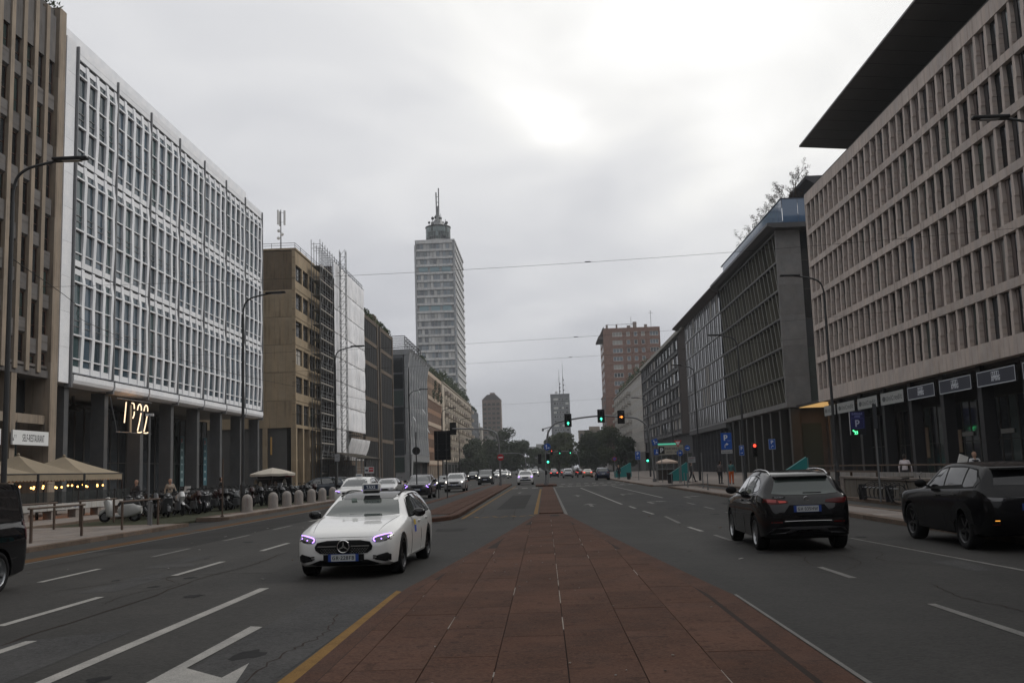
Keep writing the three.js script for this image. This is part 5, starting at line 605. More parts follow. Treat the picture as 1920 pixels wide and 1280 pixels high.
function signPost(name, label, p, w, h, y, mat, opts = {}) {   // board with printed face on its own post
  const s = thing(name, label, 'sign', p, opts.ry || 0, opts.group); mesh(s, 'post', rod([opts.px || 0, 0, -0.05], [opts.px || 0, y + h / 2 + 0.05, -0.05], 0.035, 8), M.galv);
  if (opts.round) { mesh(s, 'board', T(new THREE.CylinderGeometry(w / 2, w / 2, 0.02, 28), 0, y, 0, Math.PI / 2), M.galv); mesh(s, 'face', new THREE.CircleGeometry(w / 2 - 0.005, 28), mat, [0, y, 0.016]); }
  else if (opts.tri) { const t = [[0, -w * 0.55], [w * 0.55, w * 0.38], [-w * 0.55, w * 0.38]]; mesh(s, 'board', T(extr(poly(t), 0.02), 0, y, 0), surf([0.4, 0.03, 0.03])); mesh(s, 'face', T(new THREE.ShapeGeometry(poly(t.map(([a, c]) => [a * 0.62, c * 0.62]))), 0, y, 0.026), M.white); }
  else { box(s, 'board', opts.bm || M.galv, -w / 2, y - h / 2, -0.02, w / 2, y + h / 2, 0); panel(s, 'face', mat, w - 0.01, h - 0.01, [0, y, 0.006]); }
  return s;
}
const pSign = (kind) => canvasMat(192, 320, (x, w, h) => { x.fillStyle = BLUE; x.fillRect(0, 0, w, h); x.strokeStyle = WHT; x.lineWidth = 5; x.strokeRect(6, 6, w - 12, h - 12); txt(x, 'P', w / 2, 96, 150, WHT); if (kind) arrowUpRight(x, w / 2, 230, 50); else rightArrow(x, w / 2, 240, 46); });
{ const s = signPost('parking_sign', 'large blue P sign with curved arrow and white plate below', [10.72, 0.12, -59], 0.64, 0.98, 2.92, canvasMat(256, 400, (x, w, h) => { x.fillStyle = BLUE; x.fillRect(0, 0, w, h); txt(x, 'P', 112, 118, 190, WHT); for (let i = 0; i < 5; i++) { x.fillStyle = i ? WHT : '#b33'; x.fillRect(140 + i * 18, 186, 10, 9); } arrowUpRight(x, 122, 290, 66); })); box(s, 'plate', M.white, -0.32, 2.2, -0.02, 0.32, 2.4, 0); panel(s, 'plate_text', canvasMat(256, 80, (x, w, h) => { x.fillStyle = '#9a9c9e'; x.fillRect(0, 0, w, h); txt(x, 'Via Viviani 2', 128, 42, 40, '#2a2c30', 'bold', 'sans-serif', 230); }), 0.62, 0.19, [0, 2.3, 0.006]); }
signPost('parking_sign', 'blue P sign with right arrow, second from the large P sign', [13.35, 0.12, -68], 0.34, 0.68, 2.45, pSign(0)); signPost('parking_sign', 'blue P sign with curved arrow in front of the dark arcade', [16.1, 0.12, -71], 0.48, 0.72, 2.85, pSign(1)); signPost('parking_sign', 'blue P sign with right arrow left of the parking board', [10.6, 0.12, -114], 0.6, 0.95, 2.8, pSign(0));
{ const s = signPost('direction_sign', 'blue square straight-or-right arrow sign turned on its corner over the right mast foot', [11.15, 0.12, -100.8], 0.62, 0.62, 3.95, canvasMat(160, 160, (x, w, h) => { x.fillStyle = BLUE; x.fillRect(0, 0, w, h); x.fillStyle = WHT; x.fillRect(60, 40, 14, 96); x.beginPath(); x.moveTo(40, 56); x.lineTo(67, 18); x.lineTo(94, 56); x.fill(); rightArrow(x, 104, 96, 36); })); s.children[1].rotation.z = s.children[2].rotation.z = 0.3; }
signPost('pedestrian_sign', 'blue pedestrian sign with white plate beside the right mast foot', [10.75, 0.12, -96], 0.55, 0.55, 2.9, canvasMat(128, 128, (x, w, h) => { x.fillStyle = BLUE; x.fillRect(0, 0, w, h); x.fillStyle = WHT; x.beginPath(); x.arc(70, 30, 11, 0, 7); x.fill(); x.beginPath(); x.moveTo(66, 42); x.lineTo(84, 70); x.lineTo(96, 104); x.lineTo(82, 106); x.lineTo(68, 80); x.lineTo(48, 108); x.lineTo(38, 100); x.lineTo(56, 70); x.fill(); }));
{ const s = signPost('parking_board', 'wide PARCHEGGIO parking board with green strip on the right pavement', [12.1, 0.12, -96], 2.4, 0.9, 3.05, canvasMat(640, 240, (x, w, h) => { x.fillStyle = '#8d8b80'; x.fillRect(0, 0, w, h); x.fillStyle = '#15171c'; x.fillRect(12, 30, 150, 190); txt(x, 'P', 88, 128, 170, '#c4c8cc'); txt(x, 'PARCHEGGIO', 400, 90, 78, '#26282c', 'bold', 'sans-serif', 450); txt(x, 'AUTO - MOTO', 400, 180, 60, '#3a3c40', 'bold', 'sans-serif', 420); }), { px: -0.9 }); box(s, 'green_strip', emit([0.1, 0.7, 0.45], 0.55), -1.2, 3.53, -0.02, 0.9, 3.68, 0.01); mesh(s, 'post', rod([0.9, 0, -0.05], [0.9, 3.5, -0.05], 0.035), M.galv); }
signPost('yield_sign', 'red and white triangular yield sign on the right pavement', [11.75, 0.12, -88], 0.62, 0.6, 3.5, null, { tri: true });
const arrowRound = canvasMat(128, 128, (x, w, h) => { x.fillStyle = BLUE; x.fillRect(0, 0, w, h); rightArrow(x, 64, 64, 40); });
signPost('round_arrow_sign', 'round blue right-arrow sign beside the yield sign', [12.55, 0.12, -88], 0.5, 0.5, 3.05, arrowRound, { round: true }); signPost('round_arrow_sign', 'round blue right-arrow sign just under the yield sign', [12.0, 0.12, -89], 0.56, 0.5, 2.65, arrowRound, { round: true, ry: 0.1 }); signPost('round_arrow_sign', 'round blue two-arrow sign on the central pole', [0.3, 0.18, -99.8], 0.7, 0.7, 3.75, canvasMat(128, 128, (x, w, h) => { x.fillStyle = BLUE; x.fillRect(0, 0, w, h); x.fillStyle = WHT; x.fillRect(40, 40, 12, 66); x.beginPath(); x.moveTo(26, 50); x.lineTo(46, 20); x.lineTo(66, 50); x.fill(); rightArrow(x, 82, 84, 28); }), { round: true });
signPost('info_plate', 'small white text plate on a post right of the yield sign', [12.6, 0.12, -86], 0.6, 0.5, 2.0, canvasMat(160, 128, (x, w, h) => { x.fillStyle = '#8a8c8e'; x.fillRect(0, 0, w, h); x.fillStyle = '#6d3034'; x.fillRect(12, 20, 130, 10); x.fillStyle = '#4a4c50'; for (let i = 0; i < 4; i++) x.fillRect(14, 44 + i * 18, 120 - (i % 2) * 30, 7); }));
signPost('no_entry_sign', 'round red no-entry sign on the left traffic island', [-4.62, 0.15, -104.6], 0.7, 0.7, 2.95, canvasMat(128, 128, (x, w, h) => { x.fillStyle = '#a3121c'; x.fillRect(0, 0, w, h); x.fillStyle = WHT; x.fillRect(22, 52, 84, 24); }), { round: true });
signPost('no_parking_sign', 'round blue and red no-parking sign by the far right kerb', [9.9, 0.12, -142], 0.62, 0.6, 2.7, canvasMat(128, 128, (x, w, h) => { x.fillStyle = '#8e2028'; x.fillRect(0, 0, w, h); x.fillStyle = BLUE; x.beginPath(); x.arc(64, 64, 44, 0, 7); x.fill(); x.strokeStyle = '#8e2028'; x.lineWidth = 12; x.beginPath(); x.moveTo(34, 34); x.lineTo(94, 94); x.stroke(); }), { round: true });
signPost('street_board', 'white and red notice board low in front of the dark framed block', [-13.6, 0.12, -77], 0.75, 0.5, 2.0, canvasMat(192, 128, (x, w, h) => { x.fillStyle = '#b8babc'; x.fillRect(0, 0, w, h); x.fillStyle = '#a01c26'; x.fillRect(86, 14, 92, 84); x.fillStyle = '#c4c6c8'; x.fillRect(96, 44, 72, 14); x.fillStyle = '#3b4150'; x.fillRect(14, 50, 56, 40); }), { px: 0.05 });
signPost('white_notice', 'small white notice on the lamp post by the scaffolding', [-15.65, 0.12, -74.9], 0.4, 0.55, 3.0, canvasMat(96, 128, (x, w, h) => { x.fillStyle = '#8c8f92'; x.fillRect(0, 0, w, h); x.strokeStyle = '#4a4d52'; x.lineWidth = 6; x.beginPath(); x.moveTo(26, 40); x.lineTo(44, 62); x.lineTo(74, 30); x.stroke(); }));
{ const s = thing('road_sign_back', 'large dark sign seen from behind on two thin posts on the island', 'sign', [-6.5, 0.15, -63.5]); box(s, 'board', surf([0.02, 0.022, 0.024], 'metal', 2), -0.53, 2.38, -0.03, 0.53, 4.25, 0); for (const x of [-0.3, 0.25]) { mesh(s, 'post', rod([x, 0, 0.04], [x, 4.2, 0.04], 0.035, 8), M.pole); box(s, 'bracket', M.pole, x - 0.12, 3.0, 0.0, x + 0.12, 3.06, 0.03); } for (const y of [2.6, 3.4, 4.1]) box(s, 'stiffener', M.dark, -0.5, y, 0.001, 0.5, y + 0.05, 0.02); }
{ const s = thing('sign_post', 'thin bare pole on the island behind the taxi', 'pole', [-8.9, 0, -69]); mesh(s, 'post', rod([0, 0, 0], [0, 4.6, 0], 0.04, 8), M.pole); mesh(s, 'round_sign_back', T(new THREE.CylinderGeometry(0.28, 0.28, 0.03, 20), 0, 3.3, 0, Math.PI / 2), M.dark); }
{ // blue garage sign projecting from the arcade
  const s = thing('garage_sign', 'dark blue GARAGE 2000 sign with white P and green arrow', 'sign', [29.95, 5.1, -95.8]); box(s, 'case', surf([0.05, 0.055, 0.10]), -0.7, -1.1, -0.14, 0.7, 1.1, 0); panel(s, 'face', canvasMat(320, 500, (x, w, h) => { x.fillStyle = '#0b0d16'; x.fillRect(0, 0, w, h); x.fillStyle = '#1a1c55'; x.fillRect(0, 0, w, 370); txt(x, 'GARAGE', 160, 44, 62, '#7f86b8', 'bold', 'sans-serif', 260); txt(x, '2000', 160, 102, 60, '#7f86b8', 'bold', 'sans-serif', 170); x.strokeStyle = '#4a55a0'; x.lineWidth = 6; x.strokeRect(30, 140, 260, 220); txt(x, 'P', 150, 256, 210, '#b9bfd4'); }), 1.36, 2.16, [0, 0, 0.006]); box(s, 'edge_tube', surf([0.5, 0.5, 0.52]), -0.74, -1.1, -0.1, -0.705, 1.1, 0.02); mesh(s, 'arrow_tube', tube([[-0.5, -0.65, 0.05], [-0.3, -0.78, 0.05], [-0.2, -0.88, 0.05], [-0.12, -0.75, 0.05], [-0.1, -1.0, 0.05], [-0.36, -1.02, 0.05], [-0.26, -0.92, 0.05], [-0.5, -0.72, 0.05], [-0.5, -0.65, 0.05]], 0.02, 50, 6), emit([0.1, 1, 0.35], 3)); mesh(s, 'bracket', rod([0.7, 0.6, -0.07], [1.7, 0.6, -0.07], 0.04), M.dark);
}
// ------------------------------------------------------------------ overhead wires
for (const [l, y0, y1, z] of [['highest overhead wire crossing the street before the pale high-rise', 13.85, 14.45, -60], ['middle overhead wire crossing before the brick tower', 12.4, 13.2, -85], ['lowest overhead wire crossing high over the far signals', 12.7, 13.6, -104], ['thin far overhead wire level with the far tower tops', 11.4, 11.9, -150]]) { const c = thing('overhead_wire', l, 'wire', [0, 0, z], 0, 'wires across the street'); const p = []; for (let k = 0; k <= 20; k++) { const f = k / 20; p.push([lerp(-31, 31, f), lerp(y0 + 0.4 - 0.6, y1 + 0.6, f) - 0.55 * (1 - (2 * f - 1) ** 2) + 0.4, 0]); } mesh(c, 'wire', tube(p, 0.010, 40, 5), M.cable); mesh(c, 'clamp', bx(-0.18, 0, -0.03, 0.18, 0.05, 0.03), M.cable, p[11]); }
{ const c = thing('overhead_wire', 'thin cable running along the white gridded front at third-floor height', 'wire', [0, 0, 0]); mesh(c, 'wire', tube([[-15.8, 8.6, -28.7], [-24, 11, -50], [-29.8, 12.3, -64], [-29.9, 11.8, -90], [-15.9, 9.4, -117]], 0.015, 60, 5), M.cable); }

// ------------------------------------------------------------------ railings, bollards, bins, walls
function uRail(label, x, z0, z1) { const s = thing('guard_rail', label, 'railing', [x, 0.12, (z0 + z1) / 2], 0, 'brown guard rails on the left pavement'), h = (z0 - z1) / 2; for (const q of [-h, h]) mesh(s, 'post', new RoundedBoxGeometry(0.07, 1.0, 0.09, 2, 0.02), M.rust, [0, 0.5, q]); mesh(s, 'top_bar', new RoundedBoxGeometry(0.09, 0.06, h * 2 + 0.35, 2, 0.02), M.rust, [0, 1.0, 0]); }
uRail('brown guard rail nearest the black van', -15.1, -29.0, -32.2); uRail('second brown guard rail along the left kerb', -15.1, -35.3, -38.6); uRail('brown guard rail behind the first one', -18.6, -34.2, -37.4); uRail('brown guard rail at the back beside the white scooter', -18.5, -39.3, -42.4);
{ const s = thing('steel_bollard', 'short grey steel post at the end of the second guard rail', 'bollard', [-15.3, 0.12, -38.4]); mesh(s, 'tube', rod([0, 0, 0], [0, 0.9, 0], 0.055, 12), M.galv); mesh(s, 'cap', T(new THREE.SphereGeometry(0.057, 12, 6, 0, 6.3, 0, 1.57), 0, 0.9, 0), M.galv); }
{ const s = thing('thin_post', 'tall thin grey post among the guard rails and mopeds', 'pole', [-15.6, 0.12, -38.9]); mesh(s, 'tube', rod([0, 0, 0], [0, 4.3, 0], 0.04, 8), M.galv); box(s, 'cap_plate', M.white, -0.16, 4.25, -0.03, 0.16, 4.35, 0.03); }
{ const s = thing('thin_post', 'short leaning post standing on the kerb strip tip', 'pole', [-14.6, 0.12, -44.8]); mesh(s, 'tube', rod([0, 0, 0], [0.03, 2.6, 0], 0.035, 8), M.rust); mesh(s, 'foot', rod([0, 0, 0], [0, 0.05, 0], 0.08, 8), M.rust); }
{ const pf = [[0, 0], [0.29, 0], [0.29, 0.06], [0.27, 0.08], [0.265, 0.55], [0.25, 0.68], [0.2, 0.79], [0.11, 0.865], [0, 0.885]].map(p => new THREE.Vector2(...p)); const o = thing('stone_bollard', 'pale stone bollard with a graffiti scrawl, nearest on the left kerb', 'bollard', [-15.0, 0.12, -49.9], 0, 'stone bollards on the left kerb'); const bm = variants([0.36, 0.33, 0.31], 'stone', 1.2, 3, 0.06, { bump: 0.003 }); const lg = new THREE.LatheGeometry(pf, 24); const uv = lg.attributes.uv; for (let i = 0; i < uv.count; i++) uv.setXY(i, uv.getX(i) * 1.7, uv.getY(i) * 1.1); mesh(o, 'shaft', lg, bm[1]); mesh(o, 'foot_ring', T(new THREE.CylinderGeometry(0.31, 0.32, 0.03, 24), 0, 0.012, 0), bm[0]);
  ['second', 'third', 'fourth', 'fifth', 'sixth', 'seventh'].forEach((w, i) => cloneThing(o, `plain pale stone bollard, ${w} from the graffitied one`, [-14.95, 0.12, [-54.5, -57.4, -60.2, -63.5, -66.6, -69.9][i]])); [['stone bollard by the parked motorbikes behind the lone suv', -14.9, -88], ['stone bollard farther along behind the silver car', -14.9, -92], ['last stone bollard visible on the left kerb', -14.9, -96]].forEach(([l, x, z]) => cloneThing(o, l, [x, 0.12, z])); mesh(o, 'graffiti', tube([[0.03, 0.62, 0.262], [0.1, 0.66, 0.245], [0.08, 0.5, 0.258], [0.13, 0.42, 0.238], [0.05, 0.34, 0.268], [0.12, 0.28, 0.242]], 0.006, 30, 4), surf([0.25, 0.08, 0.09])); }
function bin(label, p) { const s = thing('litter_bin', label, 'bin', p, 0, 'litter bins on the right pavement'); mesh(s, 'body', T(new THREE.CylinderGeometry(0.26, 0.22, 0.75, 20), 0, 0.42, 0), M.dark); mesh(s, 'rim', T(new THREE.TorusGeometry(0.26, 0.03, 8, 20), 0, 0.8, 0, Math.PI / 2), M.pole); mesh(s, 'stand', rod([0, 0, 0], [0, 0.08, 0], 0.2, 12), M.dark); }
bin('dark litter bin at the tip of the right divider', [11.1, 0.12, -89.5]); bin('dark litter bin near the far crossing on the right', [10.3, 0.12, -124]);
{ const s = thing('underpass_wall', 'low concrete parapet wall with pale coping on the right pavement', 'wall', [13.42, 0.12, -46]); const C = variants([0.17, 0.155, 0.135], 'weather', 2.5, 3, 0.08); for (let k = 0; k < 6; k++) { box(s, 'wall_panel', C, 0.02, 0, 0.55 + k * 3.6, 0.3, 0.8, 0.55 + k * 3.6 + 3.585); box(s, 'coping', M.pave, -0.04, 0.8, 0.5 + k * 3.6, 0.36, 0.88, 0.5 + k * 3.6 + 3.59); } box(s, 'end_pier', M.pave[2], -0.03, 0, 0, 0.4, 0.8, 0.54); box(s, 'coping', M.pave, -0.05, 0.8, -0.05, 0.42, 0.885, 0.495); for (let k = 0; k < 2; k++) box(s, 'return_panel', C, 0.42 + k * 1.6, 0, 0.02, 2.0 + k * 1.6, 0.8, 0.3); }
{ const s = thing('white_parapet', 'long white parapet with brown top rail behind the low concrete wall', 'wall', [16.6, 0.12, -66]); for (let k = 0; k < 11; k++) box(s, 'wall_panel', variants([0.33, 0.315, 0.30], 'weather', 2, 2, 0.05), 0, 0.35 + 0, k * 4, 0.2, 0.95, k * 4 + 3.985); for (let k = 0; k < 23; k++) box(s, 'stub', M.white, 0.02, 0, k * 1.9 + 0.2, 0.18, 0.348, k * 1.9 + 0.42); for (let k = 0; k < 12; k++) mesh(s, 'rail_post', rod([0.1, 0.95, 0.2 + k * 3.9], [0.1, 1.28, 0.2 + k * 3.9], 0.03), M.rust); mesh(s, 'top_rail', bx(0.04, 1.26, 0, 0.16, 1.33, 44), M.kerb[0]); }
{ const s = thing('brown_rail', 'brown metal rail in front of the white parapet', 'railing', [15.2, 0.12, -62]); for (let k = 0; k < 5; k++) box(s, 'post', M.rust, -0.05, 0, k * 3.9, 0.05, 1.0, k * 3.9 + 0.1); box(s, 'top_bar', M.rust, -0.06, 1.0, -0.1, 0.06, 1.08, 15.8); box(s, 'mid_bar', M.rust, -0.03, 0.55, 0, 0.03, 0.6, 15.7); }
function wedge(label, p, L, h, ry = 0) { const s = thing('stair_screen', label, 'screen', p, ry, 'teal glass screens over the underground stairs'); const TL = phys([0.03, 0.20, 0.20], { roughness: 0.12, ior: 1.5 }); const g = extr(poly([[0, 0], [L, 0], [L, h], [L - 0.15, h], [0, h * 0.36]]), 0.04); mesh(s, 'glass', g, TL); mesh(s, 'top_rail', rod([-0.1, h * 0.36, 0.02], [L - 0.15, h + 0.02, 0.02], 0.035), surf([0.2, 0.42, 0.42], 'metal', 1)); for (const u of [0.05, L - 0.05]) mesh(s, 'post', rod([u, 0, 0.02], [u, u < 1 ? h * 0.36 : h, 0.02], 0.03), M.galv); }
wedge('teal glass stair screen right behind the small dark car', [14.2, 0.12, -62], 2.0, 1.82); wedge('small teal stair screen beside the parasol on the right', [12.4, 0.12, -100.5], 1.9, 1.8); wedge('small teal stair screen under the red-lit far signs', [10.3, 0.12, -150], 2.6, 2.1);
{ const s = thing('bike_rack', 'dark metal bicycle rack in front of the low concrete wall', 'bike rack', [12.95, 0.12, -41.5]); for (let k = 0; k < 2; k++) { box(s, 'upright_plate', M.dark, -0.15, 0, k * 3.2, 0.15, 0.62, k * 3.2 + 0.08); mesh(s, 'stay', rod([-0.1, 0.6, k * 3.2], [-0.1, 0, k * 3.2 + 0.5], 0.03), M.dark); } mesh(s, 'bar', rod([0, 0.5, 0], [0, 0.5, 4.2], 0.025), M.galv); mesh(s, 'bar', rod([0, 0.12, 0], [0, 0.12, 4.2], 0.025), M.dark); for (let k = 0; k < 8; k++) mesh(s, 'hoop', tube([[-0.25, 0.1, 0.4 + k * 0.48], [-0.3, 0.45, 0.42 + k * 0.48], [-0.05, 0.62, 0.5 + k * 0.48], [0.28, 0.72, 0.6 + k * 0.48], [0.3, 0.2, 0.6 + k * 0.48]], 0.016, 20, 5), M.dark); }
{ const s = thing('bicycle', 'dark bicycle parked upright behind the black suv', 'bicycle', [13.05, 0.12, -36.2], 0.25); for (const x of [-0.52, 0.52]) { const w = mesh(s, 'wheel', T(new THREE.TorusGeometry(0.33, 0.018, 8, 32), x, 0.35, 0), M.black); mesh(w, 'spokes', merge([...Array(10)].map((_, k) => rod([x, 0.35, 0], [x + 0.32 * Math.cos(k * 0.628), 0.35 + 0.32 * Math.sin(k * 0.628), 0], 0.003, 3))), M.galv); } mesh(s, 'frame', merge([rod([-0.52, 0.35, 0], [-0.1, 0.33, 0], 0.014), rod([-0.1, 0.33, 0], [-0.22, 0.85, 0], 0.018), rod([-0.2, 0.78, 0], [0.36, 0.82, 0], 0.02), rod([-0.1, 0.33, 0], [0.38, 0.75, 0], 0.02), rod([-0.52, 0.35, 0], [-0.2, 0.76, 0], 0.012), rod([0.52, 0.35, 0], [0.34, 0.98, 0], 0.018)]), M.dark); mesh(s, 'saddle', T(new RoundedBoxGeometry(0.26, 0.06, 0.15, 2, 0.03), -0.22, 0.9, 0), M.black); mesh(s, 'handlebar', tube([[0.2, 1.12, -0.28], [0.32, 1.1, -0.2], [0.34, 1.02, 0], [0.32, 1.1, 0.2], [0.2, 1.12, 0.28]], 0.014, 20, 6), M.galv); mesh(s, 'crank', rod([-0.1, 0.33, -0.1], [-0.1, 0.33, 0.1], 0.05, 10), M.galv); }
signPost('bare_sign', 'tall narrow sign plate seen edge-on before the dark arcade', [12.75, 0.12, -38.6], 0.17, 0.95, 3.25, canvasMat(32, 128, (x, w, h) => { x.fillStyle = '#3a3d42'; x.fillRect(0, 0, w, h); }), { ry: 0.3, bm: M.pole });

// ------------------------------------------------------------------ cafe pavilions, parasols
const CANVAS = variants([0.27, 0.225, 0.165], 'plaster', 2, 3, 0.07, { side: THREE.DoubleSide });
function pavilion(label, x, z, L, tone) {   // square pavilion, hipped canvas, scalloped valance
  const s = thing('cafe_pavilion', label, 'gazebo', [x, 0.12, z], 0, 'canvas pavilions of the cafe'), D = 4.7, e = 2.22, ap = 3.25, m = CANVAS[tone];
  for (const [a, c, d, f] of [[-D / 2, -L / 2, D / 2, -L / 2], [D / 2, -L / 2, D / 2, L / 2], [D / 2, L / 2, -D / 2, L / 2], [-D / 2, L / 2, -D / 2, -L / 2]]) {
    const n = 8, pos = [], uv = []; const P = (i, j) => { const t = i / n, q = j / n; const ex = lerp(a, d, t), ez = lerp(c, f, t); const k = 1 - q; return [ex * k, lerp(e, ap, q) - 0.10 * Math.sin(Math.PI * q) * (0.6 + 0.4 * Math.sin(Math.PI * t)), ez * k]; };
    for (let j = 0; j < n; j++) for (let i = 0; i < n; i++) { const q = [P(i, j), P(i + 1, j), P(i + 1, j + 1), P(i, j + 1)]; for (const k of [0, 2, 1, 0, 3, 2]) { pos.push(...q[k]); uv.push(q[k][0], q[k][2]); } }
    const g = new THREE.BufferGeometry(); g.setAttribute('position', new THREE.Float32BufferAttribute(pos, 3)); g.setAttribute('uv', new THREE.Float32BufferAttribute(uv, 2)); const gg = mergeVertices(g); gg.computeVertexNormals(); mesh(s, 'canvas_slope', gg, m);
    const len = Math.hypot(d - a, f - c), sh = []; sh.push([0, 0]); const ns = Math.round(len / 0.33); for (let k = 0; k < ns; k++) for (let j = 0; j <= 4; j++) sh.push([(k + j / 4) * len / ns, -0.30 - 0.07 * Math.sin(Math.PI * j / 4)]); sh.push([len, 0]); const vg = extr(poly(sh), 0.012); mesh(s, 'valance', vg, m, [a, e, c], [0, Math.atan2(-(f - c), d - a), 0]); mesh(s, 'eave_tube', rod([a, e, c], [d, e, f], 0.03), M.dark); }
  for (const a of [-1, 1]) for (const c of [-1, 1]) mesh(s, 'post', rod([a * D / 2, 0, c * L / 2], [a * D / 2, e, c * L / 2], 0.05), M.dark);
  mesh(s, 'finial', T(new THREE.SphereGeometry(0.09, 8, 6), 0, ap + 0.03, 0), m);
}
pavilion('tan cafe pavilion in the middle of the row', -27.35, -51.0, 4.85, 0); pavilion('pale cafe pavilion farthest along, nearest the grey columns', -27.35, -55.95, 4.85, 2); pavilion('pale cafe pavilion cut off by the left edge', -27.35, -46.05, 4.85, 1);
{ // string of bulbs, each a small glowing globe
  const s = thing('bulb_string', 'string of warm glowing bulbs under the cafe pavilions', 'string lights', [-25.6, 0, -44]); const bm = emit([1, 0.5, 0.13], 6), bg = new THREE.SphereGeometry(0.05, 8, 6), pts = []; for (let k = 0; k < 24; k++) { const z = -k * 0.6 - 0.4, y = 1.72 - 0.14 * Math.abs(Math.sin(k * 0.65)) + 0.05, x = (h3(k, 4, 4) - 0.5) * 1.2; pts.push([x, y + 0.12, z]); mesh(s, 'bulb', bg, bm, [x, y, z]); } mesh(s, 'cord', tube(pts, 0.008, 90, 4), M.black); for (const z of [-2.3, -7.2, -12.1]) { const L = new THREE.PointLight(0xff9a4a, 2.2, 7, 2); L.position.set(0, 1.55, z); L.castShadow = true; s.add(L); }
}
{ const s = thing('cafe_bench_wall', 'long white concrete bench wall with graffiti before the pavilions', 'wall', [-24.4, 0.12, -40.5]); for (let k = 0; k < 5; k++) { const g = box(s, 'seat_slab', variants([0.44, 0.43, 0.41], 'weather', 2.2, 2, 0.05), -0.25, 0.42, -k * 3.7 - 3.68, 0.25, 0.72, -k * 3.7); } for (let k = 0; k < 8; k++) box(s, 'support', M.pave, -0.22, 0, -k * 2.55 - 0.6, 0.2, 0.418, -k * 2.55 - 0.2); panel(s, 'graffiti', canvasMat(512, 64, (x, w, h) => { x.clearRect(0, 0, w, h); x.fillStyle = '#a9a7a2'; x.fillRect(0, 0, w, h); for (const [u, t, c] of [[120, 'BMRK', '#2b2b2d'], [270, 'ADAW', '#3a3a3d'], [420, 'NPS', '#344a78']]) txt(x, t, u, 34, 50, c, 'italic bold'); }, { roughness: 0.9 }), 3.4, 0.27, [0.256, 0.57, -9.25], [0, Math.PI / 2, 0]); for (let k = 0; k < 9; k++) box(s, 'glass_screen_post', M.dark, -0.2, 0.72, -k * 2.2 - 0.5, -0.14, 1.35, -k * 2.2 - 0.44); for (let k = 0; k < 8; k++) box(s, 'glass_screen', phys([0.04, 0.045, 0.045], { roughness: 0.08, transparent: true, opacity: 0.45 }), -0.185, 0.74, -k * 2.2 - 2.64, -0.165, 1.32, -k * 2.2 - 0.52); }
for (let k = 0; k < 6; k++) { const z = -43.5 - k * 2.4, t = thing('cafe_table', k === 0 ? 'round dark cafe table under the pavilion at the left edge' : 'round dark cafe table under the canvas pavilions', 'table', [-26.6 - (k % 2) * 0.9, 0.12, z], 0, 'cafe tables'); if (k === 0) t.userData.label = 'round dark cafe table under the canvas pavilions'; mesh(t, 'top', T(new THREE.CylinderGeometry(0.4, 0.4, 0.03, 20), 0, 0.74, 0), M.dark); mesh(t, 'leg', rod([0, 0, 0], [0, 0.73, 0], 0.035), M.dark); mesh(t, 'foot', rod([0, 0, 0], [0, 0.03, 0], 0.25, 14), M.dark); }
function parasol(label, p, R, h, mat, sag = 0.28) {
  const s = thing('parasol', label, 'parasol', p, 0.2), n = 8; const pos = []; for (let k = 0; k < n; k++) { const a0 = k / n * 6.2832, a1 = (k + 1) / n * 6.2832, q = 5, P = (a, t) => [Math.cos(a) * R * t, h + 0.42 * (R / 1.6) * (1 - t) + 0.04 * Math.sin(Math.PI * t), Math.sin(a) * R * t], am = (a0 + a1) / 2; const rowp = (t) => [P(a0, t), [Math.cos(am) * R * t * 0.955, P(am, t)[1] - 0.03 * t, Math.sin(am) * R * t * 0.955], P(a1, t)]; for (let j = 0; j < q; j++) { const A = rowp(j / q), B = rowp((j + 1) / q); for (let i = 0; i < 2; i++) for (const v of [A[i], B[i + 1], B[i], A[i], A[i + 1], B[i + 1]]) pos.push(...v); } const e0 = rowp(1); for (let i = 0; i < 2; i++) { const a = e0[i], b = e0[i + 1], da = [a[0], a[1] - sag * 0.6, a[2]], db = [b[0], b[1] - sag * 0.6, b[2]]; for (const v of [a, b, db, a, db, da]) pos.push(...v); } }
  const g = new THREE.BufferGeometry(); g.setAttribute('position', new THREE.Float32BufferAttribute(pos, 3)); g.computeVertexNormals(); mesh(s, 'canopy', g, mat); mesh(s, 'pole', rod([0, 0, 0], [0, h + 0.5, 0], 0.03), M.galv); mesh(s, 'ribs', merge([...Array(n)].map((_, k) => rod([0, h + 0.35, 0], [Math.cos(k / n * 6.28) * R * 0.98, h - 0.02, Math.sin(k / n * 6.28) * R * 0.98], 0.012, 4))), M.galv); mesh(s, 'base', rod([0, 0, 0], [0, 0.1, 0], 0.32, 14), M.dark);
}
parasol('cream market parasol over the stall behind the motorbikes', [-20.6, 0.1, -75], 1.68, 1.98, surf([0.50, 0.46, 0.40], 'plaster', 2, { side: THREE.DoubleSide })); parasol('pale pink parasol over the kiosk on the right pavement', [13.1, 0.12, -108], 1.25, 1.95, surf([0.46, 0.37, 0.31], 'plaster', 2, { side: THREE.DoubleSide }));
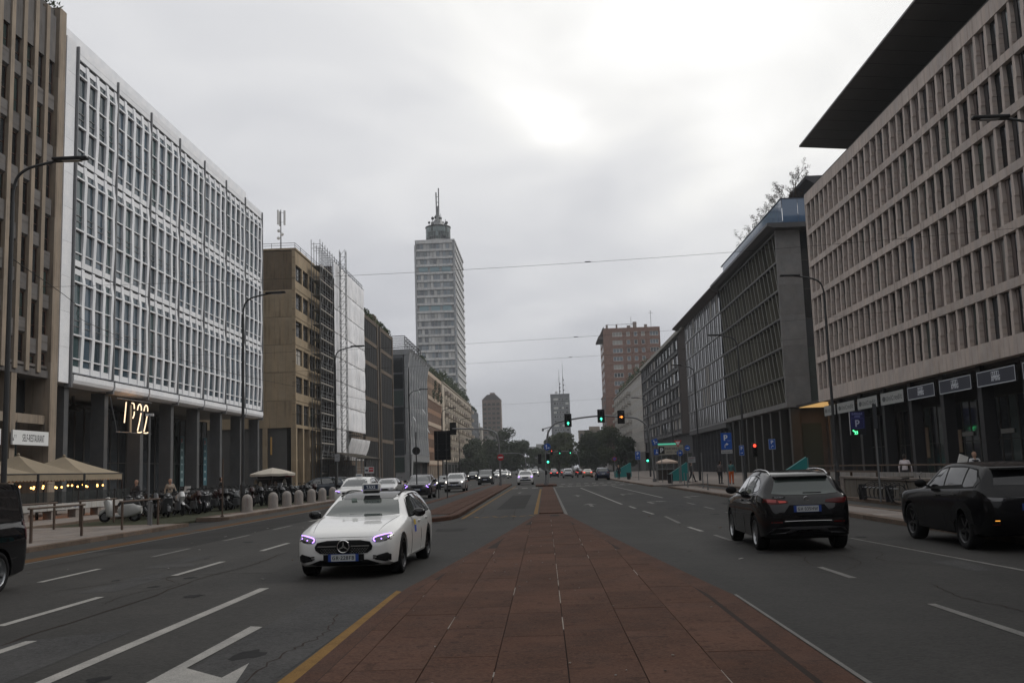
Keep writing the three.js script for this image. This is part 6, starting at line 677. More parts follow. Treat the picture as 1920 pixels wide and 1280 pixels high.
{ const s = thing('market_stall', 'small market stall hung with bags under the cream parasol', 'stall', [-20.7, 0.1, -75.5]); box(s, 'counter', surf([0.3, 0.29, 0.28], 'plaster', 1), -1.3, 0, -0.4, 1.2, 0.8, 0.4); mesh(s, 'frame', merge([rod([-1.4, 0, -0.5], [-1.4, 1.95, -0.5], 0.025), rod([1.3, 0, -0.5], [1.3, 1.95, -0.5], 0.025), rod([-1.4, 1.9, -0.5], [1.3, 1.9, -0.5], 0.02), rod([-1.4, 1.6, 0.5], [1.3, 1.6, 0.5], 0.02)]), M.galv); [[-1.2, [0.3, 0.26, 0.2]], [-0.85, [0.5, 0.48, 0.42]], [-0.45, [0.35, 0.36, 0.38]], [-0.1, [0.1, 0.08, 0.07]], [0.3, [0.28, 0.2, 0.16]], [0.65, [0.4, 0.28, 0.22]], [1.0, [0.5, 0.5, 0.48]]].forEach(([x, c], i) => mesh(s, 'hung_bag', T(extr(poly([[-0.14, -0.4], [0.14, -0.4], [0.1, 0.0], [0.03, 0.12], [-0.03, 0.12], [-0.1, 0]]), 0.08, 0.02), x, 1.42 - (i % 3) * 0.15, 0.45), surf(c, 'plaster', 0.5))); box(s, 'cloth', surf([0.35, 0.08, 0.07]), 1.0, 1.7, -0.3, 1.5, 1.95, 0.3); box(s, 'back_sheet', M.dark, -1.35, 0.8, -0.55, 1.25, 1.9, -0.52); }
{ const s = thing('kiosk', 'small dark kiosk under the pink parasol', 'kiosk', [13.3, 0.12, -110]); box(s, 'body', surf([0.09, 0.085, 0.08], 'metal', 1), -1, 0, -0.7, 1, 1.1, 0.7); box(s, 'counter', M.galv, -1.1, 1.1, -0.8, 1.1, 1.15, 0.8); for (const x of [-0.9, 0.9]) mesh(s, 'post', rod([x, 1.15, -0.6], [x, 1.95, -0.6], 0.03), M.galv); }
{ const s = thing('menu_stand', 'pale leaning menu stand beside the waiter', 'stand', [18.3, 0.12, -45.5], 0.2); mesh(s, 'board', bx(-0.22, 0.7, -0.02, 0.22, 1.75, 0.02), M.white, [0, 0, 0], [0, 0, -0.35]); mesh(s, 'leg', rod([0, 0, 0], [0.1, 0.8, 0], 0.03), M.galv); }
for (let k = 0; k < 5; k++) { const s = thing('pavement_post', `thin metal pavement post, ${['first', 'second', 'third', 'fourth', 'fifth'][k]} beyond the large P sign`, 'pole', [10.3 + (k % 2) * 0.4, 0.12, -64 - k * 4.5], 0, 'posts on the right divider'); mesh(s, 'tube', rod([0, 0, 0], [0, 1.0 + (k === 1 ? 1.4 : 0), 0], 0.035, 8), M.galv); mesh(s, 'foot', rod([0, 0, 0], [0, 0.05, 0], 0.08, 8), M.galv); }

// ------------------------------------------------------------------ vehicles
function pchip(P) {   // monotone curve through control points
  const n = P.length, d = [], m = []; for (let i = 0; i < n - 1; i++) d.push((P[i + 1][1] - P[i][1]) / (P[i + 1][0] - P[i][0])); for (let i = 0; i < n; i++) m.push(i === 0 ? d[0] : i === n - 1 ? d[n - 2] : d[i - 1] * d[i] <= 0 ? 0 : 2 / (1 / d[i - 1] + 1 / d[i]));
  return s => { let i = 0; while (i < n - 2 && s > P[i + 1][0]) i++; const h = P[i + 1][0] - P[i][0], t = clamp((s - P[i][0]) / h, 0, 1), t2 = t * t, t3 = t2 * t; return (2 * t3 - 3 * t2 + 1) * P[i][1] + (t3 - 2 * t2 + t) * h * m[i] + (-2 * t3 + 3 * t2) * P[i + 1][1] + (t3 - t2) * h * m[i + 1]; };
}
function bodyLoft(sp) {
  const top = pchip(sp.top), belt = pchip(sp.belt), wid = pchip(sp.wid), rail = pchip(sp.rail), bot = pchip(sp.bot), L = sp.L;
  const st = new Set([0, L]); for (const a of [sp.top, sp.wid, sp.bot]) a.forEach(p => st.add(p[0])); for (let k = 1; k < 46; k++) st.add(L * k / 46); const S = [...st].sort((a, b) => a - b).filter((v, i, a) => i === 0 || v - a[i - 1] > 0.012);
  const ring = s => { const w = wid(s), b = Math.min(belt(s), top(s) - 0.012), t = top(s), yb = bot(s), r = Math.min(rail(s), w * 0.97), gh = t - b, mid = lerp(yb, b, 0.52);
    const K = [[0, yb], [0.55 * w, yb], [0.88 * w, yb + 0.005], [0.965 * w, yb + 0.05], [0.99 * w, lerp(yb, mid, 0.55)], [w, mid], [0.995 * w, lerp(mid, b, 0.55)], [0.978 * w, b - 0.03], [0.945 * w, b + 0.008]];
    const sx = 0.945 * w; for (const [f, q] of [[0.30, 0.22], [0.62, 0.52], [0.86, 0.80], [0.945, 0.93]]) K.push([lerp(sx, r, q), b + gh * f]); K.push([r * 0.9, t - gh * 0.022], [r * 0.62, t - gh * 0.008], [0, t]); return K; };
  const n = ring(0).length, N = 2 * (n - 1), pos = [], idx = [];
  for (const s of S) { const K = ring(s), z = L / 2 - s; for (let i = 0; i < n; i++) pos.push(K[i][0], K[i][1], z); for (let i = n - 2; i > 0; i--) pos.push(-K[i][0], K[i][1], z); }
  for (let j = 0; j < S.length - 1; j++) for (let i = 0; i < N; i++) { const a = j * N + i, b = j * N + (i + 1) % N, c = a + N, d = b + N; idx.push(a, b, d, a, d, c); }
  const cap = (j, flip) => { const K = ring(S[j]); const c = pos.length / 3; pos.push(0, (K[0][1] + K[n - 1][1]) / 2, L / 2 - S[j]); for (let i = 0; i < N; i++) { const a = j * N + i, b = j * N + (i + 1) % N; flip ? idx.push(c, a, b) : idx.push(c, b, a); } }; cap(0, false); cap(S.length - 1, true);
  const g = new THREE.BufferGeometry(); g.setAttribute('position', new THREE.Float32BufferAttribute(pos, 3)); g.setIndex(idx); 
  // make sure faces point outwards
  const t0 = g.toNonIndexed(), p = t0.attributes.position; let vol = 0; const A = new THREE.Vector3(), B = new THREE.Vector3(), C = new THREE.Vector3(); for (let i = 0; i < p.count; i += 3) { A.fromBufferAttribute(p, i); B.fromBufferAttribute(p, i + 1); C.fromBufferAttribute(p, i + 2); vol += A.dot(B.cross(C)); } if (vol < 0) { for (let i = 0; i < idx.length; i += 3) { const q = idx[i + 1]; idx[i + 1] = idx[i + 2]; idx[i + 2] = q; } g.setIndex(idx); }
  return toCreasedNormals(g, 0.62);
}
const csg = new Evaluator(); csg.attributes = ['position', 'normal']; csg.useGroups = false;
const ray = new THREE.Raycaster();
const TYRE = surf([0.014, 0.014, 0.015], null, 1, { roughness: 0.85 }), RIMS = { dark: phys([0.03, 0.03, 0.032], { roughness: 0.3, metalness: 0.6 }), silver: phys([0.32, 0.33, 0.34], { roughness: 0.3, metalness: 0.8 }) };
const CGLASS = phys([0.02, 0.026, 0.025], { roughness: 0.03, ior: 1.6, clearcoat: 1, clearcoatRoughness: 0.02 }), CGLASS_TINT = phys([0.008, 0.008, 0.009], { roughness: 0.04, ior: 1.5 }), CHROME = phys([0.6, 0.6, 0.6], { roughness: 0.15, metalness: 1 }), PLASTIC = surf([0.010, 0.010, 0.011], null, 1, { roughness: 0.7 });
const LAMP_CLR = phys([0.16, 0.17, 0.18], { roughness: 0.08, clearcoat: 1 }), LAMP_DARK = phys([0.02, 0.02, 0.025], { roughness: 0.05, clearcoat: 1 }), TAIL = phys([0.07, 0.004, 0.004], { roughness: 0.2, specularIntensity: 0.5 }), TAIL_ON = emit([1, 0.05, 0.03], 2.2), DRL = emit([0.42, 0.24, 1.0], 3.2), HEAD_ON = emit([1, 0.93, 0.8], 5);
const paint = (c, o = {}) => phys(c, c[0] < 0.06 ? { roughness: 0.5, specularIntensity: 0, clearcoat: 0.85, clearcoatRoughness: 0.015, ...o } : { roughness: 0.4, specularIntensity: 0.4, clearcoat: 1, clearcoatRoughness: 0.04, ...o });
const wheelCache = new Map();
function wheelGeos(r, w, style) {
  const key = [r, w, style].join(); if (wheelCache.has(key)) return wheelCache.get(key); const h = w / 2;
  const tp = [[r * 0.68, -h * 0.92], [r * 0.86, -h], [r * 0.95, -h * 0.93], [r, -h * 0.7], [r, h * 0.7], [r * 0.95, h * 0.93], [r * 0.86, h], [r * 0.68, h * 0.92], [r * 0.66, 0], [r * 0.68, -h * 0.92]].map(p => new THREE.Vector2(...p)); const ty = new THREE.LatheGeometry(tp, 32); ty.rotateZ(-Math.PI / 2);
  const rp = [[0, h * 0.35], [r * 0.1, h * 0.4], [r * 0.14, h * 0.1], [r * 0.6, -h * 0.2], [r * 0.62, h * 0.75], [r * 0.67, h * 0.95], [r * 0.69, h * 0.95]].map(p => new THREE.Vector2(...p)); const gs = [new THREE.LatheGeometry(rp, 28)]; const n = style === 'multi' ? 10 : 5; for (let k = 0; k < n; k++) { const g = bx(r * 0.08, h * 0.32, -r * (n > 5 ? 0.035 : 0.07), r * 0.64, h * 0.72, r * (n > 5 ? 0.035 : 0.07)); g.rotateY(k / n * 6.2832); gs.push(g); if (n === 5) { const g2 = bx(r * 0.3, h * 0.4, r * 0.05, r * 0.63, h * 0.66, r * 0.12); g2.rotateY(k / n * 6.2832 + 0.12); gs.push(g2); } } const rim = merge(gs); rim.rotateZ(-Math.PI / 2); const disc = new THREE.CylinderGeometry(r * 0.6, r * 0.6, 0.02, 24); disc.rotateZ(Math.PI / 2); const o = { ty, rim, disc }; wheelCache.set(key, o); return o;
}
function plateMat(t) { return canvasMat(256, 60, (x, w, h) => { x.fillStyle = '#aeb2b6'; x.fillRect(0, 0, w, h); x.fillStyle = '#173a8a'; x.fillRect(0, 0, 22, h); x.fillRect(w - 22, 0, 22, h); txt(x, t, 128, 32, 46, '#20242a', 'bold', 'sans-serif', 196); }); }
function car(name, label, sp, o) {
  const t = thing(name, label, o.cat || 'car', o.p, o.ry || 0, o.group), L = sp.L, hl = L / 2, loft = bodyLoft(sp), probe = new THREE.Mesh(loft, new THREE.MeshBasicMaterial({ side: THREE.DoubleSide })); probe.updateMatrixWorld();
  const dirs = { f: [0, 0, 1], r: [0, 0, -1], R: [1, 0, 0], L: [-1, 0, 0], t: [0, 1, 0] };
  const hit = (dk, a, b) => { const d = dirs[dk], q = dk === 'f' || dk === 'r' ? [a, b, d[2] * 6] : dk === 't' ? [a, 5, b] : [d[0] * 4, b, a]; ray.set(new THREE.Vector3(...q), new THREE.Vector3(-d[0], -d[1], -d[2])); const h = ray.intersectObject(probe); return h.length ? h[0].point : null; };
  const patch = (pn, dk, out, m, off = 0.006, rings = 4, parent = t) => {   // piece that follows the body skin inside an outline
    const N = out.length, cx = out.reduce((s, p) => s + p[0], 0) / N, cy = out.reduce((s, p) => s + p[1], 0) / N, d = dirs[dk], V = [], idx = []; const dense = []; for (let i = 0; i < N; i++) { const a = out[i], b = out[(i + 1) % N], k = Math.max(1, Math.ceil(Math.hypot(a[0] - b[0], a[1] - b[1]) / (o.fine ? 0.09 : 0.2))); for (let j = 0; j < k; j++) dense.push([lerp(a[0], b[0], j / k), lerp(a[1], b[1], j / k)]); } const D = dense.length; let last = null;
    const add = (a, b) => { let h = hit(dk, a, b) || hit(dk, lerp(a, cx, 0.06), lerp(b, cy, 0.06)); if (!h) h = last ? last.clone() : new THREE.Vector3(dk === 'f' || dk === 'r' ? a : 0, b, 0); last = h; V.push(h.x + d[0] * off, h.y + d[1] * off + (dk === 't' ? 0 : 0.0), h.z + d[2] * off); };
    for (let r = rings; r > 0; r--) for (const p of dense) add(lerp(cx, p[0], r / rings), lerp(cy, p[1], r / rings)); add(cx, cy);
    for (let r = 0; r < rings - 1; r++) for (let i = 0; i < D; i++) { const a = r * D + i, b = r * D + (i + 1) % D; idx.push(a, b, b + D, a, b + D, a + D); } for (let i = 0; i < D; i++) idx.push((rings - 1) * D + i, (rings - 1) * D + (i + 1) % D, rings * D);
    const g = new THREE.BufferGeometry(); g.setAttribute('position', new THREE.Float32BufferAttribute(V, 3)); g.setIndex(idx); g.computeVertexNormals(); const nr = g.attributes.normal; if (nr.getX(rings * D) * d[0] + nr.getY(rings * D) * d[1] + nr.getZ(rings * D) * d[2] < 0) { for (let i = 0; i < idx.length; i += 3) [idx[i], idx[i + 1]] = [idx[i + 1], idx[i]]; g.setIndex(idx); g.computeVertexNormals(); } return mesh(parent, pn, g, m); };
  const mir = a => a.map(([x, y]) => [-x, y]);
  const both = (pn, dk, out, m, off, rings) => [patch(pn, dk, out, m, off, rings), patch(pn, dk, mir(out), m, off, rings)];
  const sides = (pn, out, m, off, rings) => [patch(pn, 'R', out.map(([s, y]) => [hl - s, y]), m, off, rings), patch(pn, 'L', out.map(([s, y]) => [hl - s, y]), m, off, rings)];
  const line = (pn, dk, pts, r, m, off = 0.01) => { const P = pts.map(([a, b]) => { const h = hit(dk, a, b) || new THREE.Vector3(a, b, hl); const d = dirs[dk]; return [h.x + d[0] * off, h.y + d[1] * off, h.z + d[2] * off]; }); return mesh(t, pn, tube(P, r, 24, 6), m); };
  // body with wheel wells cut out
  const zf = hl - sp.fo, zr = zf - sp.wb, hw = sp.W / 2, tw = sp.tw || 0.235; let B = new Brush(loft); B.updateMatrixWorld();
  for (const z of [zf, zr]) for (const s of [-1, 1]) { const c = new Brush(new THREE.CylinderGeometry(sp.wr * 1.13, sp.wr * 1.13, 0.5, 30)); c.rotation.z = Math.PI / 2; c.position.set(s * (hw - 0.03), sp.wr * 1.02, z); c.updateMatrixWorld(); B = csg.evaluate(B, c, SUBTRACTION); B.updateMatrixWorld(); }
  mesh(t, 'body', B.geometry, o.paint); if (sp.well !== false) mesh(t, 'wheel_well_liner', merge([zf, zr].flatMap(z => [-1, 1].map(s => bx(s * (hw - 0.32), 0.25, z - sp.wr * 1.0, s * (hw - 0.29), sp.wr * 1.9, z + sp.wr * 1.0)))), M.black);
  const W = wheelGeos(sp.wr, tw, o.rim || 'five'); for (const z of [zf, zr]) for (const s of [-1, 1]) { const w = new THREE.Group(); w.name = 'wheel'; w.position.set(s * (hw - tw / 2 - 0.015), sp.wr, z); if (s < 0) w.rotation.y = Math.PI; t.add(w); mesh(w, 'tyre', W.ty, TYRE); mesh(w, 'rim', W.rim, RIMS[o.rimTone || 'dark']); mesh(w, 'brake_disc', W.disc, M.dark); }
  const g = o.tint ? CGLASS_TINT : CGLASS; const G = sp.glass;
  if (G.front) patch('windscreen', 'f', [...G.front, ...mir(G.front).reverse()], o.frontGlass || CGLASS, 0.007, 6); if (G.rear) patch('rear_window', 'r', [...G.rear, ...mir(G.rear).reverse()], o.rearGlass || g, 0.008, 6); (G.side || []).forEach(q => sides('side_window', q, g, 0.006, 4));
  if (G.trim) sides('window_trim', G.trim, o.trim || PLASTIC, 0.004, 2);
  if (sp.mirror) for (const s of [-1, 1]) { const [ms, my] = sp.mirror, x = hit('R', hl - ms, my); const m = mesh(t, 'door_mirror', new THREE.SphereGeometry(1, 16, 10), o.mirrorMat || PLASTIC, [s * ((x ? x.x : hw * 0.9) + 0.17), my + 0.06, hl - ms]); m.scale.set(0.125, 0.085, 0.075); mesh(t, 'mirror_arm', rod([s * (x ? x.x : hw * 0.9), my, hl - ms], [s * ((x ? x.x : hw * 0.9) + 0.14), my + 0.03, hl - ms], 0.02), PLASTIC); }
  const A = { t, patch, both, sides, line, hit, mir, hl, zf, zr, hw };
  A.plate = (dk, y, s, off = 0.02) => { const h = hit(dk, 0, y); const d = dk === 'f' ? 1 : -1, p = mesh(t, 'number_plate', boxG(0.54, 0.13, 0.02), surf([0.03, 0.06, 0.2]), [0, y, h.z + d * off]); if (d < 0) p.rotation.y = Math.PI; panel(p, 'plate_print', s, 0.52, 0.115, [0, 0, 0.0125]); return p; };
  A.handles = (list) => list.forEach(([s, y]) => { for (const dk of ['R', 'L']) { const h = hit(dk, hl - s, y); mesh(t, 'door_handle', new RoundedBoxGeometry(0.03, 0.03, 0.2, 2, 0.012), o.handleMat || o.paint, [h.x + (dk === 'R' ? 0.012 : -0.012), y, hl - s]); } });
  A.seam = (list) => list.forEach(p => { for (const dk of ['R', 'L']) { const P = p.map(([s, y]) => { const h = hit(dk, hl - s, y); return h ? [h.x + (dk === 'R' ? 0.0015 : -0.0015), y, hl - s] : null; }).filter(Boolean); if (P.length > 1) mesh(t, 'panel_gap', tube(P, 0.0035, 20, 4), M.black); } });
  if (o.extra) o.extra(A); return t;
}
// ---- shapes
const SHAPE = {
  wagon: { L: 4.95, W: 1.86, wb: 2.94, fo: 0.86, wr: 0.345, tw: 0.25, mirror: [1.95, 0.98],
    top: [[0, 0.62], [0.04, 0.70], [0.16, 0.785], [0.6, 0.90], [1.2, 0.985], [1.52, 1.03], [1.9, 1.21], [2.3, 1.365], [2.65, 1.435], [3.2, 1.455], [3.9, 1.435], [4.4, 1.375], [4.62, 1.26], [4.78, 1.06], [4.88, 0.94], [4.95, 0.72]], belt: [[0, 0.56], [0.05, 0.64], [0.2, 0.73], [0.7, 0.83], [1.4, 0.92], [2.5, 0.955], [4.2, 0.985], [4.75, 0.95], [4.88, 0.88], [4.95, 0.66]],
    wid: [[0, 0.60], [0.03, 0.71], [0.1, 0.80], [0.25, 0.865], [0.6, 0.91], [1.4, 0.925], [3.6, 0.925], [4.3, 0.91], [4.7, 0.865], [4.88, 0.79], [4.95, 0.66]], rail: [[0, 0.46], [0.2, 0.62], [1.2, 0.75], [1.6, 0.73], [2.3, 0.64], [3.1, 0.63], [4.2, 0.59], [4.7, 0.59], [4.95, 0.5]], bot: [[0, 0.34], [0.06, 0.25], [0.3, 0.2], [4.3, 0.2], [4.85, 0.27], [4.95, 0.42]],
    glass: { front: [[0.0, 1.395], [0.32, 1.388], [0.56, 1.355], [0.645, 1.21], [0.715, 1.04], [0.4, 1.015], [0, 1.01]], rear: [[0, 1.33], [0.42, 1.31], [0.52, 1.2], [0.58, 1.05], [0, 1.04]], side: [[[1.82, 0.985], [2.36, 1.325], [2.72, 1.365], [2.76, 0.99]], [[2.83, 0.99], [2.80, 1.37], [3.3, 1.385], [3.62, 1.37], [3.7, 1.0]], [[3.78, 1.005], [3.70, 1.365], [4.2, 1.31], [4.5, 1.16], [4.56, 1.05], [4.2, 1.015]]], trim: [[1.72, 0.965], [2.3, 1.345], [2.75, 1.395], [3.3, 1.405], [3.8, 1.385], [4.3, 1.31], [4.62, 1.06], [4.2, 0.998], [2.6, 0.97]] } },
  gla: { L: 4.41, W: 1.834, wb: 2.73, fo: 0.85, wr: 0.36, tw: 0.25, mirror: [1.75, 1.12],
    top: [[0, 0.72], [0.05, 0.84], [0.25, 0.95], [0.8, 1.05], [1.25, 1.11], [1.6, 1.30], [1.95, 1.48], [2.35, 1.575], [2.9, 1.60], [3.5, 1.575], [3.85, 1.525], [4.02, 1.43], [4.2, 1.18], [4.3, 1.08], [4.37, 0.98], [4.41, 0.78]], belt: [[0, 0.68], [0.05, 0.78], [0.3, 0.9], [0.9, 1.0], [1.4, 1.05], [2.8, 1.09], [3.8, 1.13], [4.2, 1.08], [4.34, 0.98], [4.41, 0.74]], wid: [[0, 0.60], [0.05, 0.74], [0.16, 0.83], [0.4, 0.89], [0.9, 0.917], [3.4, 0.917], [3.9, 0.905], [4.18, 0.87], [4.33, 0.8], [4.41, 0.68]], rail: [[0, 0.5], [0.3, 0.66], [1.2, 0.73], [1.7, 0.68], [2.3, 0.6], [3.0, 0.605], [3.8, 0.58], [4.2, 0.62], [4.41, 0.52]], bot: [[0, 0.36], [0.1, 0.25], [0.6, 0.22], [3.8, 0.22], [4.3, 0.30], [4.41, 0.46]],
    glass: { front: [[0, 1.5], [0.5, 1.47], [0.62, 1.28], [0.7, 1.12], [0, 1.1]], rear: [[0, 1.49], [0.40, 1.475], [0.52, 1.44], [0.60, 1.25], [0.655, 1.145], [0.4, 1.12], [0, 1.115]], side: [[[1.62, 1.10], [2.1, 1.44], [2.42, 1.48], [2.48, 1.105]], [[2.56, 1.105], [2.50, 1.485], [2.95, 1.49], [3.25, 1.46], [3.36, 1.15]], [[3.43, 1.16], [3.32, 1.45], [3.6, 1.39], [3.82, 1.24], [3.8, 1.2]]], trim: [[1.5, 1.07], [2.05, 1.46], [2.5, 1.51], [3.0, 1.515], [3.4, 1.475], [3.9, 1.25], [3.85, 1.17], [3.3, 1.12], [2.4, 1.08]] } },
  suv: { L: 4.62, W: 1.88, wb: 2.72, fo: 0.9, wr: 0.37, tw: 0.25, mirror: [1.8, 1.15],
    top: [[0, 0.78], [0.04, 0.9], [0.2, 1.0], [0.8, 1.08], [1.3, 1.13], [1.7, 1.36], [2.05, 1.55], [2.5, 1.65], [3.1, 1.67], [3.8, 1.63], [4.1, 1.57], [4.3, 1.38], [4.46, 1.12], [4.56, 1.0], [4.62, 0.8]], belt: [[0, 0.72], [0.05, 0.84], [0.3, 0.95], [0.9, 1.03], [1.4, 1.08], [2.8, 1.12], [4.0, 1.15], [4.4, 1.08], [4.56, 0.95], [4.62, 0.74]], wid: [[0, 0.66], [0.04, 0.78], [0.14, 0.86], [0.4, 0.92], [0.9, 0.94], [3.6, 0.94], [4.1, 0.925], [4.4, 0.88], [4.55, 0.82], [4.62, 0.7]], rail: [[0, 0.55], [0.3, 0.7], [1.2, 0.76], [1.7, 0.72], [2.4, 0.65], [3.2, 0.65], [4.1, 0.63], [4.4, 0.66], [4.62, 0.56]], bot: [[0, 0.4], [0.1, 0.27], [0.6, 0.23], [4.0, 0.23], [4.5, 0.32], [4.62, 0.5]],
    glass: { front: [[0, 1.57], [0.54, 1.54], [0.64, 1.34], [0.74, 1.15], [0, 1.135]], rear: [[0, 1.54], [0.5, 1.52], [0.6, 1.3], [0.66, 1.18], [0, 1.17]], side: [[[1.72, 1.14], [2.2, 1.50], [2.6, 1.55], [2.66, 1.145]], [[2.73, 1.145], [2.68, 1.555], [3.2, 1.56], [3.45, 1.55], [3.55, 1.17]], [[3.62, 1.18], [3.54, 1.54], [3.95, 1.48], [4.2, 1.28], [4.1, 1.21]]], trim: [[1.6, 1.11], [2.15, 1.52], [2.65, 1.58], [3.3, 1.585], [3.8, 1.55], [4.28, 1.29], [4.15, 1.18], [3.5, 1.14]] } },
  rover: { L: 4.8, W: 1.93, wb: 2.874, fo: 0.88, wr: 0.395, tw: 0.27, mirror: [1.95, 1.17],
    top: [[0, 0.82], [0.05, 0.96], [0.2, 1.04], [0.8, 1.10], [1.45, 1.15], [1.85, 1.36], [2.2, 1.53], [2.6, 1.63], [3.0, 1.655], [3.8, 1.62], [4.3, 1.56], [4.42, 1.48], [4.6, 1.22], [4.7, 1.1], [4.77, 0.98], [4.8, 0.85]], belt: [[0, 0.78], [0.05, 0.9], [0.3, 1.0], [0.9, 1.06], [1.5, 1.10], [3.0, 1.135], [4.3, 1.16], [4.6, 1.1], [4.75, 0.95], [4.8, 0.78]], wid: [[0, 0.7], [0.04, 0.82], [0.14, 0.9], [0.4, 0.95], [0.9, 0.965], [3.8, 0.965], [4.3, 0.95], [4.6, 0.9], [4.74, 0.83], [4.8, 0.74]], rail: [[0, 0.58], [0.3, 0.72], [1.4, 0.8], [1.9, 0.74], [2.5, 0.665], [3.4, 0.665], [4.3, 0.63], [4.6, 0.68], [4.8, 0.6]], bot: [[0, 0.45], [0.1, 0.3], [0.6, 0.26], [4.2, 0.26], [4.65, 0.36], [4.8, 0.55]],
    glass: { front: [[0, 1.56], [0.56, 1.53], [0.66, 1.34], [0.77, 1.17], [0, 1.155]], rear: [[0, 1.53], [0.54, 1.51], [0.62, 1.36], [0.66, 1.22], [0, 1.21]], side: [[[1.92, 1.15], [2.36, 1.49], [2.76, 1.545], [2.80, 1.155]], [[2.87, 1.155], [2.83, 1.55], [3.5, 1.55], [3.7, 1.54], [3.72, 1.17]], [[3.78, 1.175], [3.77, 1.535], [4.1, 1.49], [4.3, 1.3], [4.25, 1.2]]], trim: [[1.8, 1.12], [2.3, 1.52], [2.8, 1.575], [3.5, 1.575], [4.1, 1.52], [4.42, 1.3], [4.35, 1.17], [3, 1.13]] } },
  van: { L: 5.14, W: 1.93, wb: 3.2, fo: 0.9, wr: 0.35, tw: 0.25, mirror: [1.5, 1.2],
    top: [[0, 0.8], [0.05, 0.95], [0.25, 1.06], [0.75, 1.16], [1.0, 1.24], [1.5, 1.6], [1.9, 1.82], [2.3, 1.885], [3.2, 1.9], [4.6, 1.88], [4.95, 1.82], [5.05, 1.6], [5.11, 1.1], [5.14, 0.8]], belt: [[0, 0.74], [0.05, 0.86], [0.3, 0.98], [0.9, 1.06], [1.5, 1.1], [4.6, 1.12], [5.0, 1.1], [5.1, 0.98], [5.14, 0.74]], wid: [[0, 0.68], [0.05, 0.82], [0.16, 0.9], [0.5, 0.95], [1, 0.965], [4.5, 0.965], [4.9, 0.955], [5.04, 0.92], [5.11, 0.87], [5.14, 0.8]], rail: [[0, 0.56], [0.3, 0.74], [1, 0.82], [1.6, 0.8], [2.3, 0.78], [4.7, 0.78], [5.0, 0.78], [5.14, 0.7]], bot: [[0, 0.38], [0.1, 0.26], [0.6, 0.22], [4.6, 0.22], [5.0, 0.28], [5.14, 0.42]],
    glass: { front: [[0, 1.76], [0.64, 1.73], [0.74, 1.45], [0.8, 1.2], [0, 1.17]], rear: [[0, 1.76], [0.7, 1.74], [0.78, 1.2], [0, 1.18]], side: [[[1.35, 1.16], [1.8, 1.62], [2.3, 1.72], [2.35, 1.17]], [[2.42, 1.17], [2.38, 1.72], [3.6, 1.73], [3.62, 1.18]], [[3.7, 1.18], [3.68, 1.73], [4.8, 1.70], [4.9, 1.2]]], trim: [[1.22, 1.13], [1.75, 1.66], [2.3, 1.75], [4.85, 1.73], [4.96, 1.17]] } },
  sedan: { L: 4.6, W: 1.82, wb: 2.8, fo: 0.85, wr: 0.33, tw: 0.23, mirror: [1.75, 0.98],
    top: [[0, 0.62], [0.04, 0.72], [0.2, 0.8], [0.8, 0.92], [1.35, 1.0], [1.8, 1.24], [2.2, 1.4], [2.7, 1.45], [3.2, 1.42], [3.6, 1.3], [4.0, 1.1], [4.4, 1.04], [4.54, 0.98], [4.6, 0.75]], belt: [[0, 0.56], [0.05, 0.66], [0.3, 0.76], [0.9, 0.86], [1.5, 0.93], [3.0, 0.97], [4.0, 0.99], [4.45, 0.96], [4.56, 0.88], [4.6, 0.68]], wid: [[0, 0.6], [0.04, 0.72], [0.14, 0.82], [0.4, 0.88], [0.9, 0.91], [3.6, 0.91], [4.2, 0.89], [4.45, 0.83], [4.55, 0.76], [4.6, 0.64]], rail: [[0, 0.46], [0.3, 0.64], [1.3, 0.72], [1.8, 0.66], [2.4, 0.58], [3.1, 0.57], [3.8, 0.6], [4.3, 0.66], [4.6, 0.5]], bot: [[0, 0.34], [0.1, 0.24], [0.6, 0.2], [4.1, 0.2], [4.5, 0.28], [4.6, 0.42]],
    glass: { front: [[0, 1.37], [0.48, 1.34], [0.58, 1.18], [0.68, 1.01], [0, 0.995]], rear: [[0, 1.34], [0.44, 1.32], [0.54, 1.18], [0.6, 1.1], [0, 1.09]], side: [[[1.65, 0.98], [2.2, 1.31], [2.6, 1.36], [2.66, 0.99]], [[2.73, 0.99], [2.68, 1.365], [3.1, 1.35], [3.55, 1.17], [3.6, 1.02]]], trim: [[1.55, 0.96], [2.15, 1.34], [2.7, 1.39], [3.2, 1.375], [3.75, 1.12], [3.7, 1.0]] } },
};
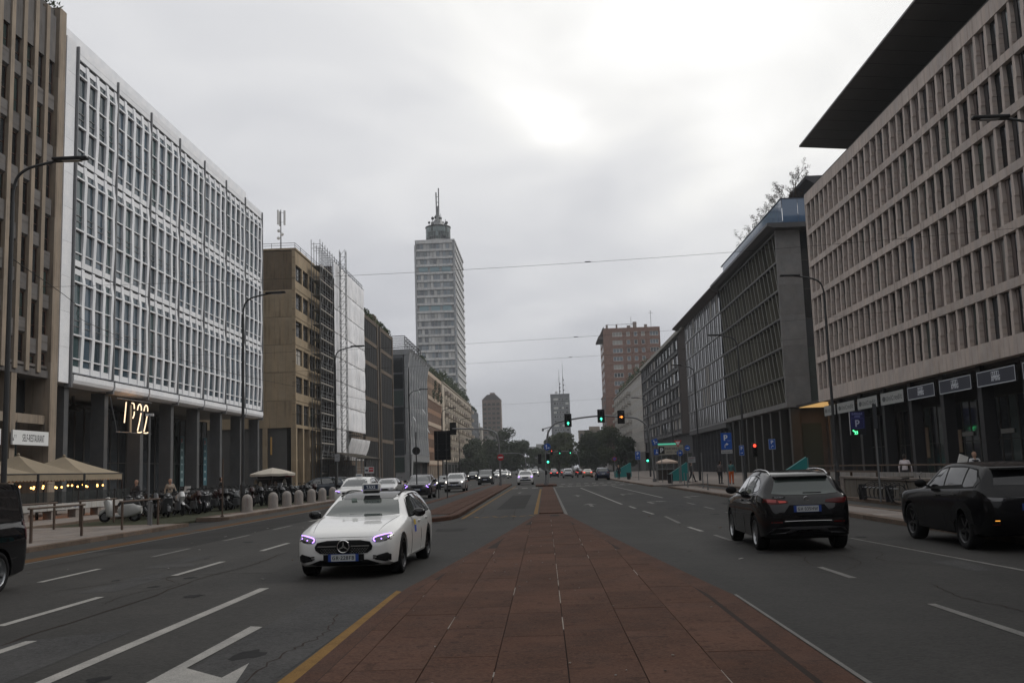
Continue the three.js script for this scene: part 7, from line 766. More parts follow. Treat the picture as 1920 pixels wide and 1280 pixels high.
const std = (A, o = {}) => {   // lamps, grille and plates for ordinary traffic, front then rear
  const h = o.h || 0.8, w = A.hw; const big = o.tall || 0;
  A.both('headlamp', 'f', [[w * 0.52, h - 0.03], [w * 0.56, h + 0.07], [w * 0.86, h + 0.10], [w * 0.88, h + 0.02], [w * 0.7, h - 0.06]], LAMP_CLR, 0.008, 2); if (o.lit) for (const s of [-1, 1]) { const q = A.hit('f', s * w * 0.72, h + 0.01); mesh(A.t, 'lit_lamp', T(new THREE.SphereGeometry(0.075, 10, 8), s * w * 0.72, h + 0.01, q.z - 0.03), o.lit); }
  A.patch('grille', 'f', [[-w * 0.42, h - 0.12], [-w * 0.45, h + 0.02], [w * 0.45, h + 0.02], [w * 0.42, h - 0.12], [0, h - 0.16]], PLASTIC, 0.009, 3); A.patch('lower_intake', 'f', [[-w * 0.7, h - 0.42], [-w * 0.6, h - 0.28], [w * 0.6, h - 0.28], [w * 0.7, h - 0.42]], PLASTIC, 0.009, 3); A.plate('f', h - 0.24, o.plate || PLAIN_PLATE);
  const hr = o.hr || h + 0.14; A.both('tail_lamp', 'r', [[w * 0.5, hr - 0.04], [w * 0.5, hr + 0.05], [w * 0.84, hr + 0.07], [w * 0.86, hr - 0.08]], o.braking ? TAIL_ON : TAIL, 0.01, 2); A.patch('rear_bumper', 'r', [[-w * 0.85, h - 0.42], [-w * 0.88, h - 0.24], [w * 0.88, h - 0.24], [w * 0.85, h - 0.42]], PLASTIC, 0.008, 3); A.plate('r', hr - 0.16, o.plate || PLAIN_PLATE);
  if (o.third) { const q = A.hit('r', 0, o.third); mesh(A.t, 'brake_light', bx(-0.2, o.third - 0.015, q.z - 0.02, 0.2, o.third + 0.015, q.z + 0.01), TAIL_ON); }
};
const PLAIN_PLATE = plateMat('');
// ---- white taxi estate in the left foreground
car('taxi_estate_car', 'white estate taxi with black roof and violet-white running lights coming nearer', SHAPE.wagon, { p: [-3.49, 0, -20.05], ry: -0.035, paint: paint([0.72, 0.72, 0.71]), rim: 'five', mirrorMat: paint([0.012, 0.012, 0.013]), fine: true, cat: 'taxi', frontGlass: phys([0.055, 0.066, 0.06], { roughness: 0.03, ior: 1.7 }),
  extra: A => {
    A.patch('roof_panel', 't', [[-0.50, 0.30], [-0.56, -0.2], [-0.56, -1.3], [-0.5, -1.95], [0.5, -1.95], [0.56, -1.3], [0.56, -0.2], [0.50, 0.30], [0, 0.36]], paint([0.03, 0.031, 0.033], { roughness: 0.2 }), 0.006, 5);
    // grille with star
    const gr = [[-0.50, 0.50], [-0.515, 0.56], [-0.47, 0.635], [-0.3, 0.665], [0, 0.67], [0.3, 0.665], [0.47, 0.635], [0.515, 0.56], [0.50, 0.50], [0.42, 0.445], [0.2, 0.43], [-0.2, 0.43], [-0.42, 0.445]]; A.patch('grille', 'f', gr, PLASTIC, 0.012, 5);
    const z0 = A.hit('f', 0, 0.56).z; mesh(A.t, 'grille_bar', merge([bx(-0.46, 0.555, z0 - 0.075, -0.13, 0.575, z0 + 0.02), bx(0.13, 0.555, z0 - 0.075, 0.46, 0.575, z0 + 0.02)]), CHROME);
    const st = [T(new THREE.TorusGeometry(0.105, 0.013, 8, 32), 0, 0.56, z0 + 0.035)]; for (let k = 0; k < 3; k++) { const a = Math.PI / 2 + k * 2.0944; st.push(T(extr(poly([[-0.018, 0], [0.018, 0], [0.004, 0.1], [-0.004, 0.1]]), 0.016), 0, 0.56, z0 + 0.025, 0, 0, a - Math.PI / 2)); } mesh(A.t, 'star_emblem', merge(st), CHROME);
    const dots = []; for (let r = 0; r < 4; r++) for (let k = -9; k <= 9; k++) { const x = k * 0.045 + (r % 2) * 0.022, y = 0.45 + r * 0.025; if (Math.abs(x) < 0.13 || Math.abs(x) > 0.43 - (3 - r) * 0.012) continue; const h = A.hit('f', x, y); if (h) dots.push(T(bx(-0.008, -0.006, 0, 0.008, 0.006, 0.008), x, y, h.z + 0.013)); } mesh(A.t, 'grille_studs', merge(dots), CHROME);
    const hl = [[0.50, 0.655], [0.515, 0.70], [0.66, 0.745], [0.82, 0.765], [0.845, 0.72], [0.82, 0.655], [0.66, 0.625], [0.56, 0.62]]; A.both('headlamp', 'f', hl, LAMP_DARK, 0.008, 4); for (const s of [-1, 1]) { A.line('running_light', 'f', [[0.56 * s, 0.635], [0.525 * s, 0.67], [0.54 * s, 0.70], [0.66 * s, 0.738], [0.81 * s, 0.757]], 0.0095, DRL, 0.014); for (const [x, y, m] of [[0.66, 0.675, DRL], [0.77, 0.705, DRL]]) { const q = A.hit('f', x * s, y); mesh(A.t, 'projector', T(new THREE.SphereGeometry(0.013, 10, 8), x * s, y, q.z + 0.006), m); } }
    A.both('side_intake', 'f', [[0.55, 0.325], [0.60, 0.40], [0.76, 0.44], [0.82, 0.40], [0.815, 0.30], [0.72, 0.285]], M.black, 0.009, 4); for (const s of [-1, 1]) for (const y of [0.345, 0.385]) A.line('intake_blade', 'f', [[0.52 * s, y + 0.008], [0.6 * s, y], [0.68 * s, y - 0.01]], 0.011, M.black, 0.012);
    A.patch('lower_intake', 'f', [[-0.66, 0.245], [-0.42, 0.33], [0.42, 0.33], [0.66, 0.245], [0.5, 0.222], [-0.5, 0.222]], M.black, 0.01, 4); const zp = A.hit('f', 0, 0.365).z; box(A.t, 'plate_holder', PLASTIC, -0.36, 0.31, zp - 0.02, 0.36, 0.425, zp + 0.016); const pl = A.plate('f', 0.37, plateMat('GR·228FB'), 0.03);
    for (const s of [-1, 1]) { const pts = [0.2, 0.45, 0.8, 1.15, 1.42].map(q => { const h = A.hit('t', s * lerp(0.56, 0.74, q / 1.42), A.hl - q); return [h.x, h.y + 0.001, h.z]; }); mesh(A.t, 'bonnet_gap', tube(pts, 0.004, 24, 4), M.black); const rz = [0.2, -0.4, -1.0, -1.7, -2.0].map(z => { const h = A.hit('t', s * 0.57, z); return [h.x, h.y + 0.03, h.z]; }); mesh(A.t, 'roof_rail', tube(rz, 0.016, 24, 6), M.black); }
    A.patch('bonnet_gap', 'f', [[-0.6, 0.712], [-0.6, 0.717], [0.6, 0.717], [0.6, 0.712]], M.black, 0.003, 1); A.handles([[2.62, 0.86], [3.52, 0.88]]); A.seam([[[1.62, 0.93], [1.7, 0.7], [1.72, 0.4], [1.7, 0.26]], [[2.80, 0.95], [2.82, 0.6], [2.8, 0.26]], [[3.72, 0.97], [3.7, 0.75], [3.5, 0.5]]]);
    A.sides('door_badge', [[2.02, 0.80], [2.0, 0.90], [2.2, 0.90], [2.22, 0.80]], surf([0.55, 0.40, 0.08]), 0.003, 1); A.sides('door_badge', [[2.04, 0.66], [2.02, 0.79], [2.22, 0.79], [2.24, 0.66]], surf([0.08, 0.12, 0.45]), 0.003, 1); A.sides('side_skirt', [[1.4, 0.24], [1.4, 0.29], [3.35, 0.29], [3.35, 0.24]], paint([0.6, 0.6, 0.6]), 0.02, 1);
    A.both('tail_lamp', 'r', [[0.4, 0.86], [0.4, 0.95], [0.78, 0.95], [0.8, 0.84]], TAIL, 0.01, 2); A.plate('r', 0.7, PLAIN_PLATE);
    for (const s of [-1, 1]) { const h = A.hit('f', s * 0.3, 1.03); mesh(A.t, 'wiper', rod([s * 0.1 + 0.2, 1.02, h.z + 0.0], [s * 0.1 - 0.35, 1.045, h.z - 0.05], 0.009, 4), M.black); } { const h = A.hit('f', -0.27, 1.29); mesh(A.t, 'permit_sticker', bx(-0.33, 1.25, 0, -0.22, 1.34, 0.004), surf([0.35, 0.42, 0.38]), [0, 0, h.z + 0.012], [0, 0, 0]); }
  } });
{ const s = thing('taxi_roof_sign', 'white TAXI roof sign on the near estate taxi', 'sign', [-3.48, 1.425, -19.92], -0.035); mesh(s, 'case', new RoundedBoxGeometry(0.36, 0.155, 0.13, 3, 0.035), M.white, [0, 0.12, 0]); panel(s, 'lettering', canvasMat(256, 96, (x, w, h) => { x.fillStyle = '#c3c6c8'; x.fillRect(0, 0, w, h); x.fillStyle = '#20304e'; x.fillRect(10, 10, w - 20, h - 20); txt(x, 'TAXI', 128, 50, 70, '#c8ccd0', 'bold', 'sans-serif', 200); }), 0.31, 0.115, [0, 0.12, 0.067]); mesh(s, 'foot', new RoundedBoxGeometry(0.32, 0.05, 0.14, 2, 0.02), M.black, [0, 0.02, 0]); }
// ---- black compact suv ahead on the right
car('black_compact_suv', 'black compact suv with plate GH 035HW driving away on the right', SHAPE.gla, { p: [5.18, 0, -22.26], ry: Math.PI - 0.01, paint: paint([0.005, 0.005, 0.006]), rim: 'multi', rimTone: 'silver', fine: true, trim: CHROME, rearGlass: phys([0.06, 0.075, 0.07], { roughness: 0.04, ior: 1.6 }),
  extra: A => {
    A.sides('window_surround', [[1.56, 1.085], [2.06, 1.455], [2.5, 1.502], [3.0, 1.507], [3.38, 1.468], [3.86, 1.25], [3.82, 1.182], [3.3, 1.135], [2.4, 1.095]], PLASTIC, 0.0048, 2);
    A.both('tail_lamp', 'r', [[0.36, 0.965], [0.38, 1.01], [0.58, 1.04], [0.82, 1.055], [0.84, 0.98], [0.7, 0.94], [0.55, 0.945]], TAIL, 0.01, 4); const on = [[0.60, 0.975], [0.59, 1.03], [0.77, 1.043], [0.76, 0.98]]; A.patch('lit_tail_strip', 'r', ([[0.40, 0.972], [0.41, 1.0], [0.56, 1.01], [0.54, 0.965]]), emit([0.9, 0.05, 0.02], 0.22), 0.014, 2); A.patch('lit_tail_strip', 'r', on, emit([0.9, 0.03, 0.02], 0.10), 0.014, 2);
    A.patch('plate_recess', 'r', [[-0.5, 0.72], [-0.34, 0.92], [0.34, 0.92], [0.5, 0.72]], PLASTIC, 0.008, 4); A.plate('r', 0.845, plateMat('GH 035HW'), 0.03); const z0 = A.hit('r', 0, 1.03).z; const st = [T(new THREE.TorusGeometry(0.048, 0.007, 6, 24), 0, 1.03, z0 - 0.012)]; for (let k = 0; k < 3; k++) st.push(T(extr(poly([[-0.009, 0], [0.009, 0], [0.002, 0.046], [-0.002, 0.046]]), 0.008), 0, 1.03, z0 - 0.016, 0, 0, k * 2.0944)); mesh(A.t, 'star_emblem', merge(st), CHROME);
    { const h = A.hit('r', 0.56, 1.075); const p = panel(A.t, 'model_lettering', canvasMat(256, 40, (x, w, h2) => { x.fillStyle = '#040405'; x.fillRect(0, 0, w, h2); txt(x, 'GLA 250 e', 128, 21, 38, '#aeb2b6', 'bold', 'sans-serif', 240); }), 0.26, 0.035, [0.53, 1.075, h.z - 0.03], [0.25, Math.PI, 0]); }
    A.patch('bumper_trim', 'r', [[-0.80, 0.36], [-0.70, 0.47], [-0.4, 0.50], [0.4, 0.50], [0.70, 0.47], [0.80, 0.36], [0.45, 0.37], [0.36, 0.445], [-0.36, 0.445], [-0.45, 0.37]], surf([0.11, 0.11, 0.115], 'metal', 1, { roughness: 0.35, metalness: 0.5 }), 0.014, 1); A.line('bumper_strip', 'r', [[-0.46, 0.605], [0, 0.61], [0.46, 0.605]], 0.008, CHROME, 0.012); A.both('reflector', 'r', [[0.5, 0.575], [0.5, 0.60], [0.72, 0.6], [0.72, 0.575]], TAIL, 0.012, 1);
    for (const s of [-1, 1]) { const rz = [0.35, 0, -0.5, -1.0, -1.45, -1.66].map((z, i) => { const h = A.hit('t', s * 0.575, z); return [h.x, h.y + (i % 5 ? 0.035 : 0.002), h.z]; }); mesh(A.t, 'roof_rail', tube(rz, 0.014, 30, 6), CHROME); }
    { const q = A.hit('t', 0, -1.74); const g = extr(poly([[-0.56, 0], [0.56, 0], [0.50, 0.17], [-0.5, 0.17]]), 0.025, 0.006); g.rotateX(-Math.PI / 2); mesh(A.t, 'roof_spoiler', g, paint([0.012, 0.012, 0.013]), [0, q.y - 0.028, -1.72]); } { const h = A.hit('r', 0, 1.15); mesh(A.t, 'wiper', bx(-0.33, 1.135, h.z - 0.02, 0.03, 1.16, h.z - 0.005), M.black, [0, 0, 0]); }
    A.handles([[2.38, 0.98], [3.22, 1.0]]); A.seam([[[1.5, 1.0], [1.55, 0.7], [1.5, 0.4]], [[2.53, 1.08], [2.55, 0.6], [2.5, 0.3]], [[3.4, 1.1], [3.3, 0.8]]]); A.both('headlamp', 'f', [[0.5, 0.82], [0.52, 0.9], [0.8, 0.92], [0.8, 0.84]], LAMP_CLR, 0.008, 2); A.patch('grille', 'f', [[-0.45, 0.66], [-0.4, 0.82], [0.4, 0.82], [0.45, 0.66]], PLASTIC, 0.01, 3); A.line('body_moulding', 'R', [[A.hl - 3.4, 0.72], [0, 0.70], [A.hl - 1.2, 0.68]], 0.006, M.black, 0.004);
  } });
// ---- matte black suv at the right edge
car('matte_black_suv', 'matte black large suv cut off by the right edge of the road', SHAPE.rover, { p: [8.97, 0, -20.98], ry: Math.PI - 0.02, paint: phys([0.006, 0.006, 0.007], { roughness: 0.5, specularIntensity: 0, clearcoat: 0.5, clearcoatRoughness: 0.12 }), rim: 'five', fine: true, tint: true,
  extra: A => { A.both('tail_lamp', 'r', [[0.52, 0.93], [0.52, 0.99], [0.86, 1.01], [0.87, 0.93]], LAMP_DARK, 0.01, 3); A.patch('tail_strip', 'r', [[-0.86, 0.985], [-0.86, 1.0], [0.86, 1.0], [0.86, 0.985]], phys([0.10, 0.10, 0.11], { roughness: 0.2 }), 0.012, 1); A.plate('r', 0.82, plateMat('GB 428KX'), 0.03); A.both('reflector', 'r', [[0.66, 0.5], [0.66, 0.52], [0.8, 0.52], [0.8, 0.5]], TAIL, 0.012, 1); A.both('indicator', 'r', [[0.68, 0.575], [0.68, 0.59], [0.76, 0.59], [0.76, 0.575]], emit([1, 0.4, 0.05], 1.2), 0.012, 1); A.sides('wheel_arch_trim', [[3.2, 0.5], [3.3, 0.75], [3.5, 0.88], [3.75, 0.93], [4.0, 0.88], [4.2, 0.75], [4.28, 0.5], [4.14, 0.5], [4.05, 0.72], [3.9, 0.81], [3.75, 0.84], [3.6, 0.81], [3.42, 0.72], [3.34, 0.5]], PLASTIC, 0.006, 1);
    A.handles([[2.6, 1.0], [3.4, 1.02]]); A.seam([[[1.7, 1.0], [1.75, 0.7], [1.7, 0.4]], [[2.84, 1.12], [2.86, 0.6], [2.82, 0.35]], [[3.74, 1.12], [3.6, 0.9]]]); { const q = A.hit('t', 0, -1.95); const g = extr(poly([[-0.6, 0], [0.6, 0], [0.55, 0.24], [-0.55, 0.24]]), 0.03, 0.006); g.rotateX(-Math.PI / 2); mesh(A.t, 'roof_spoiler', g, M.black, [0, q.y - 0.03, -1.93]); } A.both('headlamp', 'f', [[0.55, 0.86], [0.56, 0.95], [0.85, 0.97], [0.86, 0.88]], LAMP_CLR, 0.008, 2); A.patch('grille', 'f', [[-0.5, 0.82], [-0.5, 0.92], [0.5, 0.92], [0.5, 0.82]], PLASTIC, 0.01, 3); } });
// ---- black van at the left edge
car('black_van', 'black passenger van passing out of the frame at lower left', SHAPE.van, { p: [-10.27, 0, -15.35], ry: 0, paint: paint([0.005, 0.005, 0.006]), rim: 'five', rimTone: 'silver', fine: true, tint: true, cat: 'van', extra: A => { A.both('tail_lamp', 'r', [[0.74, 0.82], [0.72, 1.16], [0.86, 1.2], [0.90, 0.82]], TAIL, 0.012, 3); A.sides('tail_lamp_side', [[4.94, 0.86], [4.9, 1.18], [5.06, 1.2], [5.09, 0.84]], TAIL, 0.008, 2); A.plate('r', 0.7, PLAIN_PLATE); A.seam([[[2.4, 1.1], [2.42, 0.6], [2.4, 0.3]], [[3.66, 1.12], [3.68, 0.7], [3.6, 0.4]], [[2.4, 1.08], [3.6, 1.1], [4.8, 1.1]], [[2.5, 0.86], [3.4, 0.86], [4.9, 0.88]]]); std(A, { h: 0.86, hr: 1.0 }); } });
// ---- other traffic and parked cars
const WP = paint([0.66, 0.66, 0.65]), SILVER = paint([0.36, 0.36, 0.37], { metalness: 0.4 }), GREY = paint([0.13, 0.135, 0.14], { metalness: 0.3 }), DARK = paint([0.016, 0.017, 0.02]), NAVY = paint([0.022, 0.03, 0.055]), BLUEG = paint([0.03, 0.04, 0.055]), GOLD = paint([0.30, 0.27, 0.20], { metalness: 0.3 });
car('white_suv_taxi', 'white suv taxi half hidden behind the near estate taxi', SHAPE.suv, { p: [-10.55, 0, -56.2], ry: -0.03, paint: WP, cat: 'taxi', extra: A => { std(A, { h: 0.86, lit: null }); for (const s of [-1, 1]) A.line('running_light', 'f', [[s * 0.55, 0.9], [s * 0.8, 0.95]], 0.022, DRL, 0.02); } });
{ const s = thing('taxi_roof_sign', 'small white roof sign on the half hidden suv taxi', 'sign', [-10.55, 1.66, -56.4]); mesh(s, 'case', new RoundedBoxGeometry(0.36, 0.15, 0.13, 2, 0.03), M.white, [0, 0.09, 0]); panel(s, 'lettering', canvasMat(128, 48, (x, w, h) => { x.fillStyle = '#8d9297'; x.fillRect(0, 0, w, h); txt(x, 'TAXI', 64, 25, 36, '#20304e'); }), 0.3, 0.11, [0, 0.09, 0.067]); }
car('dark_suv', 'dark grey suv with slanted white running lights behind the taxi roof', SHAPE.suv, { p: [-8.85, 0, -70.8], paint: paint([0.035, 0.036, 0.04]), rim: 'multi', extra: A => { std(A, { h: 0.88 }); for (const s of [-1, 1]) { A.line('running_light', 'f', [[s * 0.86, 0.98], [s * 0.66, 0.88], [s * 0.8, 0.78]], 0.024, DRL, 0.02); } } });
car('silver_sedan', 'silver saloon seen over the taxi roof between two suvs', SHAPE.sedan, { p: [-12.3, 0, -78], paint: SILVER, extra: A => std(A, { h: 0.66 }) });
car('silver_estate_car', 'silver suv with headlights on beside the dark sign posts', SHAPE.suv, { p: [-8.05, 0, -90.2], paint: SILVER, extra: A => std(A, { h: 0.86, lit: HEAD_ON }) });
car('dark_hatchback', 'dark car with one headlight visible behind the silver suv', SHAPE.sedan, { p: [-10.4, 0, -104], paint: DARK, extra: A => std(A, { h: 0.66, lit: HEAD_ON }) });
car('dark_people_carrier', 'dark van with bright headlights coming past the left signal mast', SHAPE.van, { p: [-7.55, 0, -127.4], paint: paint([0.05, 0.052, 0.055]), cat: 'van', extra: A => std(A, { h: 0.9, lit: HEAD_ON }) });
car('white_crossover', 'white suv taxi coming straight on in the lane left of the red median', SHAPE.suv, { p: [-2.3, 0, -116.6], paint: WP, cat: 'taxi', extra: A => { std(A, { h: 0.9 }); for (const s of [-1, 1]) { const q = A.hit('f', s * 0.72, 0.92); mesh(A.t, 'running_light', T(new THREE.SphereGeometry(0.09, 10, 8), s * 0.72, 0.92, q.z), DRL); } } });
{ const s = thing('taxi_roof_sign', 'tiny white roof sign on the white suv taxi beside the median', 'sign', [-2.3, 1.66, -116.8]); mesh(s, 'case', new RoundedBoxGeometry(0.36, 0.15, 0.13, 2, 0.03), M.white, [0, 0.09, 0]); box(s, 'foot', M.black, -0.15, 0, -0.06, 0.15, 0.03, 0.06); }
car('navy_suv', 'navy suv driving away by the right-hand kerb', SHAPE.suv, { p: [7.7, 0, -135.5], ry: Math.PI, paint: NAVY, extra: A => std(A, { h: 0.86, hr: 1.02 }) });
car('braking_saloon', 'black saloon with glowing red brake lights ahead', SHAPE.sedan, { p: [1.75, 0, -197], ry: Math.PI, paint: DARK, extra: A => std(A, { h: 0.66, hr: 0.88, braking: true, third: 1.36 }) });
car('grey_suv', 'light grey suv next to the braking black saloon', SHAPE.suv, { p: [4.0, 0, -177.5], ry: Math.PI, paint: SILVER, extra: A => std(A, { h: 0.86, hr: 1.02 }) });
car('gold_hatchback', 'pale gold small car with lit tail lamps in the far right lane', SHAPE.sedan, { p: [7.4, 0, -176], ry: Math.PI, paint: GOLD, extra: A => std(A, { h: 0.66, hr: 0.88, braking: true }) });
[['white far car at the head of the oncoming queue left of the island mast', 'suv', -8.4, -205, WP, 1], ['white far saloon beside the oncoming queue', 'sedan', -10.6, -215, WP, 1], ['silver far car in the oncoming queue', 'sedan', -8.6, -228, SILVER, 1], ['white far van at the back of the oncoming queue', 'van', -11, -240, WP, 1], ['white far car approaching right of the white suv taxi', 'suv', -2.4, -235, WP, 1], ['dark far car near the oncoming white one', 'sedan', -5.2, -250, DARK, 1], ['grey far car going away in the middle lane', 'sedan', 4.4, -230, GREY, 0], ['pale far car going away beyond the braking saloon', 'suv', 2.2, -260, SILVER, 0], ['dark far car going away by the right kerb', 'sedan', 7.6, -225, DARK, 0], ['dark far suv before the tree gap', 'suv', -13, -180, DARK, 1]].forEach(([l, sh, x, z, pm, on]) => car('far_car', l, SHAPE[sh], { p: [x, 0, z], ry: on ? 0 : Math.PI, paint: pm, group: 'cars far down the street', cat: sh === 'van' ? 'van' : 'car', extra: A => std(A, { h: sh === 'sedan' ? 0.66 : 0.88, lit: on ? HEAD_ON : null, braking: !on }) }));
car('parked_estate', 'dark teal suv parked nose-in behind the stone bollards', SHAPE.suv, { p: [-17.6, 0.03, -76.5], ry: -1.35, paint: BLUEG, group: 'cars parked behind the bollards', extra: A => std(A, { h: 0.86, hr: 1.0 }) }); car('parked_suv', 'black suv parked behind the dark teal one', SHAPE.suv, { p: [-17.8, 0.03, -80.5], ry: -1.35, paint: DARK, group: 'cars parked behind the bollards', extra: A => std(A, { h: 0.86, hr: 1.0 }) }); car('parked_saloon', 'grey saloon parked farther along the left kerb', SHAPE.sedan, { p: [-17.8, 0.03, -92], ry: -1.3, paint: GREY, group: 'cars parked behind the bollards', extra: A => std(A, { h: 0.66 }) }); car('parked_saloon', 'dark saloon parked last before the scaffolding', SHAPE.sedan, { p: [-17.6, 0.03, -99], ry: -1.3, paint: DARK, group: 'cars parked behind the bollards', extra: A => std(A, { h: 0.66 }) });

// ------------------------------------------------------------------ scooters and motorbikes (front towards +x)
function sideForm(pts, w, bev = 0.05) { const g = extr(poly(pts), Math.max(0.01, w - bev * 2), bev); g.translate(0, 0, -(w - bev * 2) / 2); return toCreasedNormals(g.toNonIndexed ? g : g, 0.9); }
function twoWheel(t, r, xs, rimM) { const tg = new THREE.TorusGeometry(r - 0.055, 0.058, 8, 24), dg = new THREE.CylinderGeometry(r * 0.62, r * 0.62, 0.05, 20); dg.rotateX(Math.PI / 2); for (const x of xs) { const w = new THREE.Group(); w.name = 'wheel'; w.position.set(x, r, 0); t.add(w); mesh(w, 'tyre', tg, TYRE); mesh(w, 'rim', dg, rimM); } }
function scooter(label, p, ry, c, o = {}) {
  const t = thing('parked_scooter', label, 'scooter', p, ry, o.group), B = paint(c), sc = o.s || 1; t.scale.setScalar(sc); twoWheel(t, 0.25, [-0.62, 0.66], M.steel);
  mesh(t, 'rear_cowl', sideForm([[-0.88, 0.46], [-0.86, 0.62], [-0.6, 0.74], [-0.1, 0.70], [0.02, 0.5], [-0.06, 0.32], [-0.3, 0.26], [-0.7, 0.34]], 0.42, 0.07), B); mesh(t, 'seat', sideForm([[-0.82, 0.74], [-0.78, 0.84], [-0.4, 0.83], [0.02, 0.80], [0.06, 0.72]], 0.3, 0.05), M.black); mesh(t, 'floor', sideForm([[-0.1, 0.24], [-0.1, 0.31], [0.42, 0.31], [0.46, 0.24]], 0.36, 0.02), o.vespa ? B : PLASTIC);
  mesh(t, 'leg_shield', sideForm([[0.38, 0.28], [0.36, 0.34], [0.46, 0.92], [0.54, 0.98], [0.62, 0.9], [0.52, 0.5], [0.5, 0.28]], 0.46, 0.05), B); mesh(t, 'front_mudguard', sideForm([[0.38, 0.34], [0.44, 0.5], [0.62, 0.58], [0.84, 0.5], [0.92, 0.32], [0.84, 0.36], [0.66, 0.5], [0.5, 0.44]], 0.17, 0.03), B);
  mesh(t, 'fork', rod([0.66, 0.25, 0], [0.52, 0.95, 0], 0.035), M.galv); mesh(t, 'handlebar', merge([rod([0.46, 1.06, -0.34], [0.5, 1.02, 0], 0.016), rod([0.5, 1.02, 0], [0.46, 1.06, 0.34], 0.016), rod([0.52, 0.95, 0], [0.5, 1.04, 0], 0.03)]), M.black); mesh(t, 'handlebar_nacelle', T(new THREE.SphereGeometry(1, 12, 8).scale(0.11, 0.09, 0.15), 0.53, 1.02, 0), B); mesh(t, 'headlamp', T(new THREE.SphereGeometry(0.07, 10, 8), 0.62, 1.02, 0), LAMP_CLR); mesh(t, 'tail_lamp', T(new THREE.SphereGeometry(0.05, 8, 6), -0.9, 0.6, 0), TAIL);
  for (const s of [-1, 1]) mesh(t, 'mirror', merge([rod([0.46, 1.06, s * 0.2], [0.44, 1.26, s * 0.3], 0.007, 4), T(new THREE.SphereGeometry(1, 10, 6).scale(0.02, 0.045, 0.065), 0.44, 1.28, s * 0.31)]), M.black); mesh(t, 'stand', rod([-0.2, 0.25, 0.1], [-0.15, 0, 0.22], 0.014), M.galv); mesh(t, 'number_plate', bx(-0.93, 0.36, -0.08, -0.915, 0.5, 0.08), M.white);
  if (o.screen) mesh(t, 'windscreen', sideForm([[0.62, 0.98], [0.5, 1.42], [0.49, 1.42], [0.605, 0.98]], 0.44, 0.004), o.screen); if (o.box) mesh(t, 'top_case', new RoundedBoxGeometry(0.36, 0.28, 0.4, 3, 0.07), M.black, [-0.92, 0.98, 0]); return t;
}
function motorbike(label, p, ry, c, o = {}) {
  const t = thing('parked_motorbike', label, 'motorbike', p, ry, o.group), B = paint(c); twoWheel(t, 0.31, [-0.7, 0.74], o.rim || M.dark);
  mesh(t, 'tank', sideForm([[-0.05, 0.78], [0.0, 0.96], [0.22, 1.02], [0.4, 0.94], [0.42, 0.76]], 0.32, 0.08), B); mesh(t, 'seat', sideForm([[-0.82, 0.86], [-0.8, 0.95], [-0.4, 0.84], [-0.04, 0.84], [0, 0.74], [-0.4, 0.74]], 0.26, 0.04), M.black); mesh(t, 'tail', sideForm([[-0.95, 0.86], [-0.9, 0.94], [-0.5, 0.84], [-0.3, 0.72], [-0.5, 0.72]], 0.18, 0.03), B); mesh(t, 'engine', new RoundedBoxGeometry(0.5, 0.42, 0.32, 3, 0.06), M.steel, [0.08, 0.46, 0]); mesh(t, 'frame', merge([rod([0.5, 0.95, 0.08], [-0.3, 0.55, 0.1], 0.022), rod([0.5, 0.95, -0.08], [-0.3, 0.55, -0.1], 0.022), rod([-0.3, 0.5, 0.12], [-0.7, 0.31, 0.12], 0.025), rod([-0.3, 0.5, -0.12], [-0.7, 0.31, -0.12], 0.025)]), M.dark); mesh(t, 'fork', merge([rod([0.74, 0.31, 0.09], [0.46, 1.05, 0.1], 0.026), rod([0.74, 0.31, -0.09], [0.46, 1.05, -0.1], 0.026)]), M.galv); mesh(t, 'handlebar', merge([rod([0.36, 1.12, -0.36], [0.46, 1.06, 0], 0.014), rod([0.46, 1.06, 0], [0.36, 1.12, 0.36], 0.014)]), M.black); mesh(t, 'front_mudguard', sideForm([[0.46, 0.5], [0.56, 0.63], [0.78, 0.66], [0.98, 0.56], [0.9, 0.56], [0.76, 0.62], [0.6, 0.58]], 0.13, 0.02), B);
  mesh(t, 'front_fairing', sideForm([[0.46, 0.88], [0.48, 1.12], [0.6, 1.14], [0.76, 0.96], [0.66, 0.82]], 0.26, 0.06), B); mesh(t, 'headlamp', T(new THREE.SphereGeometry(0.075, 10, 8), 0.72, 0.97, 0), LAMP_CLR); mesh(t, 'exhaust', merge([rod([0.2, 0.3, 0.16], [-0.2, 0.3, 0.18], 0.03), rod([-0.2, 0.3, 0.18], [-0.75, 0.48, 0.2], 0.055, 8)]), M.steel); mesh(t, 'tail_lamp', T(new THREE.SphereGeometry(0.04, 8, 6), -0.95, 0.9, 0), TAIL); for (const s of [-1, 1]) mesh(t, 'mirror', merge([rod([0.4, 1.1, s * 0.2], [0.42, 1.26, s * 0.32], 0.007, 4), T(new THREE.SphereGeometry(1, 10, 6).scale(0.02, 0.04, 0.065), 0.42, 1.28, s * 0.33)]), M.black); mesh(t, 'stand', rod([-0.05, 0.3, 0.12], [0, 0, 0.26], 0.014), M.galv); mesh(t, 'number_plate', bx(-0.98, 0.62, -0.08, -0.965, 0.76, 0.08), M.white); if (o.box) mesh(t, 'top_case', new RoundedBoxGeometry(0.36, 0.26, 0.4, 3, 0.07), o.box, [-0.98, 1.08, 0]); if (o.screen) mesh(t, 'windscreen', sideForm([[0.6, 1.1], [0.46, 1.38], [0.45, 1.38], [0.585, 1.1]], 0.36, 0.004), M.glass); return t;
}
const RG = 'bikes parked in the row behind the bollards';
scooter('white classic scooter parked side-on behind the guard rails', [-19.0, 0.06, -44.2], Math.PI + 0.12, [0.38, 0.38, 0.37], { vespa: true });
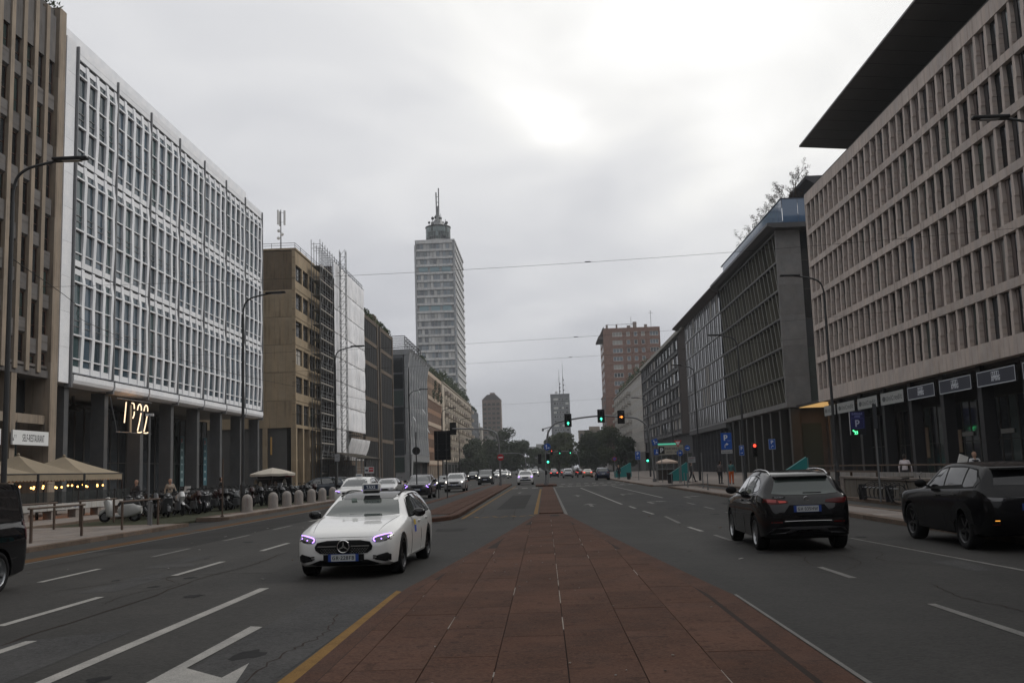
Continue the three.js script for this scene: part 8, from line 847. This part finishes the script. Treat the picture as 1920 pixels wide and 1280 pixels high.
scooter('scooter with a tall milky windscreen in the crowded row', [-19.6, 0.05, -55.3], -2.0, [0.02, 0.02, 0.022], { screen: surf([0.55, 0.55, 0.54], null, 1, { roughness: 0.3 }), group: RG });
motorbike('white-faired motorbike with big front wheel near the thin post', [-18.6, 0.05, -50.2], -0.95, [0.5, 0.5, 0.5], { group: RG }); motorbike('pale sports motorbike with bright wheel rims beside the graffitied bollard', [-17.6, 0.05, -56.6], -0.75, [0.42, 0.44, 0.46], { rim: M.galv, screen: true, group: RG }); motorbike('motorbike with a black top case under the market parasol', [-17.4, 0.05, -64.4], -0.9, [0.02, 0.02, 0.022], { box: M.black, screen: true, group: RG }); scooter('scooter with a rounded pale-topped case beside the leaning post', [-18.6, 0.05, -53.3], -0.8, [0.04, 0.04, 0.045], { box: true, group: RG });
{ const LB = 'dark scooter packed in the row behind the stone bollards', LM = 'dark motorbike packed in the row behind the stone bollards'; const s0 = scooter(LB, [-19.2, 0.05, -46.3], -0.95, [0.02, 0.02, 0.022], { group: RG }), m0 = motorbike(LM, [-18.9, 0.05, -47.6], -1.0, [0.022, 0.022, 0.025], { group: RG }), s1 = scooter(LB, [-18.7, 0.05, -48.8], -1.05, [0.05, 0.052, 0.055], { group: RG, box: true }), m1 = motorbike(LM, [-18.4, 0.05, -51.9], -0.9, [0.03, 0.012, 0.012], { group: RG }); const k0 = seed; seed = 4242; for (let k = 0; k < 20; k++) { const z = -52.6 - k * 1.13, q = k % 5, src = [s0, m0, s1, m1, m0][q]; cloneThing(src, src === m0 || src === m1 ? LM : LB, [lerp(-18.9, -17.3, k / 20) + rr(-0.25, 0.25), 0.05, z + rr(-0.15, 0.15)], -0.95 + rr(-0.25, 0.25)); } for (let k = 0; k < 19; k++) { const src = [s0, s1, m0][k % 3]; cloneThing(src, src === m0 ? LM : LB, [-20.3 + rr(-0.1, 0.1), 0.05, -48.5 - k * 1.3], 2.2 + rr(-0.2, 0.2)); } for (let k = 0; k < 7; k++) cloneThing([s1, m0][k % 2], k % 2 ? 'dark motorbike parked along the left kerb beyond the suv' : 'dark scooter parked along the left kerb beyond the suv', [-16.6, 0.05, -104 - k * 1.4], -1.2, 'bikes parked beyond the suv'); seed = k0; }

// ------------------------------------------------------------------ people
function person(label, p, ry, o = {}) {
  const t = thing('person', label, 'person', p, ry, o.group), st = o.stride || 0, hgt = 1.0; const c = { skin: [0.36, 0.22, 0.16], top: o.top, leg: o.leg, shoe: [0.02, 0.02, 0.02], hair: o.hair || [0.02, 0.015, 0.012] };
  const ab = o.arms || [[0.30, 1.12, 0.03, 0.32, 0.88, 0.12], [-0.30, 1.12, 0.03, -0.32, 0.88, 0.12]]; const J = []; const cap = (a, ra, b, rb, k) => J.push([a, b, ra, rb, k]);
  for (const s of [1, -1]) { const f = s * st; cap([s * 0.1, 0.92, 0], 0.105, [s * 0.11, 0.50, f * 0.16 + 0.02], 0.07, 'leg'); cap([s * 0.11, 0.50, f * 0.16 + 0.02], 0.07, [s * 0.11, 0.1, f * 0.32 - (st && s * st < 0 ? 0.08 : 0)], 0.048, 'leg'); const fz = f * 0.32 - (st && s * st < 0 ? 0.08 : 0); cap([s * 0.11, 0.055, fz - 0.04], 0.045, [s * 0.125, 0.04, fz + 0.17], 0.04, 'shoe'); const [ex, ey, ez, hx, hy, hz] = ab[s > 0 ? 0 : 1]; cap([s * 0.19, 1.42, 0], 0.065, [ex, ey, ez], 0.047, 'top'); cap([ex, ey, ez], 0.047, [hx, hy, hz], 0.034, o.short ? 'skin' : 'top'); }
  cap([0, 0.95, 0], 0.15, [0, 1.15, 0], 0.14, 'top'); cap([-0.07, 1.3, 0], 0.14, [0.07, 1.3, 0], 0.14, 'top'); cap([-0.15, 1.42, -0.01], 0.075, [0.15, 1.42, -0.01], 0.075, 'top'); cap([0, 1.42, 0], 0.065, [0, 1.55, 0.015], 0.055, 'skin'); cap([0, 1.64, 0.02], 0.092, [0, 1.70, 0.005], 0.098, 'skin'); cap([0, 1.66, -0.035], 0.09, [0, 1.735, -0.02], 0.085, 'hair'); cap([0, 1.62, 0.09], 0.02, [0, 1.655, 0.105], 0.015, 'skin');
  const R = 64, S = 0.96, mc = new MarchingCubes(R, new THREE.MeshBasicMaterial(), false, false, 60000); mc.isolation = 0; const h = R / 2; const dist = (x, y, z) => { let d = 9, best = 'top', bd = 9; for (const [a, b, ra, rb, k] of J) { const ux = b[0] - a[0], uy = b[1] - a[1], uz = b[2] - a[2], vx = x - a[0], vy = y - a[1], vz = z - a[2], q = clamp((ux * vx + uy * vy + uz * vz) / (ux * ux + uy * uy + uz * uz), 0, 1), e = Math.hypot(vx - ux * q, vy - uy * q, vz - uz * q) - lerp(ra, rb, q); if (e < bd) { bd = e; best = k; } const kk = 0.03, m = clamp(0.5 + 0.5 * (d - e) / kk, 0, 1); d = lerp(d, e, m) - kk * m * (1 - m); } return [d, best]; };
  for (let k = 0; k < R; k++) for (let j = 0; j < R; j++) for (let i = 0; i < R; i++) { const x = (i - h) / h * 0.5 * 1.0, y = (j - h) / h * S + 0.93, z = (k - h) / h * 0.55; mc.field[i + j * R + k * R * R] = -dist(x, y, z)[0]; }
  mc.update(); const n = mc.count ?? mc.geometry.drawRange.count, pos = [], colr = []; for (let i = 0; i < n; i++) { const x = mc.positionArray[i * 3] * 0.5, y = mc.positionArray[i * 3 + 1] * S + 0.93, z = mc.positionArray[i * 3 + 2] * 0.55; pos.push(x, y, z); }
  // hands: palm and five fingers each
  const hands = []; for (const s of [1, -1]) { const [ex, ey, ez, hx, hy, hz] = ab[s > 0 ? 0 : 1], d = new THREE.Vector3(hx - ex, hy - ey, hz - ez).normalize(), P = q => [hx + d.x * q, hy + d.y * q, hz + d.z * q], pl = P(0.09); const g = rod([hx, hy, hz], pl, 0.032, 8, 0.04); hands.push(g); for (let f = 0; f < 4; f++) { const o2 = (f - 1.5) * 0.018, l = [0.07, 0.08, 0.075, 0.06][f], a = [pl[0], pl[1], pl[2] + o2], b = [a[0] + d.x * l * 0.6, a[1] + d.y * l * 0.6, a[2] + d.z * l * 0.6], e = [b[0] + d.x * l * 0.4 - s * 0.014, b[1] + d.y * l * 0.4, b[2] + d.z * l * 0.4]; hands.push(rod(a, b, 0.009, 5, 0.0085), rod(b, e, 0.0085, 5, 0.007)); } const th = P(0.03); hands.push(rod(th, [th[0] - s * 0.02 + d.x * 0.045, th[1] + d.y * 0.045, th[2] + 0.045], 0.011, 5, 0.008)); }
  const hg = merge(hands), hp = hg.attributes.position; const g = new THREE.BufferGeometry(); const nb = pos.length / 3; for (let i = 0; i < hp.count; i++) pos.push(hp.getX(i), hp.getY(i), hp.getZ(i)); for (let i = 0; i < pos.length / 3; i++) { const k = i >= nb ? 'skin' : dist(pos[i * 3], pos[i * 3 + 1], pos[i * 3 + 2])[1]; const q = k === 'top' && pos[i * 3 + 1] < 0.98 && Math.abs(pos[i * 3]) < 0.22 ? c.leg : c[k]; colr.push(...q); }
  g.setAttribute('position', new THREE.Float32BufferAttribute(pos, 3)); g.setAttribute('color', new THREE.Float32BufferAttribute(colr, 3)); const gg = mergeVertices(g, 0.0005); gg.computeVertexNormals(); mesh(t, 'body', gg, new THREE.MeshStandardMaterial({ vertexColors: true, roughness: 0.85 }));
  for (const s of [-1, 1]) mesh(t, 'eye', T(new THREE.SphereGeometry(0.011, 6, 5), s * 0.034, 1.685, 0.097), M.black); if (o.vest) mesh(t, 'waistcoat', T(new THREE.CylinderGeometry(0.17, 0.165, 0.42, 16, 1, true).scale(1.12, 1, 0.92), 0, 1.22, 0), new THREE.MeshStandardMaterial({ color: col([0.02, 0.02, 0.025]), side: THREE.DoubleSide })); return t;
}
const DKC = [0.02, 0.02, 0.025]; person('person in a white shirt bending behind the white parapet on the right', [19.2, 0.12, -54], 2.6, { top: [0.55, 0.5, 0.52], leg: DKC }); person('person in white sleeves and dark waistcoat behind the parapet', [19.5, 0.12, -46], 0.2, { top: [0.5, 0.5, 0.52], leg: DKC, vest: true, arms: [[0.32, 1.15, 0.05, 0.2, 1.05, 0.26], [-0.32, 1.15, 0.05, -0.2, 1.05, 0.26]] }); person('person in dark clothes standing at the kerb beside the navy suv', [9.6, 0.12, -131], -0.6, { top: DKC, leg: [0.015, 0.015, 0.018] }); person('person in dark clothes walking behind the posts on the right', [13.4, 0.12, -92], 1.4, { top: [0.03, 0.028, 0.028], leg: DKC, stride: 0.9 }); person('person in orange trousers and teal top near the large P sign', [14.4, 0.12, -78], 2.8, { top: [0.04, 0.12, 0.12], leg: [0.45, 0.09, 0.02] }); person('person carrying a pale bag beside the one in orange trousers', [13.9, 0.12, -80], 2.4, { top: [0.08, 0.07, 0.07], leg: DKC }); person('person in a beige jacket at the back of the scooter row', [-21.8, 0.12, -57.5], 0.6, { top: [0.28, 0.23, 0.18], leg: DKC }); person('person with dark hair standing beyond the motorbikes', [-21.6, 0.12, -66], 2.2, { top: [0.03, 0.03, 0.03], leg: DKC, stride: 0.5 }); person('person in dark clothes seated-height behind the white scooter', [-22.0, 0.12, -53.2], -0.5, { top: [0.025, 0.025, 0.03], leg: DKC });
{ const t = motorbike('red-lit motorbike riding away in the far middle lane', [5.9, 0, -182], Math.PI / 2, [0.2, 0.02, 0.02], {}); const r = person('helmeted rider on the far motorbike', [5.9, 0.02, -182], Math.PI, { top: [0.05, 0.05, 0.06], leg: DKC, arms: [[0.28, 1.2, 0.18, 0.26, 1.06, 0.42], [-0.28, 1.2, 0.18, -0.26, 1.06, 0.42]] }); mesh(r, 'helmet', T(new THREE.SphereGeometry(0.15, 14, 10), 0, 1.69, 0), paint([0.3, 0.3, 0.3])); mesh(t, 'lit_tail_lamp', T(new THREE.SphereGeometry(0.07, 8, 6), -0.98, 0.9, 0), TAIL_ON); }

renderer.render(scene, camera);
